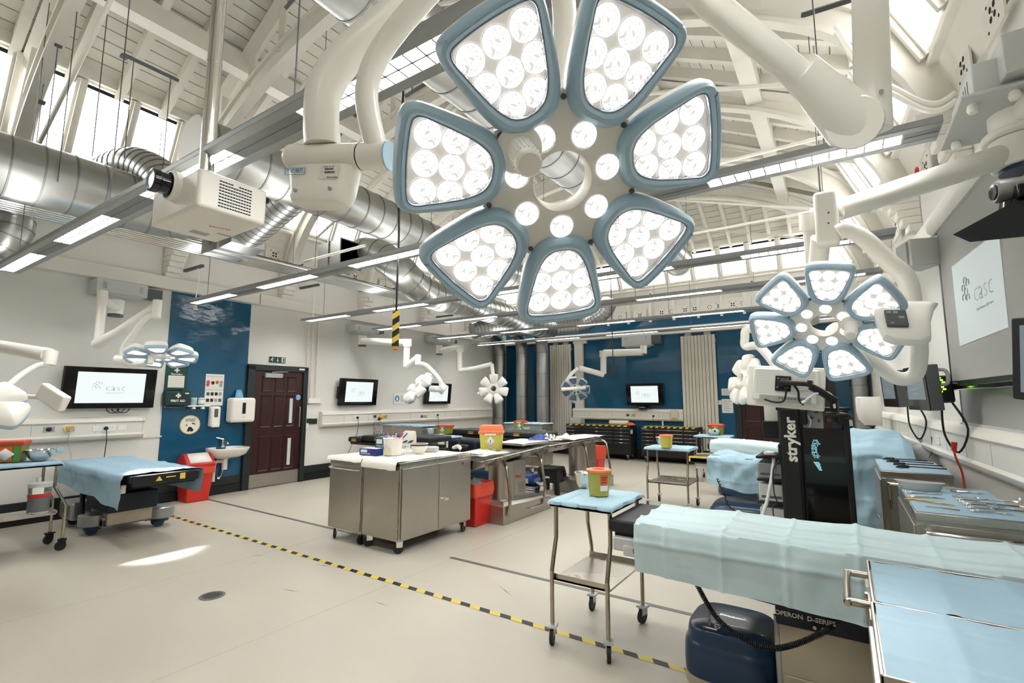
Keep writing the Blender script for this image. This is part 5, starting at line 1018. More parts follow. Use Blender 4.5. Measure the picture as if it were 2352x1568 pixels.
def drapecloth(name, label, x0, x1, y0, y1, z, hn, hf, m='drape', zfn=None, nu=90, nv=50, fx=.42, fz=.3, seed=0, ends=0.0, bot=None, wav=.018):
    """cloth over a table along x: hangs hn (may be a function of x) on the near side and hf on the far side"""
    W = y1-y0
    def fn(u, v):
        x = x0+(x1-x0)*u+(.02*nz(0, v*6, seed, 1) if u in (0, 1) else 0); n_ = hn(x) if callable(hn) else hn; Lt = n_+W+hf; s = v*Lt-n_; zt = z+(zfn(x, 0) if zfn else 0)
        e = .035
        if s < 0: y, zz = y0-.012-e*.2*min(1, -s/.05), zt+s
        elif s > W: y, zz = y1+.012, zt-(s-W)
        else:
            y = y0+s; zt = z+(zfn(x, s/W) if zfn else 0); k = min(s, W-s); zz = zt-(.012 if k < .012 else .004 if k < .03 else 0)
        # sewn-in fold lines make shallow ridges, wrinkles elsewhere
        gx = ((x+seed) % fx)/fx; gs = ((s+10) % fz)/fz; r = .009*math.exp(-((gx-.5)*fx/.012)**2)+.009*math.exp(-((gs-.5)*fz/.011)**2)+.010*(.5-abs(gx-.5))*(1 if int((x+seed)/fx) % 2 else -1)+.012*(.5-abs(gs-.5))
        w = nz(x, s, seed, 2.3)*wav+nz(x, s, seed+5, 7)*wav*.45+abs(nz(x+s*.6, s*.3-x*.4, seed+9, 4.5))*wav*.6
        if s < 0: y += -(r+w*1.3*min(1, -s/.08)); 
        elif s > W: y += r+w
        else: zz += r+abs(w)*.35
        return (x, y, zz)
    t = thing(name, ((x0+x1)/2, (y0+y1)/2, z), label, 'drape', 'blue surgical drapes'); part('cloth', MB().grid(fn, nu, nv), m, t, world=True, ang=75); return t
# ---------------------------------------------------------------- left: small trolley at the edge, draped operating table, bin
lt = trolley(-6.78, 1.08, .46, 1.12, .87, 'steel tube trolley at the left edge with a bowl and sharps box on top', .1, .36, 'blackm')
cloth_top(-6.78, 1.08, .46, 1.12, .872, 'blue drape covering the trolley at the left edge', 'drapeb', hang=.04)
P = FZ(20, 1060, .885); sbox(P, .24, .2, .2, 'olive sharps box with red lid on the trolley at the left edge', 'olive', 'redlid', radians(62), False, .1)
r_ = [o for o in COL.objects if o.get('label', '').startswith('olive sharps box')][0]
part('diamond_label', MB().add([(-.07, -.11, .08), (0, -.108, .02), (.07, -.11, .08), (0, -.112, .14)], [(0, 1, 2, 3)]), 'labelw', r_, solid=.002); part('orange_label', MB().add([(-.09, -.108, .02), (.05, -.108, .02), (.05, -.11, .15), (-.09, -.11, .15)], [(0, 1, 2, 3)]), 'orange2', r_); part('green_label', MB().add([(.06, -.109, .02), (.1, -.109, .02), (.1, -.111, .15), (.06, -.111, .15)], [(0, 1, 2, 3)]), 'lgreen', r_)
P = FZ(90, 1057, .885); bowl(P, S(26, P), S(24, P), 'steel bowl reflecting blue on the trolley at the left edge')
P = FZ(86, 1178, .41); c_ = thing('suction_canister', P, 'clear suction canister with red band on the lower shelf of the left edge trolley', 'canister'); part('jar', MB().lathe([(.075, 0), (.08, .01), (.085, .24), (.08, .25)], 24), 'clear', c_); part('lid', MB().lathe([(.088, .245), (.09, .285), (.05, .29), (0, .29)], 24).cyl((-.07, 0, .285), (-.07, 0, .33), .02, n=10), 'milky', c_); part('red_band', MB().lathe([(.0855, .155), (.0858, .185)], 24), 'red', c_); part('dial_label', MB().box((-.04, -.092, .19), (.04, -.086, .25), T=Matrix.Rotation(radians(70), 4, 'Z')), 'labelw', c_); part('liner', MB().lathe([(.0, .02), (.07, .02), (.075, .15), (0, .15)], 20), 'milky', c_)
TZ = .74
ot = thing('operating_table', (-7.0, 2.3, 0), 'operating table under a blue drape at the left wall, on a silver wheeled base', 'operating table', 'operating tables')
part('mattress', MB().box((-7.95, 1.98, TZ-.07), (-5.86, 2.62, TZ)), 'pad', ot, world=True, bev=.015)
part('frame', MB().box((-7.8, 2.02, TZ-.12), (-5.88, 2.58, TZ-.07)), 'black', ot, world=True)
for y in (1.97, 2.63): part('side_rail', MB().box((-7.6, y-.012, TZ-.12), (-5.95, y+.012, TZ-.085)), 'chrome', ot, world=True)
part('end_plate', MB().box((-5.885, 2.0, TZ-.1), (-5.85, 2.6, TZ+.0)), 'black', ot, world=True, bev=.006)
part('warning_label', MB().add([(-5.848, 2.2, TZ-.07), (-5.848, 2.26, TZ-.07), (-5.848, 2.23, TZ-.02)], [(0, 1, 2)]), 'hyel', ot, world=True); part('yellow_label', MB().box((-5.849, 2.42, TZ-.075), (-5.847, 2.47, TZ-.015)).box((-5.849, 2.29, TZ-.045), (-5.847, 2.38, TZ-.035)), 'hyel', ot, world=True)
for i in range(5): part('bellows', MB().box((-7.3+.01*i, 2.12+.008*i, TZ-.16-.06*i), (-6.75-.01*i, 2.52-.008*i, TZ-.115-.06*i)), 'blackm', ot, world=True, bev=.006)
part('column_cover', MB().box((-7.35, 2.08, .26), (-6.7, 2.56, .46)), 'navyd', ot, world=True, bev=.01)
part('column', MB().box((-7.3, 2.12, .12), (-6.78, 2.54, .28)), 'cream', ot, world=True)
part('base_beam', MB().box((-7.85, 2.1, .08), (-6.85, 2.2, .2)).box((-7.85, 2.5, .08), (-6.85, 2.6, .2)).box((-7.0, 2.1, .09), (-6.85, 2.65, .18)), 'silver', ot, world=True, bev=.012)
for x, y in ((-7.05, 2.08), (-6.87, 2.66), (-7.8, 2.12), (-7.8, 2.62)):
    f_ = part('foot_cover', MB().lathe([(.13, .1), (.14, .11), (.14, .22), (.12, .235), (0, .235)], 28, T=at(x, y, 0)), 'silver', ot, world=True); part('foot_wheel', MB().cyl((x-.04, y-.02, .0575), (x+.04, y-.02, .0575), .0575, n=20).cyl((x, y, .06), (x, y, .11), .09, n=20), 'navy', f_, world=True)
part('pedal_box', MB().box((-7.9, 1.98, .1), (-7.45, 2.2, .3)), 'silver', ot, world=True, bev=.03, seg=3)
part('tilt_lever', MB().tube([(-7.2, 2.0, .45), (-7.1, 1.98, .3), (-7.08, 1.98, .1)], .025, 8), 'black', ot, world=True)
part('clamp', MB().box((-6.0, 1.93, TZ-.16), (-5.9, 1.97, TZ-.08)), 'chrome', ot, world=True)
drapecloth('blue_drape', 'blue drape over the operating table at the left wall, hanging ragged to the base', -7.95, -5.9, 1.96, 2.64, TZ+.012, lambda x: .28+.05*nz(x, 0, 1, 2)+.04*(x+7), .26, 'drapeb', None, 70, 50, .5, .28, 3)
P0_ = FZ(414, 1154); bn = thing('swing_bin', (P0_.x+.0, P0_.y+.17, 0), 'red bin with white swing lid under the basin at the left', 'bin', 'red waste bins')
part('body', MB().rings([[(-.14, -.15, 0), (.14, -.15, 0), (.14, .15, 0), (-.14, .15, 0)], [(-.18, -.19, .5), (.18, -.19, .5), (.18, .19, .5), (-.18, .19, .5)]]), 'red', bn, bev=.015)
part('bag', MB().rings([[(-.183-.01*(k % 2), -.193, z), (.183+.012*(k % 2), -.193-.01*(k % 2), z), (.185, .193, z), (-.183, .193, z)] for k, z in enumerate((.4, .43, .47, .51))], cap0=False, cap1=False), 'redbag', bn)
part('lid', MB().rings([[(-.19, -.2, .5), (.19, -.2, .5), (.19, .2, .5), (-.19, .2, .5)], [(-.19, -.2, .55), (.19, -.2, .55), (.19, .2, .55), (-.19, .2, .55)], [(-.08, -.18, .69), (.02, -.18, .69), (.02, .18, .69), (-.08, .18, .69)]]), 'red', bn, bev=.01); part('swing_flap', MB().add([(.18, -.15, .565), (.18, .15, .565), (.03, .14, .693), (.03, -.14, .693)], [(0, 1, 2, 3)]), 'labelw', bn, solid=.008)
# ---------------------------------------------------------------- two steel cabinets in the middle with paper cover and supplies
def cabinet(x0, x1, y0, y1, h, label, doors='x+', zb=.115, handle=True, mat_='steelb', door_n=2, grp='steel cabinets on castors'):
    t = thing('steel_cabinet', ((x0+x1)/2, (y0+y1)/2, 0), label, 'cabinet', grp); w, d = x1-x0, y1-y0
    part('body', MB().box((-w/2, -d/2, zb), (w/2, d/2, h-.03)), mat_, t, bev=.004); part('top', MB().box((-w/2-.004, -d/2-.004, h-.045), (w/2+.004, d/2+.004, h)), 'steel', t, bev=.004)
    part('end_door', MB().box((-w/2+.015, -d/2-.012, zb+.02), (w/2-.015, -d/2, h-.07)), mat_, t, bev=.003)
    if handle: part('bar_handle', MB().tube(smoothpts([(-w*.4, -d/2, h-.11), (-w*.4, -d/2-.045, h-.11), (w*.4, -d/2-.045, h-.11), (w*.4, -d/2, h-.11)], 3), .011, 8), 'chrome', t)
    for z in (zb+.12, h-.25): part('hinge', MB().cyl((w/2-.008, -d/2-.012, z), (w/2-.008, -d/2-.012, z+.07), .007, n=8), 'steel', t)
    sx = 1 if doors == 'x+' else -1
    for k in range(door_n):
        a = -d/2+.02+k*(d-.04)/door_n; c = a+(d-.04)/door_n-.006; dr_ = part('door', MB().box((min(sx*w/2, sx*(w/2+.014)), a, zb+.02), (max(sx*w/2, sx*(w/2+.014)), c, h-.06)), mat_, t, bev=.003)
        if k == 1: part('turn_handle', MB().cyl((sx*(w/2+.014), a+.05, h*.5), (sx*(w/2+.04), a+.05, h*.5), .014, n=12).tube([(sx*(w/2+.038), a+.05, h*.5), (sx*(w/2+.045), a+.09, h*.49), (sx*(w/2+.04), a+.14, h*.5)], [.012, .013, .006], 8), 'chrome', dr_); part('lock', MB().cyl((sx*(w/2+.013), d*.35+.0, h-.1), (sx*(w/2+.02), d*.35, h-.1), .013, n=12), 'dgrey', dr_)
    for ax in (-1, 1):
        for ay in (-1, 1): caster(t, ax*(w/2-.05), ay*(d/2-.06), .05, 'chrome', ang=random.uniform(-.8, .8))
    return t
CH = .875
cabinet(-4.74, -4.19, 3.45, 4.55, CH, 'steel cabinet on castors, left one of the joined pair in the middle of the room', zb=.125)
cabinet(-4.18, -3.64, 3.45, 4.55, CH, 'steel cabinet on castors, right one of the joined pair in the middle of the room', handle=False, zb=.125)
def papfn(x0, x1, y0, y1, hang):
    def fn(u, v):
        x = x0+(x1-x0)*u; L = y1-y0+hang; s = v*L-hang
        y, z = (y0+s, .004) if s > 0 else (y0-.014-.01*abs(nz(x*4, s, 0, 3)), .002+s)
        z += .004*nz(x, s, 4, 6) if s > 0 else .012*nz(x*3, 0, 2, 3)*(-s/hang); return (x, y, z)
    return fn
t = thing('paper_cover', (-4.45, 3.9, CH), 'white paper sheet covering the left cabinet of the joined pair', 'paper'); part('sheet', MB().grid(papfn(-.31, .26, -.47, .55, .035), 24, 30), 'paper', t, ang=80)
t = thing('paper_cover', (-3.91, 3.9, CH), 'white paper sheet folded over the edge of the right cabinet of the joined pair', 'paper'); part('sheet', MB().grid(papfn(-.272, .24, -.47, .62, .075), 24, 30), 'paper', t, ang=80)
cz = CH+.008
def glovebox(P, rz, label, m1, m2):
    t = thing('glove_box', P, label, 'box', None, rz); part('carton', MB().box((-.12, -.06, 0), (.12, .06, .072)), m1, t, bev=.002); part('end_panel', MB().box((-.122, -.055, .005), (-.119, .055, .068)), 'labelw', t); part('front_panel', MB().box((-.1, -.062, .03), (-.01, -.0595, .06)), 'labelw', t); part('colour_panel', MB().box((.03, -.062, .002), (.118, -.0595, .07)), m2, t); part('top_label', MB().box((-.1, -.05, .0715), (.11, .05, .0735)), 'ink2' if m1 == 'teal' else 'labelw', t)
    text('lettering', 'NITRILE GLOVES', .018, 'labelw', t, at(-.03, -.0625, .015) @ FACE)
glovebox(FZ(853, 1044, cz), radians(8), 'blue and purple glove box on the paper cover, lying in front of the teal box', 'bluepk', 'purple')
glovebox(FZ(868, 1030, cz+.0)+Vector((.03, .1, 0)), radians(8), 'teal glove box standing behind the blue and purple one', 'teal', 'fagreen'); [o for o in COL.objects if o.get('label', '').startswith('teal glove')][0].scale = (1, 1, 1.9)
P = FZ(902, 1044, cz); r = S(22.5, P); h = S(38, P); t = thing('white_bucket', P, 'white bucket full of coloured pens and glasses on the paper covered cabinets', 'bucket'); part('pail', MB().lathe([(r*.84, 0), (r*.86, .004), (r*.98, h), (r*1.03, h), (r*1.03, h*.96), (r*.97, h*.95)], 30).lathe([(r*.82, .01), (r*.94, h*.99), (r*.98, h)], 30), 'labelw', t); part('wire_handle', MB().tube(smoothpts([(-r, 0, h*.9), (-r*.95, -r*.6, h*.55), (-r*.3, -r*1.02, h*.35)], 5), .003, 5), 'post', t)
part('cone_pattern', MB().add([(-r*.35, -r*.98, h*.02), (r*.62, -r*.86, h*.02), (r*.6, -r*.9, h*.3), (r*.16, -r*1.02, h*.55)], [(0, 1, 2, 3)]), mat('cream_print', '#dcd8b4', .5), t)
for i, (dx, dy, lx_, ly_, m) in enumerate([(-.02, 0, -.06, .0, 'pink'), (.02, -.02, .1, .02, 'pink'), (.0, .02, .04, -.02, 'labelw'), (-.03, .02, -.02, .05, 'purple'), (.03, .02, .08, .05, 'bluepk'), (0, -.03, -.11, .0, 'inkb'), (.04, 0, .03, .06, 'inkr')]):
    q = thing('marker_pen', P+Vector((dx, dy, h*.5)), ['pink pen leaning left in the white bucket', 'pink pen leaning right in the white bucket', 'white pen sticking up from the white bucket', 'purple pen in the white bucket', 'dark blue pen in the white bucket', 'light blue pen sticking out left from the white bucket', 'red pen in the white bucket'][i], 'pen', 'pens in the white bucket'); part('barrel', MB().cyl((0, 0, 0), (lx_, ly_, h*.62), .007, n=8), m, q); part('cap', MB().cyl((lx_, ly_, h*.62), (lx_*1.3, ly_*1.3, h*.78), .008, .006, 8), m, q)
q = thing('safety_glasses', P+Vector((0, 0, h*.98)), 'clear safety glasses lying on top of the white bucket', 'glasses'); part('lenses', MB().tube(smoothpts([(-.07, -.03, .01), (-.04, -.06, .03), (0, -.05, .02), (.04, -.06, .03), (.08, -.02, .01)], 4), .012, 8), 'clear', q); part('arms', MB().tube([(-.07, -.03, .01), (-.06, .07, .02)], .004, 5).tube([(.08, -.02, .01), (.06, .08, .02)], .004, 5), 'bluepk', q)
P = FZ(939, 1027, cz); w = S(15, P); h = S(38, P); t = thing('paper_bag', P, 'white paper bag with green swoosh print standing behind the wire rack', 'bag', None, radians(20))
part('bag', MB().rings([[(-w, -.04, 0), (w, -.04, 0), (w, .04, 0), (-w, .04, 0)], [(-w, -.045, h*.6), (w, -.045, h*.6), (w, .045, h*.6), (-w, .045, h*.6)], [(-w*.9, -.02, h*.9), (w, -.02, h*.92), (w, .02, h*.92), (-w*.9, .02, h*.9)], [(-w*.6, -.006, h), (w*.95, -.008, h*.98), (w*.95, .008, h*.98), (-w*.6, .006, h)]]), 'paper', t)
part('swoosh', MB().tube([(-w*.8, -.048, h*.3), (-w*.3, -.05, h*.36), (w*.05, -.05, h*.44)], [.003, .013, .004], 6).tube([(w*.15, -.048, h*.3), (w*.55, -.05, h*.36), (w*.95, -.05, h*.44)], [.003, .013, .004], 6), 'fagreen', t); part('print_lines', MB().box((-w*.7, -.045, h*.1), (-w*.2, -.042, h*.14)).box((w*.2, -.045, h*.1), (w*.7, -.042, h*.14)), 'ink', t)
P = FZ(936, 1040, cz); t = thing('wire_rack', P, 'small white wire test tube rack beside the white bucket', 'rack'); b = MB()
for z in (.01, .05, .09): b.tube([(-.06, -.04, z), (.07, -.04, z), (.07, .04, z), (-.06, .04, z)], .004, 5, closed=True)
for x in (-.06, -.02, .03, .07): b.tube([(x, -.04, 0), (x, -.04, .1)], .004, 5).tube([(x, .04, 0), (x, .04, .1)], .004, 5)
part('wires', b, 'cablew', t)
P = FZ(963, 1041, cz); t = bowl(P, S(19.5, P), S(22, P), 'white bowl with a dark rim line on the paper covered cabinets', 'labelw'); part('rim_line', MB().lathe([(S(19.5, P)*.99, S(22, P)*.82), (S(19.5, P)*1.03, S(22, P)*.96)], 28), 'ink', t)
P = FZ(990, 1036, cz); t = thing('lid_disc', P, 'round white plastic lid leaning behind the dark rimmed bowl', 'lid'); part('disc', MB().lathe([(0, 0), (S(17, P), 0), (S(18, P), .01), (S(18, P), .05), (S(16, P), .055), (0, .05)], 28), 'milky', t)
P = FZ(1050, 1034, CH)+Vector((0, 0, .01)); t = thing('paper_roll', P, 'rolled white paper corner at the far end of the joined cabinets', 'paper'); part('roll', MB().tube(smoothpts([(-.08, 0, .01), (-.03, .02, .03), (.03, .0, .035), (.08, -.03, .01)], 4), [.012, .02, .022]+[.024]*8+[.015, .01], 8), 'paper', t)
# ---------------------------------------------------------------- two steel dissection tables on pedestals
def dtable(xa, xb, ya, yb, za, zb_, label, pedy, taper=False):
    t = thing('steel_table', ((xa+xb)/2, pedy, 0), label, 'table', 'steel dissection tables'); d = .1
    def sec(y, z, k=0): w = (xb-xa)/2-k; c = (xa+xb)/2; return [(c-w, y, z), (c-w+.03, y, z), (c-w+.09, y, z-.025), (c+w-.09, y, z-.025), (c+w-.03, y, z), (c+w, y, z), (c+w+.0, y, z-.035), (c+w-.07, y, z-.05), (c+w-.22, y, z-.13), (c-w+.22, y, z-.13), (c-w+.07, y, z-.05), (c-w, y, z-.035)]
    rs_ = [sec(ya, za)] + [sec(ya+(yb-ya)*f, za+(zb_-za)*f) for f in (.3, .6, .86)] + [sec(yb, zb_, .2 if taper else 0)]
    part('tray', MB().rings(rs_), 'steel', t, world=True, bev=.006)
    b = MB()
    for f in (.1, .3, .5, .7, .88): y = ya+(yb-ya)*f; z = za+(zb_-za)*f; part('drain_hole', MB().cyl((xb-.035, y, z-.045), (xb+.003, y, z-.02), .011, n=8), 'ink', t, world=True)
    zc = min(za, zb_)-.1; cx = (xa+xb)/2
    part('column', MB().cyl((cx+.02, pedy-.2, .2), (cx+.02, pedy-.2, zc), .17, n=28).box((cx-.13, pedy-.15, .2), (cx+.17, pedy+.15, zc)), 'steelb', t, world=True, bev=.006)
    b = MB()
    for i in range(6): b.box((cx+.1, pedy-.03, .3+i*.022), (cx+.175, pedy+.12, .305+i*.022))
    part('column_slots', b, 'dgrey', t, world=True)
    part('base', MB().rings([[(cx-.3, pedy-.55, 0), (cx+.3, pedy-.55, 0), (cx+.3, pedy+.6, 0), (cx-.3, pedy+.6, 0)], [(cx-.3, pedy-.55, .22), (cx+.3, pedy-.55, .22), (cx+.3, pedy+.6, .16), (cx-.3, pedy+.6, .16)], [(cx-.26, pedy-.5, .26), (cx+.26, pedy-.5, .26), (cx+.26, pedy+.55, .19), (cx-.26, pedy+.55, .19)]]), 'steelb', t, world=True, bev=.01)
    part('base_badge', MB().cyl((cx+.2, pedy-.42, .255), (cx+.2, pedy-.42, .262), .04, n=16), 'labelw', t, world=True)
    for y in (pedy-.42, pedy+.42):
        z = za+(zb_-za)*(y-ya)/(yb-ya); part('bent_leg', MB().tube(smoothpts([(xb-.33, y+.04, zc+.0), (xb-.2, y+.04, zc+.01), (xb-.12, y, zc-.02), (xb-.08, y-.02, zc-.1), (cx+.33, y-.04, .3), (cx+.31, y-.06, .1)], 5), .02, 10), 'tubesteel', t, world=True)
    part('foot_pedal', MB().tube([(cx+.3, pedy-.05, .12), (cx+.36, pedy-.05, .12), (cx+.36, pedy+.25, .12), (cx+.3, pedy+.25, .12)], .012, 8), 'chrome', t, world=True)
    text('lettering', 'Table 3' if taper else 'Table 5', .045, 'red', t, Matrix.Translation((cx+.172, pedy-.03, .5)) @ Matrix.Rotation(pi/2, 4, 'Z') @ FACE, True, bold=.001)
    return t
dtable(-4.1, -3.4, 4.57, 5.96, .808, .865, 'steel dissection table on a pedestal, nearer of two, sloping towards the joined cabinets', 5.5)
dtable(-4.1, -3.4, 6.0, 8.0, .86, .86, 'steel dissection table on a pedestal, farther of two, with a tapered end', 7.75, True)
P = FZ(1131, 1035, .83); rot_ = radians(12); sbox(P+Vector((-.03, .02, 0)), .3, .2, .33, 'large yellow sharps box with orange lid on the nearer steel table', 'yellow', 'orange', radians(28))
def sheet(P, w, d, rz, label, m='paper', th=.008, name='paper_sheet', cat='paper', bump_=.01, grp=None):
    t = thing(name, P, label, cat, grp, rz); part('sheet', MB().grid(lambda u, v: ((u-.5)*w, (v-.5)*d, th+bump_*nz(u*w, v*d, w*9, 9)), 14, 14), m, t, solid=.004); return t
sheet(FZ(1105, 1040, .845), .5, .55, 0, 'white paper sheet on the nearer steel table under the large sharps box', th=.0); sheet(FZ(1095, 1043, .845), .16, .22, .3, 'small pale blue sheet left of the large sharps box', 'drape', .016, 'cloth_sheet', 'cloth')
t = sheet(FZ(1200, 1018, .865), .5, .75, 0, 'thick white pad lying on the nearer steel table right of the large sharps box', 'paper', .03); part('pad_core', MB().box((-.24, -.36, .0), (.24, .36, .03)), 'paper', t, bev=.008)
sheet(FZ(1325, 1004, .865), .5, 1.2, 0, 'white paper sheet covering the farther steel table', th=.008)
P = FZ(1246, 1013, .875)
for i, (dx, dy, rz, lb, m) in enumerate(((-.05, 0, .6, 'crinkled blue and silver foil packet on the steel tables, left of two', 'bluepk'), (.06, .12, -.3, 'crinkled silver foil packet on the steel tables, right of two', 'chrome'))):
    t = thing('foil_packet', P+Vector((dx, dy, .0)), lb, 'packet', None, rz); part('packet', MB().grid(lambda u, v: ((u-.5)*.34, (v-.5)*.26, .02+.09*sin(pi*u)*sin(pi*v)*(.7+.9*nz(u, v, i*7, 7))), 16, 16), m, t, ang=20, solid=.004)
    if m == 'bluepk': part('silver_patches', MB().grid(lambda u, v: ((u-.5)*.3, (v-.5)*.2, .026+.09*sin(pi*u)*sin(pi*v)*(.7+.95*nz(u*1.5, v*1.5, 3, 8))), 12, 12), 'chrome', t, ang=20)
P = FZ(1300, 1006, .87); t = thing('white_cloth', P, 'crumpled white cloth on the farther steel table behind the foil packets', 'cloth'); part('cloth', MB().grid(lambda u, v: ((u-.5)*.4, (v-.5)*.4, .01+.05*sin(pi*u)*sin(pi*v)*(.8+nz(u, v, 2, 5))), 14, 14), 'paper', t, ang=70)
# red bins with bag liners
def redbin(P, w, d, h, label, bagh=.13):
    t = thing('waste_bin', P, label, 'bin', 'red waste bins')
    part('body', MB().rings([[(-w*.4, -d*.4, 0), (w*.4, -d*.4, 0), (w*.4, d*.4, 0), (-w*.4, d*.4, 0)], [(-w/2, -d/2, h), (w/2, -d/2, h), (w/2, d/2, h), (-w/2, d/2, h)]]), 'red', t, bev=.015, seg=3)
    def ring(s, z, k): return [(s*w/2*(1+.06*nz(a, k, 1, 2.0))*max(-1, min(1, 1.35*cos(a))), s*d/2*(1+.06*nz(a, k, 4, 2.0))*max(-1, min(1, 1.35*sin(a))), z+.012*nz(a, k, 7, 2)) for a in [2*pi*i/32 for i in range(32)]]
    part('bag_liner', MB().rings([ring(1.03, h-bagh, 0), ring(1.09, h-bagh*.6, 1), ring(1.06, h-.02, 2), ring(1.05, h+.03, 3), ring(.9, h+.02, 4), ring(.85, h-.12, 5)], cap0=False), 'redbag', t, ang=70); return t
redbin((-3.8, 4.83, 0), .31, .36, .47, 'red waste bin with bag liner between the joined cabinets and nearer steel table')
t = [o for o in COL.objects if o.get('label', '').startswith('red waste bin with bag')][0]; part('clear_wrap', MB().grid(lambda u, v: ((u-.5)*.2, (v-.5)*.2, .47+.06*sin(pi*u)*sin(pi*v)+.03*nz(u, v, 1, 5)), 10, 10), 'milky', t, ang=20)
redbin((FZ(1360, 1088).x, FZ(1360, 1088).y+.1, 0), .38, .38, .52, 'red waste bin with bag liner beside the farther steel table', .22)
# stools under the tables
P = FZ(1268, 1130); t = thing('step_stool', P, 'black plastic step stool between the two steel tables', 'stool', None, radians(0)); w = .2
part('seat', MB().rings([[(-.17, -.15, .36), (.17, -.15, .36), (.17, .15, .36), (-.17, .15, .36)], [(-.17, -.15, .4), (.17, -.15, .4), (.17, .15, .4), (-.17, .15, .4)], [(-.155, -.135, .41), (.155, -.135, .41), (.155, .135, .41), (-.155, .135, .41)]]), 'black', t, bev=.015)
for sx in (-1, 1):
    for sy in (-1, 1): part('leg', MB().rings([[(sx*.19-.03, sy*.17-.03, 0), (sx*.19+.03, sy*.17-.03, 0), (sx*.19+.03, sy*.17+.03, 0), (sx*.19-.03, sy*.17+.03, 0)], [(sx*.14-.03, sy*.12-.03, .36), (sx*.14+.03, sy*.12-.03, .36), (sx*.14+.03, sy*.12+.03, .36), (sx*.14-.03, sy*.12+.03, .36)]]), 'black', t)
part('apron', MB().rings([[(-.16, -.14, .17), (.16, -.14, .17), (.16, .14, .17), (-.16, .14, .17)], [(-.165, -.145, .37), (.165, -.145, .37), (.165, .145, .37), (-.165, .145, .37)]], cap0=False), 'black', t); part('sticker', MB().box((-.06, -.155, .24), (.04, -.15, .27)), 'labelw', t)
P = FZ(1212, 1146); t = thing('foot_stool', P, 'low steel foot stool under the nearer steel table with a blue pack on it', 'stool')
part('step', MB().box((-.2, -.15, .2), (.2, .15, .225)), 'rubber', t, bev=.006); part('step_edge', MB().tube([(-.2, -.15, .205), (.2, -.15, .205), (.2, .15, .205), (-.2, .15, .205)], .012, 6, closed=True), 'silver', t)
for y in (-.15, .15): part('leg_loop', MB().tube(smoothpts([(-.24, y, 0), (-.2, y, .19), (-.19, y, .2), (.19, y, .2), (.2, y, .19), (.24, y, 0)], 3), .013, 8), 'silver', t); part('leg_brace', MB().tube([(-.22, y, .1), (.22, y, .1)], .008, 6), 'silver', t)
t = thing('wipes_pack', P+Vector((-.01, 0, .226)), 'blue soft pack lying on the low steel foot stool', 'pack'); part('pack', MB().rings([[(-.16, -.11, .0), (.16, -.11, 0), (.16, .11, 0), (-.16, .11, 0)], [(-.19, -.13, .06), (.19, -.13, .06), (.19, .13, .06), (-.19, .13, .06)], [(-.15, -.1, .15), (.15, -.1, .15), (.15, .1, .15), (-.15, .1, .15)]]), 'bluepk', t, bev=.02, seg=3)
b = MB()
for i in range(5): b.box((.192-.02, -.09+i*.035, .05), (.194, -.08+i*.035, .1)); b.box((-.12+i*.03, -.134, .03), (-.105+i*.03, -.122, .1))
part('print', b, 'ink2', t); part('label', MB().box((.04, -.136, .03), (.1, -.12, .1)), 'labelw', t); part('loose_film', MB().grid(lambda u, v: (.15+u*.16, -.1+v*.1, .06+.03*nz(u, v, 1, 4)-.04*u), 6, 6), 'milky', t)
# ---------------------------------------------------------------- trolleys across the room
trolley(-1.4, 3.1, .42, .55, .85, 'steel tube trolley with blue drape and yellow tub in the middle foreground', .06, .37, 'box', n=14)
cloth_top(-1.4, 3.1, .42, .55, .853, 'pale blue drape on the trolley in the middle foreground', 'drapec', hang=.045)
P = FZ(1376, 1136, .865); tub(P, S(26, P), S(60, P), 'olive yellow sharps tub with orange lid on the trolley in the middle foreground', 'tubyel')
P = FZ(1340, 1118, .865); bowl(P, S(21, P), S(33, P), 'shiny steel bowl behind the sharps tub on the trolley in the middle foreground')
mt_ = FZ(1536, 1028, .82)
trolley(mt_.x+.0, mt_.y+.12, .6, .5, .82, 'steel tube trolley with yellow tub before the right black tool chest', .05, .34, 'box')
cloth_top(mt_.x, mt_.y+.12, .6, .5, .823, 'pale blue drape on the trolley before the right black tool chest', 'drapec', hang=.07)
P = FZ(1531, 1027, .835); tub(P, S(14, P), S(29, P), 'yellow sharps tub with orange lid on the trolley before the right black tool chest', 'yellow', 'orange', False); P = FZ(1516, 1021, .835); bowl(P+Vector((-.02, .12, 0)), S(12, P), S(16, P), 'steel bowl behind the yellow tub before the right black tool chest')
rt = FZ(1640, 1000, .82); trolley(rt.x, rt.y, .6, .48, .82, 'steel tube trolley in front of the right white radiator', .05, .34, 'box'); cloth_top(rt.x, rt.y, .6, .48, .823, 'pale blue drape on the trolley in front of the right white radiator', 'drapec', hang=.05)
P = Vector((rt.x+.02, rt.y+.12, .835)); sbox(P, .26, .2, .2, 'red lidded sharps box behind the bowl in front of the right white radiator', 'olive', 'redlid', 0, True, .2); P = FZ(1640, 999, .835); bowl(P, S(13, P), S(12, P), 'steel bowl before the red lidded box in front of the right white radiator')
ta = FZ(1003, 1001, .84); trolley(ta.x, ta.y, .8, .46, .84, 'steel tube trolley behind the joined cabinets with bowl and red tub', .05, .36, 'box'); cloth_top(ta.x, ta.y, .8, .46, .843, 'pale blue drape on the trolley behind the joined cabinets', 'drapec', hang=.05)
P = FZ(990, 996, .855); bowl(P, S(11, P), S(12, P), 'steel bowl on the trolley behind the joined cabinets'); P = FZ(1022, 996, .855); sbox(P, .26, .2, S(20, P), 'orange and green sharps box on the trolley behind the joined cabinets', 'olive', 'redlid', radians(10), True, .14)
tb_ = FZ(1195, 988, .84); trolley(tb_.x, tb_.y, .95, .5, .84, 'steel tube trolley in front of the vertical ducts', .05, .36, 'box'); cloth_top(tb_.x, tb_.y, .95, .5, .843, 'pale blue drape on the trolley in front of the vertical ducts', 'drapec', hang=.04)
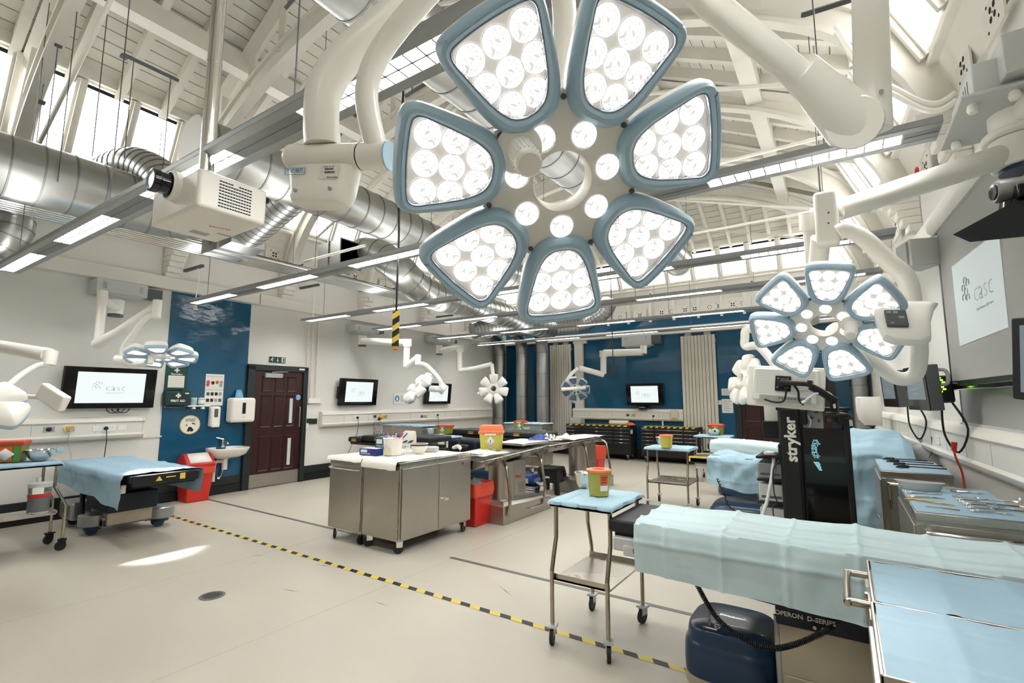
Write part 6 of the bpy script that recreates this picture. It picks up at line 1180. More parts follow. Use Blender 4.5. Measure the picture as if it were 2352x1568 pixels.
P = FZ(1196, 985, .855); sbox(P, .24, .2, S(19, P), 'orange and green sharps box on the trolley in front of the vertical ducts', 'olive', 'redlid', radians(10), True, .14); P = FZ(1211, 986, .855); t = thing('small_dish', P, 'small white dish right of the sharps box before the vertical ducts', 'dish'); part('dish', MB().lathe([(.05, 0), (.1, .05), (.09, .05), (.04, .01), (0, .01)], 20), 'labelw', t)
# steel cabinet and supplies near the left back
bc = FZ(938, 978, .95); cabinet(bc.x-.55, bc.x+.55, bc.y-.2, bc.y+.3, .97, 'steel cabinet with blue sheet on top at the left wall below the small screens', handle=False, door_n=1); cloth_top(bc.x, bc.y+.05, 1.1, .5, .973, 'blue sheet on the steel cabinet at the left wall below the small screens', 'drapeb', hang=.01)
bc2 = FZ(1180, 972, .995); cabinet(bc2.x-.5, bc2.x+.45, bc2.y+.35, bc2.y+.85, .98, 'steel cabinet behind the trolley in front of the vertical ducts', handle=False, door_n=1); cloth_top(bc2.x-.02, bc2.y+.6, .95, .5, .983, 'blue sheet on the steel cabinet behind the vertical duct trolley', 'drapec', hang=.01)
P = WP('left', 873, 962, .25); t = thing('breathing_mask_set', P, 'clear breathing tube set with yellow valve hung on the left wall trunking', 'breathing set'); part('valve', MB().cyl((.02, 0, .03), (.06, -.05, .06), .05, n=14), 'yel', t); part('port', MB().cyl((.05, -.05, .02), (.07, -.09, .0), .03, n=12), 'black', t); part('tube_coil', MB().tube([(-.06+.09*cos(a)*(1+.1*sin(a*3)), -.02+.03*sin(a*2), -.12-a*.018+.12*sin(a)) for a in [k*.4 for k in range(48)]], .012, 6), 'clear', t); part('canister', MB().cyl((.0, 0, -.62), (0, 0, -.36), .1, n=18), 'steel', t)
# ---------------------------------------------------------------- far black operating tables on the left
def ptable(x0, x1, y0, y1, z, label, segs, base=True):
    t = thing('operating_table', ((x0+x1)/2, (y0+y1)/2, 0), label, 'operating table', 'operating tables')
    for a, c, dz_ in segs: part('pad', MB().box((x0+(x1-x0)*a+.01, y0, z-.09+dz_), (x0+(x1-x0)*c-.01, y1, z+dz_)), 'pad', t, world=True, bev=.03, seg=3); part('pad_tag', MB().box((x0+(x1-x0)*(a+c)/2-.06, y0-.003, z-.07+dz_), (x0+(x1-x0)*(a+c)/2+.06, y0+.001, z-.055+dz_)).box((x0+(x1-x0)*(a+c)/2-.06, y0-.003, z-.04+dz_), (x0+(x1-x0)*(a+c)/2+.06, y0+.001, z-.03+dz_)), 'hyel', t, world=True)
    part('frame', MB().box((x0+.1, y0+.05, z-.15), (x1-.1, y1-.05, z-.1)), 'black', t, world=True); part('rail', MB().box((x0+.1, y0-.01, z-.14), (x1-.2, y0+.01, z-.1)), 'chrome', t, world=True)
    xm = (x0+x1)/2+.1; part('column', MB().box((xm-.22, y0+.1, .15), (xm+.22, y1-.1, z-.12)), 'cream', t, world=True); part('column_cover', MB().box((xm-.3, y0+.05, z-.32), (xm+.3, y1-.05, z-.14)), 'navyd', t, world=True, bev=.02)
    part('base', MB().box((xm-.6, y0+.05, .05), (xm+.5, y1-.05, .2)), 'navy', t, world=True, bev=.05, seg=3)
    for sx in (-.5, .4):
        for yy in (y0+.12, y1-.12): part('wheel', MB().cyl((xm+sx, yy-.03, .05), (xm+sx, yy+.03, .05), .05, n=12), 'rubber', t, world=True)
    return t
A = FZ(798, 1000, .85); ptable(A.x, A.x+2.0, A.y, A.y+.55, .85, 'black padded operating table behind the joined cabinets at the left wall', ((0, .18, -.02), (.18, .6, .02), (.6, 1, .05)))
A = FZ(1010, 985, .92); ptable(A.x, A.x+2.3, A.y, A.y+.6, .93, 'long black padded operating table behind the large sharps box', ((0, .12, -.02), (.12, .55, 0), (.55, 1, 0)))
P = FZ(1075, 1020, .5); t = thing('equipment_case', Vector((P.x, P.y, 0)), 'dark navy cased machine with white lettering behind the large sharps box', 'machine'); part('body', MB().box((-.4, -.25, .1), (.4, .25, .62)), 'navyd', t, bev=.06, seg=3); part('lower_box', MB().box((-.5, -.27, .05), (.2, .2, .3)), 'cream', t, bev=.02); text('lettering', 'BERCHTOLD', .055, 'labelw', t, at(.05, -.252, .5) @ FACE); text('lettering', 'OPERATING SYSTEMS', .022, 'ink2', t, at(.07, -.252, .455) @ FACE)
for sx in (-.35, .35): part('wheel', MB().cyl((sx, -.2, .05), (sx+.04, -.2, .05), .05, n=12), 'rubber', t)
# ---------------------------------------------------------------- tool chests at the back
def chest(x0, x1, yf, label, n):
    h = .845; t = thing('tool_chest', ((x0+x1)/2, yf+.22, 0), label, 'tool chest', 'black drawer chests'); w = x1-x0; d = .44; hw = w/2
    part('carcass', MB().box((-hw, -d/2, .13), (hw, d/2, h)), 'blackm', t, bev=.008); cols = ((-hw+.02, -hw+w*.245), (-hw+w*.255, -hw+w*.745), (-hw+w*.755, hw-.02))
    zs = [h-.07-.085*i for i in range(5)]+[.3]
    for a, c in cols:
        for i in range(5):
            z1 = zs[i]; z0 = zs[i+1]+.008
            dr_ = part('drawer', MB().box((a, -d/2-.014, z0), (c, -d/2, z1)), 'black', t, bev=.003); part('pull', MB().box((a+.01, -d/2-.024, z1-.018), (c-.01, -d/2-.012, z1-.004)), 'chrome', dr_); part('catch', MB().cyl(((a+c)/2-.03, -d/2-.026, z1-.012), ((a+c)/2+.03, -d/2-.026, z1-.012), .012, n=8), 'chrome', dr_)
    part('lower_panel', MB().box((-hw+.02, -d/2-.01, .15), (hw-.02, -d/2, .29)), 'black', t)
    for i in range(n):
        x = -hw+.04+(w-.1)*(i+.3)/n; part('yellow_stripe', MB().add([(x, -d/2-.004, h-.03), (x+w*.05, -d/2-.004, h-.03), (x+w*.06, -d/2-.004, h+.002), (x+w*.01, -d/2-.004, h+.002), (x+w*.01, d/2, h+.002), (x+w*.06, d/2, h+.002)], [(0, 1, 2, 3), (3, 2, 5, 4)]), 'hyel', t, smooth=False)
    part('badge', MB().box((-hw+.03, -d/2-.004, h-.055), (-hw+.15, -d/2, h-.035)), 'ink2', t); part('lock', MB().cyl((0, -d/2-.006, h-.05), (0, -d/2, h-.05), .012, n=10), 'chrome', t)
    part('side_handle', MB().tube([(hw, -.12, h-.07), (hw+.05, -.12, h-.07), (hw+.05, .12, h-.07), (hw, .12, h-.07)], .012, 6), 'black', t); part('side_label', MB().box((hw, -.2, h-.2), (hw+.003, -.05, h-.1)), 'labelw', t)
    for sx in (-1, 1):
        for sy in (-1, 1): caster(t, sx*(hw-.1), sy*(d/2-.07), .05, 'labelw')
    return t
YC = 11.72
chest(PY(1300, 975, YC).x, PY(1447, 975, YC).x, YC, 'black tool chest with yellow striped top, left of two on the blue back wall', 10)
chest(PY(1471, 978, YC).x, PY(1604, 980, YC).x, YC, 'black tool chest with yellow striped top, right of two on the blue back wall', 9)
xl = PY(1318, 970, YC).x; t = thing('clear_box', (xl, YC+.2, .85), 'clear plastic box on the left end of the left black tool chest', 'box'); part('box', MB().box((-.16, -.14, 0), (.16, .14, .15)), 'milky', t, bev=.01); part('contents', MB().box((-.1, -.1, .01), (.12, .1, .1)), 'grey', t)
xl = PY(1415, 970, YC).x; t = thing('paper_roll', (xl, YC+.2, .905), 'roll of white couch paper on the left black tool chest', 'paper roll'); part('roll', MB().cyl((-.25, 0, 0), (.25, 0, 0), .055, n=20), 'paper', t); part('core', MB().cyl((.249, 0, 0), (.252, 0, 0), .018, n=10), 'dgrey', t)
xl = PY(1447, 973, YC).x-.05; t = thing('red_cloth', (xl, YC+.15, .85), 'small orange red cloth on the right end of the left black tool chest', 'cloth'); part('cloth', MB().grid(lambda u, v: ((u-.5)*.26, (v-.5)*.2, .01+.06*sin(pi*u)*sin(pi*v)+.02*nz(u, v, 1, 6)), 10, 10), 'orange2', t)
# ---------------------------------------------------------------- near operating table with pale drape
NZ, NY0, NY1 = .8, 2.8, 3.34
nt = thing('operating_table', (-.2, 3.05, 0), 'operating table with black head pad and pale drape in the right foreground', 'operating table', 'operating tables')
part('head_pad', MB().box((-1.2, NY0, NZ-.075), (-.7, NY1, NZ-.005)), 'pad', nt, world=True, bev=.012)
part('mattress', MB().box((-.69, NY0, NZ-.075), (1.0, NY1, NZ-.005)), 'pad', nt, world=True, bev=.012)
part('pad_board', MB().box((-1.17, NY0+.03, NZ-.1), (.98, NY1-.03, NZ-.075)), 'navyd', nt, world=True)
part('side_rail', MB().box((-1.15, NY0-.005, NZ-.16), (.95, NY0+.01, NZ-.125)), 'chrome', nt, world=True)
part('rail_clamp', MB().box((-1.165, NY0-.02, NZ-.17), (-.98, NY0+.03, NZ-.095)).box((-1.1, NY0-.03, NZ-.19), (-.95, NY0, NZ-.13)), 'box', nt, world=True, bev=.008)
part('clamp_mark', MB().tube([(-1.02+.018*cos(a), NY0-.031, NZ-.155+.018*sin(a)) for a in [2*pi*k/14 for k in range(14)]], .003, 4, closed=True), 'dgrey', nt, world=True)
q0, q1 = PY(1712, 1375, 2.85), PY(1990, 1455, 2.85)
bm_ = part('under_beam', MB().rings([[(-.5, 2.86, .52), (-.47, 2.86, .487), (-.05, 2.86, .455), (.35, 2.86, .44), (.35, 2.86, .58), (-.5, 2.86, .58)], [(-.5, 3.25, .52), (-.47, 3.25, .487), (-.05, 3.25, .455), (.35, 3.25, .44), (.35, 3.25, .58), (-.5, 3.25, .58)]]), 'navyd', nt, world=True, bev=.006)
part('column_collar', MB().box((-.345, 2.84, .4), (.2, 3.22, .52)), 'navyd', nt, world=True, bev=.01)
text('lettering', 'OPERON  D-SERIES', .03, 'labelw', nt, at(-.22, 2.836, .458) @ FACE, True, bold=.0008)
b = MB()
for x in (-.12, -.085): part('indicator', MB().cyl((x-.06, 2.838, .424), (x-.06, 2.832, .424), .008, n=12), 'labelw', nt, world=True)
part('column', MB().box((-.335, 2.88, .1), (.14, 3.2, .42)), 'cream', nt, world=True, bev=.004)
part('column_lower', MB().box((-.325, 2.87, .06), (.13, 3.2, .16)), 'cream', nt, world=True, bev=.004); part('column_edge', MB().cyl((-.345, 2.9, .1), (-.345, 2.9, .42), .016, n=10), 'grey', nt, world=True)
def bshell(s, z, y0=2.82, y1=3.3, x0=-.82, x1=-.36, p=.55):
    o = []
    for i in range(36):
        a = 2*pi*i/36; c, s_ = cos(a), sin(a); X = abs(c)**p*(1 if c > 0 else -1); Y = abs(s_)**p*(1 if s_ > 0 else -1)
        o.append(((x0+x1)/2+X*(x1-x0)/2*s, (y0+y1)/2+Y*(y1-y0)/2*s, z))
    return o
bs = part('base_cover', MB().rings([bshell(1.0, .04), bshell(1.01, .1), bshell(1.0, .17), bshell(.98, .2), bshell(.95, .208), bshell(.93, .222), bshell(.915, .255), bshell(.89, .278), bshell(.84, .286), bshell(.3, .288)]), 'navy', nt, world=True, ang=50)
part('base_skirt', MB().rings([bshell(1.01, .0), bshell(1.02, .045)]), 'cream', nt, world=True)
part('base_plinth', MB().box((-.35, 2.8, .0), (.5, 3.3, .08)), 'navyd', nt, world=True, bev=.02)
bp = PY(1622, 1462, 2.86)
TB = Matrix.Translation(FZ(1628, 1452, .412)) @ Matrix.Rotation(radians(-62), 4, 'Z')
text('base_lettering', 'BERCHTOLD', .04, 'labelw', nt, Matrix.Translation(Vector((-.655, 3.0, .29))) @ Matrix.Rotation(radians(-78), 4, 'Z'), True, bold=.0006)
text('base_small_lettering', 'OPERATING TABLE SYSTEMS', .015, 'ink2', nt, Matrix.Translation(Vector((-.695, 3.0, .289))) @ Matrix.Rotation(radians(-78), 4, 'Z'), True)
part('base_red_mark', MB().box((-.7, 2.865, .286), (-.685, 2.88, .2915)), 'red', nt, world=True); part('base_bar_mark', MB().box((-.69, 2.872, .286), (-.63, 2.879, .2915)), 'labelw', nt, world=True)
C_ = smoothpts([PY(1597, 1335, 2.78), PY(1640, 1410, 2.76), PY(1690, 1455, 2.75), PY(1760, 1487, 2.74), PY(1830, 1478, 2.74), PY(1915, 1440, 2.8)], 40)
cc = thing('coiled_cable', C_[0], 'black coiled cable hanging from the pale draped table over the blue base', 'cable'); hel = []; acc = 0
for i in range(len(C_)-1):
    d = (C_[i+1]-C_[i]); dn = d.normalized(); u = dn.cross(Vector((0, 1, 0))).normalized(); w = dn.cross(u)
    for k in range(6): f = k/6; acc += d.length/6/.009*2*pi; hel.append(C_[i]+d*f+u*.011*cos(acc)+w*.011*sin(acc))
part('coil', MB().tube(hel, .0035, 5), 'black', cc, world=True); part('core', MB().tube(C_[::8], .007, 6), 'blackm', cc, world=True)
def near_hang(x):
    for (xa, ha), (xc, hc) in zip(((-1.05, .262), (-.71, .272), (-.47, .277), (.02, .292), (1.1, .32))[:-1], ((-.71, .272), (-.47, .277), (.02, .292), (1.1, .32))):
        if xa <= x <= xc: return ha+(hc-ha)*(x-xa)/(xc-xa)
    return .27
drapecloth('blue_drape', 'pale blue drape with sharp fold lines over the table in the right foreground', -1.03, 1.0, NY0-.01, NY1+.01, NZ+.004, near_hang, .25, 'drape', None, 190, 110, .29, .2, 1, wav=.022)
# ---------------------------------------------------------------- steel trolleys with blue covers in the bottom right corner
def fgcab(x0, x1, y0, y1, h, label, handle=False):
    t = thing('steel_cabinet', ((x0+x1)/2, (y0+y1)/2, 0), label, 'cabinet', 'steel cabinets on castors'); w, d = x1-x0, y1-y0
    part('body', MB().box((-w/2+.004, -d/2+.004, .115), (w/2, d/2-.004, h-.02)), 'steelb', t); part('top_rim', MB().box((-w/2, -d/2, h-.05), (-w/2+.008, d/2, h+.004)).box((-w/2, d/2-.008, h-.05), (w/2, d/2, h+.004)).box((-w/2, -d/2, h-.05), (w/2, -d/2+.008, h+.004)), 'steel', t, bev=.002)
    part('end_panel', MB().box((-w/2-.01, -d/2+.03, .15), (-w/2+.004, d/2-.03, h-.06)), 'steelb', t, bev=.003)
    if handle: part('bar_handle', MB().tube(smoothpts([(-w/2, d*.30, h-.03), (-w/2-.055, d*.30, h-.03), (-w/2-.065, d*.27, h-.033), (-w/2-.065, -d*.32, h-.033), (-w/2-.055, -d*.36, h-.03), (-w/2, -d*.36, h-.03)], 4), .012, 12), 'tubesteel', t); part('latch', MB().box((-w/2-.016, -d*.34, h-.1), (-w/2-.008, -d*.3, h-.0)), 'steel', t)
    for ax in (-1, 1):
        for ay in (-1, 1): caster(t, ax*(w/2-.05), ay*(d/2-.06), .05, 'chrome')
    def fn(u, v):
        x, y = -w/2+.012+u*(w-.012), -d/2+.012+v*(d-.024); gx = (x*5.2+1) % 1; gy = (v*2.0) % 1; z = .003+.006*math.exp(-((gx-.5)*14)**2)+.005*math.exp(-((gy-.5)*22)**2)+.007*(.5-abs(gx-.5))+.006*abs(nz(x+x0, y+y0, 1, 5))
        if v > .96: z += .006*abs(nz(x*9, 0, y0, 1))
        return (x, y, z)
    c_ = thing('blue_drape', ((x0+x1)/2, (y0+y1)/2, h-.005), ('creased blue cover on the bottom right cabinet with the bent handle' if handle else 'creased blue cover at the very bottom right, nearest the camera'), 'drape', 'blue surgical drapes'); part('cloth', MB().grid(fn, 60, 30), 'drapeb', c_, ang=75)
    return t
fgcab(.035, 1.0, 1.955, 2.44, .87, 'steel cabinet in the bottom right corner with a bent bar handle, farther of two', True)
fgcab(.03, .95, 1.45, 1.945, .875, 'steel cabinet at the very bottom right corner, nearer of two')
# ---------------------------------------------------------------- instrument cabinets by the right wall
def icab(x0, x1, y0, y1, h, label):
    t = thing('instrument_cabinet', ((x0+x1)/2, (y0+y1)/2, 0), label, 'cabinet', 'steel cabinets on castors'); w, d = x1-x0, y1-y0
    part('body', MB().box((-w/2, -d/2, .1), (w/2, d/2, h-.02)), 'steelb', t, bev=.003); part('top', MB().box((-w/2-.004, -d/2-.006, h-.045), (w/2+.004, d/2+.004, h)), 'steel', t, bev=.003)
    dr_ = part('drawer', MB().box((-w/2+.06, -d/2-.012, h-.3), (w/2-.03, -d/2, h-.06)), 'steelb', t, bev=.003); part('bar_handle', MB().tube(smoothpts([(-w*.36, -d/2-.01, h-.1), (-w*.36, -d/2-.055, h-.1), (w*.42, -d/2-.055, h-.1), (w*.42, -d/2-.01, h-.1)], 4), .013, 10), 'chrome', dr_)
    part('corner_post', MB().box((-w/2, -d/2-.008, .12), (-w/2+.045, -d/2, h-.06)), 'steel', t, bev=.002); part('side_door', MB().box((-w/2-.012, -d/2+.04, .14), (-w/2, d/2-.05, h-.08)), 'steelb', t, bev=.003)
    part('turn_handle', MB().tube([(-w/2-.03, -d/2+.1, h*.55), (-w/2-.04, -d/2+.0, h*.545), (-w/2-.03, -d/2-.05, h*.55)], [.011, .013, .006], 8), 'chrome', t)
    for z in (.2, h-.32): part('hinge', MB().cyl((-w/2+.05, -d/2-.012, z), (-w/2+.05, -d/2-.012, z+.08), .006, n=8), 'steel', t)
    for ax in (-1, 1):
        for ay in (-1, 1): caster(t, ax*(w/2-.05), ay*(d/2-.06), .05, 'chrome')
    c_ = thing('blue_drape', ((x0+x1)/2, (y0+y1)/2, h), 'flat blue cover on the '+label.split(' by ')[0]+' by the right wall', 'drape', 'blue surgical drapes'); part('cloth', MB().box((-w/2+.004, -d/2+.004, 0), (w/2-.004, d/2-.004, .004)), 'drapeb', c_)
    return t
IH = .87
icab(.3, .78, 3.62, 4.68, IH, 'instrument cabinet nearer of two by the right wall, with rows of steel instruments'); icab(.24, .72, 5.48, 6.5, IH, 'instrument cabinet farther of two by the right wall, with long black instruments')
def forceps(A, B, label, grp, curved=False, m='chrome'):
    A, B = Vector(A), Vector(B); L = (B-A).length; t = thing('surgical_instrument', A, label, 'instrument', grp, math.atan2((B-A).y, (B-A).x))
    for s in (-1, 1):
        r_ = [(0+.017*cos(a)-.0, s*.02+.012*sin(a), .006) for a in [2*pi*k/12 for k in range(12)]]; part('ring_handle', MB().tube(r_, .0032, 5, closed=True), m, t)
    part('blades', MB().tube([(.014, .016, .006), (L*.55, -.001, .007), (L*.8, -.005, .006), (L, -.002 if not curved else .02, .006)], [.0035, .004, .0035, .001], 6).tube([(.014, -.016, .006), (L*.55, .001, .007), (L*.8, .005, .006), (L, .002 if not curved else .022, .006)], [.0035, .004, .0035, .001], 6), m, t); part('pivot', MB().cyl((L*.55, 0, .003), (L*.55, 0, .013), .005, n=8), m, t); return t
zi = IH+.005
rows = [(2240, 1125, 2325, 1130), (2245, 1135, 2338, 1143), (2250, 1143, 2345, 1152), (2262, 1148, 2310, 1152), (2205, 1148, 2300, 1152), (2210, 1155, 2315, 1163), (2222, 1163, 2335, 1172), (2235, 1172, 2345, 1182)]
for i, (a, b_, c, d) in enumerate([(2192, 1130, 2262, 1136), (2198, 1140, 2275, 1150), (2204, 1148, 2290, 1158), (2212, 1153, 2300, 1162), (2222, 1158, 2310, 1168), (2228, 1166, 2318, 1176), (2238, 1174, 2330, 1184)]):
    forceps(FZ(a, b_, zi), FZ(c, d, zi), 'ring handled instrument, '+['first', 'second', 'third', 'fourth', 'fifth', 'sixth', 'seventh'][i]+' from back in right row on nearer instrument cabinet', 'ring handled instruments on the nearer instrument cabinet', i % 2)
forceps(FZ(2158, 1122, zi), FZ(2252, 1127, zi), 'long steel instrument with a ring, lying behind the row on the nearer instrument cabinet', 'single instruments')
for i, (a, b_, c, d, lb) in enumerate([(2088, 1132, 2165, 1138, 'thin steel instrument below the clear kidney dish, farther of two'), (2095, 1141, 2172, 1147, 'thin steel instrument below the clear kidney dish, nearer of two'), (2090, 1147, 2195, 1163, 'gold ringed steel instrument at the left of the nearer instrument cabinet')]): forceps(FZ(a, b_, zi), FZ(c, d, zi), lb, 'single instruments', False, 'chrome' if i < 2 else 'brass')
t = thing('steel_probe', FZ(2125, 1162, zi), 'thin plain steel probe nearest the front edge of the nearer instrument cabinet', 'instrument'); A, B = FZ(2125, 1161, zi+.004), FZ(2205, 1170, zi+.004); part('shaft', MB().tube([A, B], [.003, .004], 6), 'chrome', t, world=True); part('grip', MB().tube([A.lerp(B, .5), B], [.004, .006], 6), 'steel', t, world=True)
for i, (u, v) in enumerate([(2308, 1152), (2326, 1164), (2335, 1175)]):
    P = FZ(u, v, zi); t = thing('rake_retractor', P, ['three pronged steel rake nearest the clear dish on the nearer instrument cabinet', 'steel rake between two others on the nearer instrument cabinet', 'steel rake nearest the right picture edge on the nearer instrument cabinet'][i], 'instrument', 'steel rakes', radians(-5)); part('shank', MB().tube([(-.12, 0, .005), (.03, 0, .006)], .004, 6), 'chrome', t)
    for k in range(4): part('prong', MB().tube([(.03, -.02+.0135*k, .006), (.06, -.022+.0145*k, .008), (.07, -.022+.0145*k, .03)], .0025, 5), 'chrome', t)
    part('crossbar', MB().tube([(.03, -.022, .006), (.03, .022, .006)], .003, 5), 'chrome', t)
P = FZ(2112, 1124, zi); t = thing('kidney_dish', P, 'clear plastic kidney dish on the nearer instrument cabinet', 'dish', None, radians(-12))
def kid(s, z): return [(s*(.13*cos(a)), s*(.055*sin(a)+.035*cos(a)**2-.02), z) for a in [2*pi*k/28 for k in range(28)]]
part('dish', MB().rings([kid(.8, 0), kid(.84, .005), kid(1, .05), kid(1.07, .052), kid(1.05, .056), kid(.98, .052), kid(.8, .008)], cap0=True), 'milky', t)
zi2 = IH+.006
for i, (a, b_, c, d, lb) in enumerate([(2018, 1048, 2110, 1052, 'long slim black shafted instrument, farthest back on the farther instrument cabinet'), (2035, 1055, 2130, 1060, 'long slim black shafted instrument second from the back on the farther instrument cabinet'), (2045, 1060, 2145, 1066, 'long slim black shafted instrument in the middle of the farther instrument cabinet'), (2058, 1067, 2165, 1072, 'long slim black shafted instrument second from the front on the farther instrument cabinet'), (2066, 1073, 2175, 1079, 'long slim black shafted instrument nearest the front on the farther instrument cabinet')]):
    A, B = FZ(a, b_, zi2), FZ(c, d, zi2); L = (B-A).length; t = thing('keyhole_instrument', A, lb, 'instrument', 'keyhole instruments', math.atan2((B-A).y, (B-A).x))
    part('shaft', MB().tube([(.06, 0, .012), (L, 0, .008)], .005, 8), 'black' if i else 'chrome', t); part('handle', MB().box((0, -.012, .0), (.07, .012, .024)).tube([(.05, -.01, .012), (.0, -.06, .01), (-.03, -.07, .01), (-.03, -.045, .01), (.02, -.01, .012)], .006, 6).tube([(.06, .01, .012), (.03, .06, .01), (.0, .075, .01)], .006, 6), 'black' if i else 'steel', t, bev=.002)
t = thing('steel_tube_tool', FZ(2012, 1046, zi2), 'short pale steel tube at the back left of the farther instrument cabinet', 'instrument'); A, B = FZ(2012, 1046, zi2+.008), FZ(2062, 1048, zi2+.008); part('tube', MB().cyl(A, B, .008, n=10), 'chrome', t, world=True); part('knob', MB().cyl(A.lerp(B, .7), A.lerp(B, .95), .016, n=12), 'brass', t, world=True)
A = PD(2192, 1015, 3.9); t = thing('orange_cable', A, 'orange cable with a red plug hanging on the right wall beside the instrument cabinets', 'cable'); part('plug', MB().cyl(A, PD(2191, 1035, 3.9), .02, .016, 10), 'red', t, world=True); part('cord', MB().tube(smoothpts([PD(2191, 1034, 3.9), PD(2197, 1055, 3.9), PD(2210, 1085, 3.95), PD(2216, 1130, 4.0), PD(2216, 1175, 4.05)], 5), .008, 8), 'cableo', t, world=True)
A = PD(2144, 1003, 5.0); t = thing('black_plug_cable', A, 'black plug on a thin cord before the right wall trunking', 'cable'); part('plug', MB().cyl(A, PD(2146, 1025, 5.0), .022, .014, 10), 'black', t, world=True); part('cord', MB().tube(smoothpts([PD(2146, 1024, 5.0), PD(2142, 1036, 5.0), PD(2134, 1050, 5.0)], 5), .004, 6), 'black', t, world=True)
P = PD(2138, 1055, 5.4); t = thing('plastic_bag', P, 'crumpled clear plastic bag between the draped mound and the right wall', 'bag'); part('bag', MB().lathe([(0, -.28), (.2, -.25), (.24, -.1), (.22, .05), (.15, .14), (.08, .18), (.12, .24)], 20), 'milky', t); part('inner_roll', MB().cyl((-.1, -.05, -.1), (.12, 0, -.05), .09, n=14), 'paper', t)
# ---------------------------------------------------------------- draped table with a mound at the right, behind the black cart
rtb = thing('operating_table', (-.7, 7.0, 0), 'operating table with black end pad behind the tall black cart at the right', 'operating table', 'operating tables')
part('pad', MB().box((-1.72, 6.72, .67), (.4, 7.4, .75)), 'pad', rtb, world=True, bev=.015); part('frame', MB().box((-1.65, 6.76, .6), (.3, 7.36, .67)), 'box', rtb, world=True)
for y in (6.72, 7.12): part('pad_tape', MB().box((-1.725, y, .69), (-1.5, y+.06, .753)), 'hyel', rtb, world=True)
part('column', MB().box((-.95, 6.8, .12), (-.55, 7.2, .62)), 'silver', rtb, world=True, bev=.02); part('base', MB().rings([bshell(1, .03, 6.5, 7.3, -1.5, -.4), bshell(1.0, .12, 6.5, 7.3, -1.5, -.4), bshell(.9, .2, 6.5, 7.3, -1.5, -.4), bshell(.75, .23, 6.5, 7.3, -1.5, -.4)]), 'navy', rtb, world=True, ang=50); part('base_rim', MB().rings([bshell(1.01, 0, 6.5, 7.3, -1.5, -.4), bshell(1.015, .04, 6.5, 7.3, -1.5, -.4)]), 'cream', rtb, world=True)
for x, y in ((-1.4, 6.6), (-1.4, 7.2)): part('wheel', MB().cyl((x-.02, y, .04), (x+.02, y, .04), .04, n=12), 'rubber', rtb, world=True)
def mound(x, v):
    m_ = 0
    if x > -.6: m_ = .36*(1-math.exp(-((x+.6)/.35)**2))
    if x > .45: m_ -= .3*((x-.45)/.15)**2*.4
    m_ += .11*nz(x*1.6, v*1.2, 3, 2)
    return m_*(1-.55*(2*v-1)**2)
drapecloth('blue_drape', 'pale blue drape rising in a mound over the table behind the tall black cart', -1.5, .6, 6.7, 7.42, .765, lambda x: .36+.04*sin(x*5) if x < -.3 else .36+.7*min(1, (x+.3)*2.2), .25, 'drapec', mound, 130, 90, .42, .24, 6, wav=.075)
drapecloth('blue_drape', 'pale blue drape hanging over the farther table end beyond the tall black cart', -1.8, -.2, 8.35, 9.0, .8, .3, .2, 'drape', lambda x, v: .03*sin(x*3), 60, 40, .4, .25, 12, wav=.02)
ptf = thing('operating_table', (-1.0, 8.7, 0), 'draped operating table farther back beyond the tall black cart', 'operating table', 'operating tables'); part('mattress', MB().box((-1.85, 8.37, .7), (-.1, 8.98, .79)), 'pad', ptf, world=True, bev=.015); part('column', MB().box((-1.2, 8.5, .1), (-.8, 8.85, .7)), 'cream', ptf, world=True); part('base', MB().rings([bshell(1, .03, 8.3, 9.0, -1.75, -.7), bshell(1, .12, 8.3, 9.0, -1.75, -.7), bshell(.85, .2, 8.3, 9.0, -1.75, -.7)]), 'navy', ptf, world=True); part('base_lettering', MB().box((-1.1, 8.28, .12), (-.9, 8.295, .15)), 'labelw', ptf, world=True)
C_ = smoothpts([PD(1648, 1100, 5.9), PD(1660, 1125, 5.85), PD(1675, 1160, 5.8), PD(1700, 1180, 5.75), PD(1712, 1190, 5.75)], 10); t = thing('coiled_cable', C_[0], 'black coiled cable hanging from the farther draped table onto its blue base', 'cable'); part('coil', MB().tube([p+Vector((.015*cos(i*2.2), 0, .015*sin(i*2.2))) for i, p in enumerate(C_)], .008, 6), 'black', t, world=True)
# ---------------------------------------------------------------- tall black equipment cart with a monitor
TX0, TX1, TY = -.49, .03, 4.95
tw = thing('equipment_cart', ((TX0+TX1)/2, TY+.3, 0), 'tall black equipment cart with white lettering up its side column', 'cart', None); 
ZT = 1.42
part('side_column', MB().box((TX0, TY, .12), (TX0+.17, TY+.1, ZT)), 'black', tw, world=True, bev=.02, seg=3); part('column_face', MB().box((TX0+.02, TY-.012, .14), (TX0+.15, TY+.01, ZT-.01)), 'blackm', tw, world=True, bev=.006)
part('rear_cover', MB().box((TX0+.17, TY+.02, .12), (TX1-.01, TY+.08, 1.25)), 'blackg', tw, world=True, bev=.006); part('right_column', MB().box((TX1-.04, TY+.01, .12), (TX1+.005, TY+.1, ZT)), 'black', tw, world=True, bev=.01)
part('cover_groove', MB().box((TX0+.172, TY+.012, .12), (TX0+.186, TY+.03, ZT)), 'darkhole', tw, world=True)
part('cart_sides', MB().box((TX0+.02, TY+.1, .12), (TX0+.05, TY+.6, ZT)).box((TX1-.05, TY+.1, .12), (TX1-.02, TY+.6, ZT)), 'blackm', tw, world=True); part('top_shelf', MB().box((TX0-.01, TY-.0, ZT-.02), (TX1+.02, TY+.62, ZT+.01)), 'blackg', tw, world=True, bev=.006)
part('open_bay', MB().box((TX0+.19, TY+.05, 1.25), (TX1-.18, TY+.07, ZT-.02)), 'grey', tw, world=True); b = MB()
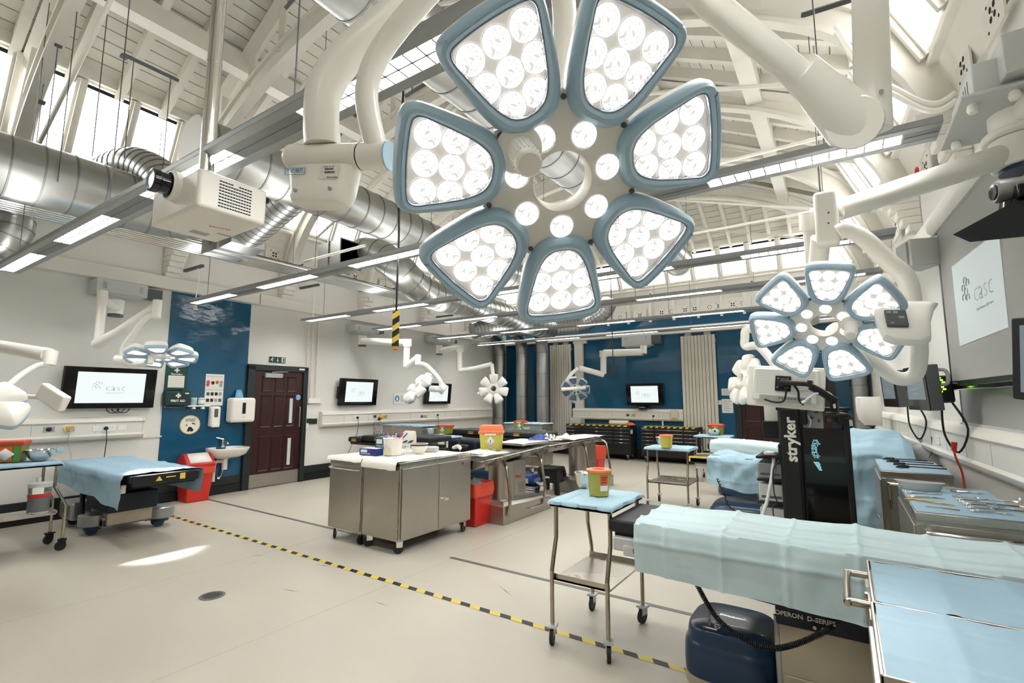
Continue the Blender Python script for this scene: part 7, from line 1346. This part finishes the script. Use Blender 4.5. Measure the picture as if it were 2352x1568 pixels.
for x, z, w_, h_ in ((.24, 1.33, .03, .02), (.3, 1.3, .02, .03), (.34, 1.36, .05, .012), (.28, 1.38, .03, .012), (.37, 1.31, .03, .02)): b.box((TX0+x, TY+.038, z), (TX0+x+w_, TY+.051, z+h_))
part('bay_connectors', b, 'dgrey', tw, world=True)
for x in (TX0+.2, TX1-.05): part('cover_clip', MB().box((x-.025, TY-.005, 1.28), (x+.025, TY+.06, 1.41)), 'black', tw, world=True, bev=.012)
part('bay_cable', MB().tube(smoothpts([(TX0+.23, TY+.03, 1.36), (TX0+.25, TY+.02, 1.31), (TX0+.24, TY+.015, 1.26)], 4), .006, 6), 'cablew', tw, world=True)
text('lettering', 'stryker', .125, 'labelw', tw, at(TX0+.095, TY-.0125, 1.15) @ FACE @ Matrix.Rotation(pi/2, 4, 'Z'), True, bold=.004, sx=1.05)
b = MB(); rnd = random.Random(3)
for i in range(11):
    for j in range(9):
        dx, dz_ = (j-4)/4.5, (i-5)/5.5
        if (dx+.1)**2+dz_**2 < 1 and not ((dx-.55)**2+(dz_+.1)**2 < .3) and rnd.random() > .18: w_ = .005*rnd.choice((.6, 1, 1)); b.box((TX0+.275+j*.0085-w_/2-.03, TY+.016, 1.0+i*.0145), (TX0+.275+j*.0085+w_/2-.03, TY+.021, 1.0+i*.0145+.008))
for i in range(6):
    for j in range(3+i//2): b.box((TX0+.255+(j-i*.8)*.0085+.03, TY+.016, .9+i*.012), (TX0+.261+(j-i*.8)*.0085+.03, TY+.021, .9+i*.012+.007))
part('lit_emblem', b, 'cyan', tw, world=True, smooth=False)
part('base', MB().box((TX0-.06, TY+.0, .06), (TX1+.06, TY+.66, .13)), 'black', tw, world=True, bev=.02); part('base_red_mark', MB().box((TX1-.12, TY-.012, .4), (TX1-.02, TY+.02, .44)), 'red', tw, world=True)
for sx in (TX0, TX1):
    for yy in (TY+.06, TY+.6): part('wheel', MB().cyl((sx-.02, yy, .05), (sx+.02, yy, .05), .05, n=14), 'rubber', tw, world=True)
X2 = TX0-.2
for i, z in enumerate((.36, .58, .78, .98)): part('shelf', MB().box((X2-.01, TY+.12, z-.025), (TX0+.05, TY+.6, z)), 'black', tw, world=True, bev=.006)
for i, (z, h_, m) in enumerate(((.36, .16, 'box'), (.58, .15, 'box'), (.78, .14, 'silver'))): dv = part('device', MB().box((X2, TY+.13, z), (TX0+.04, TY+.58, z+h_)), m, tw, world=True, bev=.008); part('device_front', MB().box((X2+.02, TY+.125, z+.03), (TX0-.02, TY+.132, z+.05)), 'dgrey', dv, world=True)
part('side_tray', MB().box((TX0-.14, TY+.1, 1.15), (TX0, TY+.5, 1.3)), 'blackm', tw, world=True, bev=.01); part('paper_stack', MB().box((TX0-.12, TY+.14, 1.3), (TX0-.0, TY+.3, 1.44)), 'labelw', tw, world=True)
part('side_hook', MB().box((TX0-.01, TY+.0, .93), (TX0+.02, TY+.1, 1.1)), 'black', tw, world=True); part('cable_tray', MB().box((TX0-.15, TY-.02, .985), (TX0+.0, TY+.3, 1.0)), 'black', tw, world=True); part('probe_head', MB().lathe([(.0, 0), (.04, .0), (.045, .02), (.0, .035)], 14, T=at(TX0-.09, TY+.05, 1.005)), 'labelw', tw, world=True)
t = thing('light_tube', PD(1778, 1052, 4.15), 'white flexible tube hanging from the left of the tall black cart', 'tube'); part('tube', MB().tube(smoothpts([PY(1778, 1050, 5.0), PY(1772, 1100, 4.98), PY(1762, 1150, 4.95), PY(1750, 1195, 4.92), PY(1746, 1290, 4.9), PY(1760, 1330, 4.95)], 6), .015, 10), 'cablew', t, world=True); part('ferrule', MB().cyl(PY(1778, 1042, 5.0), PY(1778, 1054, 5.0), .02, n=10), 'grey', t, world=True)
t = thing('thin_cable', PD(1790, 1060, 4.2), 'thin black cable looping beside the devices of the tall black cart', 'cable'); part('cord', MB().tube(smoothpts([PD(1790, 1056, 4.2), PD(1776, 1080, 4.2), PD(1778, 1130, 4.2), PD(1785, 1155, 4.2), PD(1775, 1165, 4.2), PD(1782, 1215, 4.2)], 6), .005, 6), 'black', t, world=True)
MC = PD(1800, 888, 4.15); t = thing('cart_monitor', MC, 'white medical monitor seen from behind on an arm above the tall black cart', 'monitor', None); t.rotation_euler = (radians(-4), radians(5), radians(-6)); mw, mh = S(78, MC)*1.02, S(47, MC)*1.02
part('front_frame', MB().box((-mw, .03, -mh), (mw, .06, mh)), 'white', t, bev=.012, seg=3); part('back_shell', MB().box((-mw*.82, -.02, -mh*.72), (mw*.86, .035, mh*.86)), 'white', t, bev=.014); b = MB()
for k in range(16): b.box((-mw*.72, -.0215, mh*(.78-k*.075)), (-mw*.1, -.019, mh*(.76-k*.075)))
for k in range(10): b.box((mw*.32, -.0215, mh*(.78-k*.1)), (mw*.78, -.019, mh*(.755-k*.1)))
part('vent_slots', b, 'box', t); part('mount_plate', MB().box((-mw*.2, -.045, -mh*.22), (mw*.2, -.02, mh*.5)), 'blackm', t, bev=.006); part('mount_hub', MB().box((-mw*.11, -.09, -mh*.03), (mw*.12, -.04, mh*.36)), 'black', t, bev=.012)
for sx in (-.13, .13):
    for z in (-.05, .38): part('mount_bolt', MB().cyl((mw*sx, -.05, mh*z), (mw*sx, -.044, mh*z), .006, n=8), 'silver', t)
part('connector_bay', MB().box((-mw*.6, -.03, -mh*.75), (mw*.7, -.01, -mh*.45)), 'grey', t); b = MB()
for k in range(9): b.box((-mw*.1+k*mw*.08, -.034, -mh*.6), (-mw*.06+k*mw*.08, -.028, -mh*.52))
part('connectors', b, 'dgrey', t); part('cable_loop', MB().tube(smoothpts([(-mw*.45, -.04, -mh*.68), (-mw*.2, -.07, -mh*.78), (mw*.05, -.08, -mh*.72), (mw*.12, -.08, -mh*.3), (mw*.08, -.07, 0)], 6), .008, 8).tube(smoothpts([(mw*.3, -.09, mh*.1), (mw*.42, -.09, -mh*.2), (mw*.45, -.08, -mh*.6), (mw*.55, -.06, -mh*.8)], 6), .009, 8), 'black', t)
part('arm', MB().tube(smoothpts([(0, -.08, mh*.2), (mw*.3, -.12, mh*.15), (mw*.72, -.12, mh*.16)], 4), .022, 10).box((mw*.66, -.15, mh*.0), (mw*.78, -.09, mh*.3)).tube([(mw*.72, -.12, mh*.05), (mw*1.05, -.08, -mh*.25), (mw*1.25, -.02, -mh*.5)], [.03, .03, .034], 8).tube([(mw*1.22, -.0, -mh*.4), (mw*1.2, .2, -mh*1.3)], .034, 8), 'black', t, bev=.004)
part('white_lead', MB().tube(smoothpts([(mw*.6, -.1, -mh*.65), (mw*.75, -.12, -mh*.4), (mw*1.0, -.1, -mh*.15), (mw*1.2, -.05, -mh*.3), (mw*1.25, 0, -mh*.8)], 6), .01, 8).cyl((mw*.53, -.1, -mh*.72), (mw*.64, -.1, -mh*.6), .014, .011, 10), 'cablew', t)
part('handle', MB().tube(smoothpts([(mw*1.05, .05, -mh*1.12), (mw*1.3, -.02, -mh*1.1), (mw*1.5, -.02, -mh*1.1), (mw*1.6, .05, -mh*1.15)], 5), .02, 8), 'black', t)

for o in COL.objects:      # clusters of pieces too small to pick apart one by one
    if o.parent is not None and o.name.split('.')[0] in ('duct_seam', 'screws', 'bay_connectors', 'box_slots', 'vent_holes', 'vent_slots', 'vent_grille', 'barcode', 'lit_emblem', 'status_lights', 'print_lines', 'column_slots', 'connectors', 'side_slots'): o['kind'] = 'stuff'
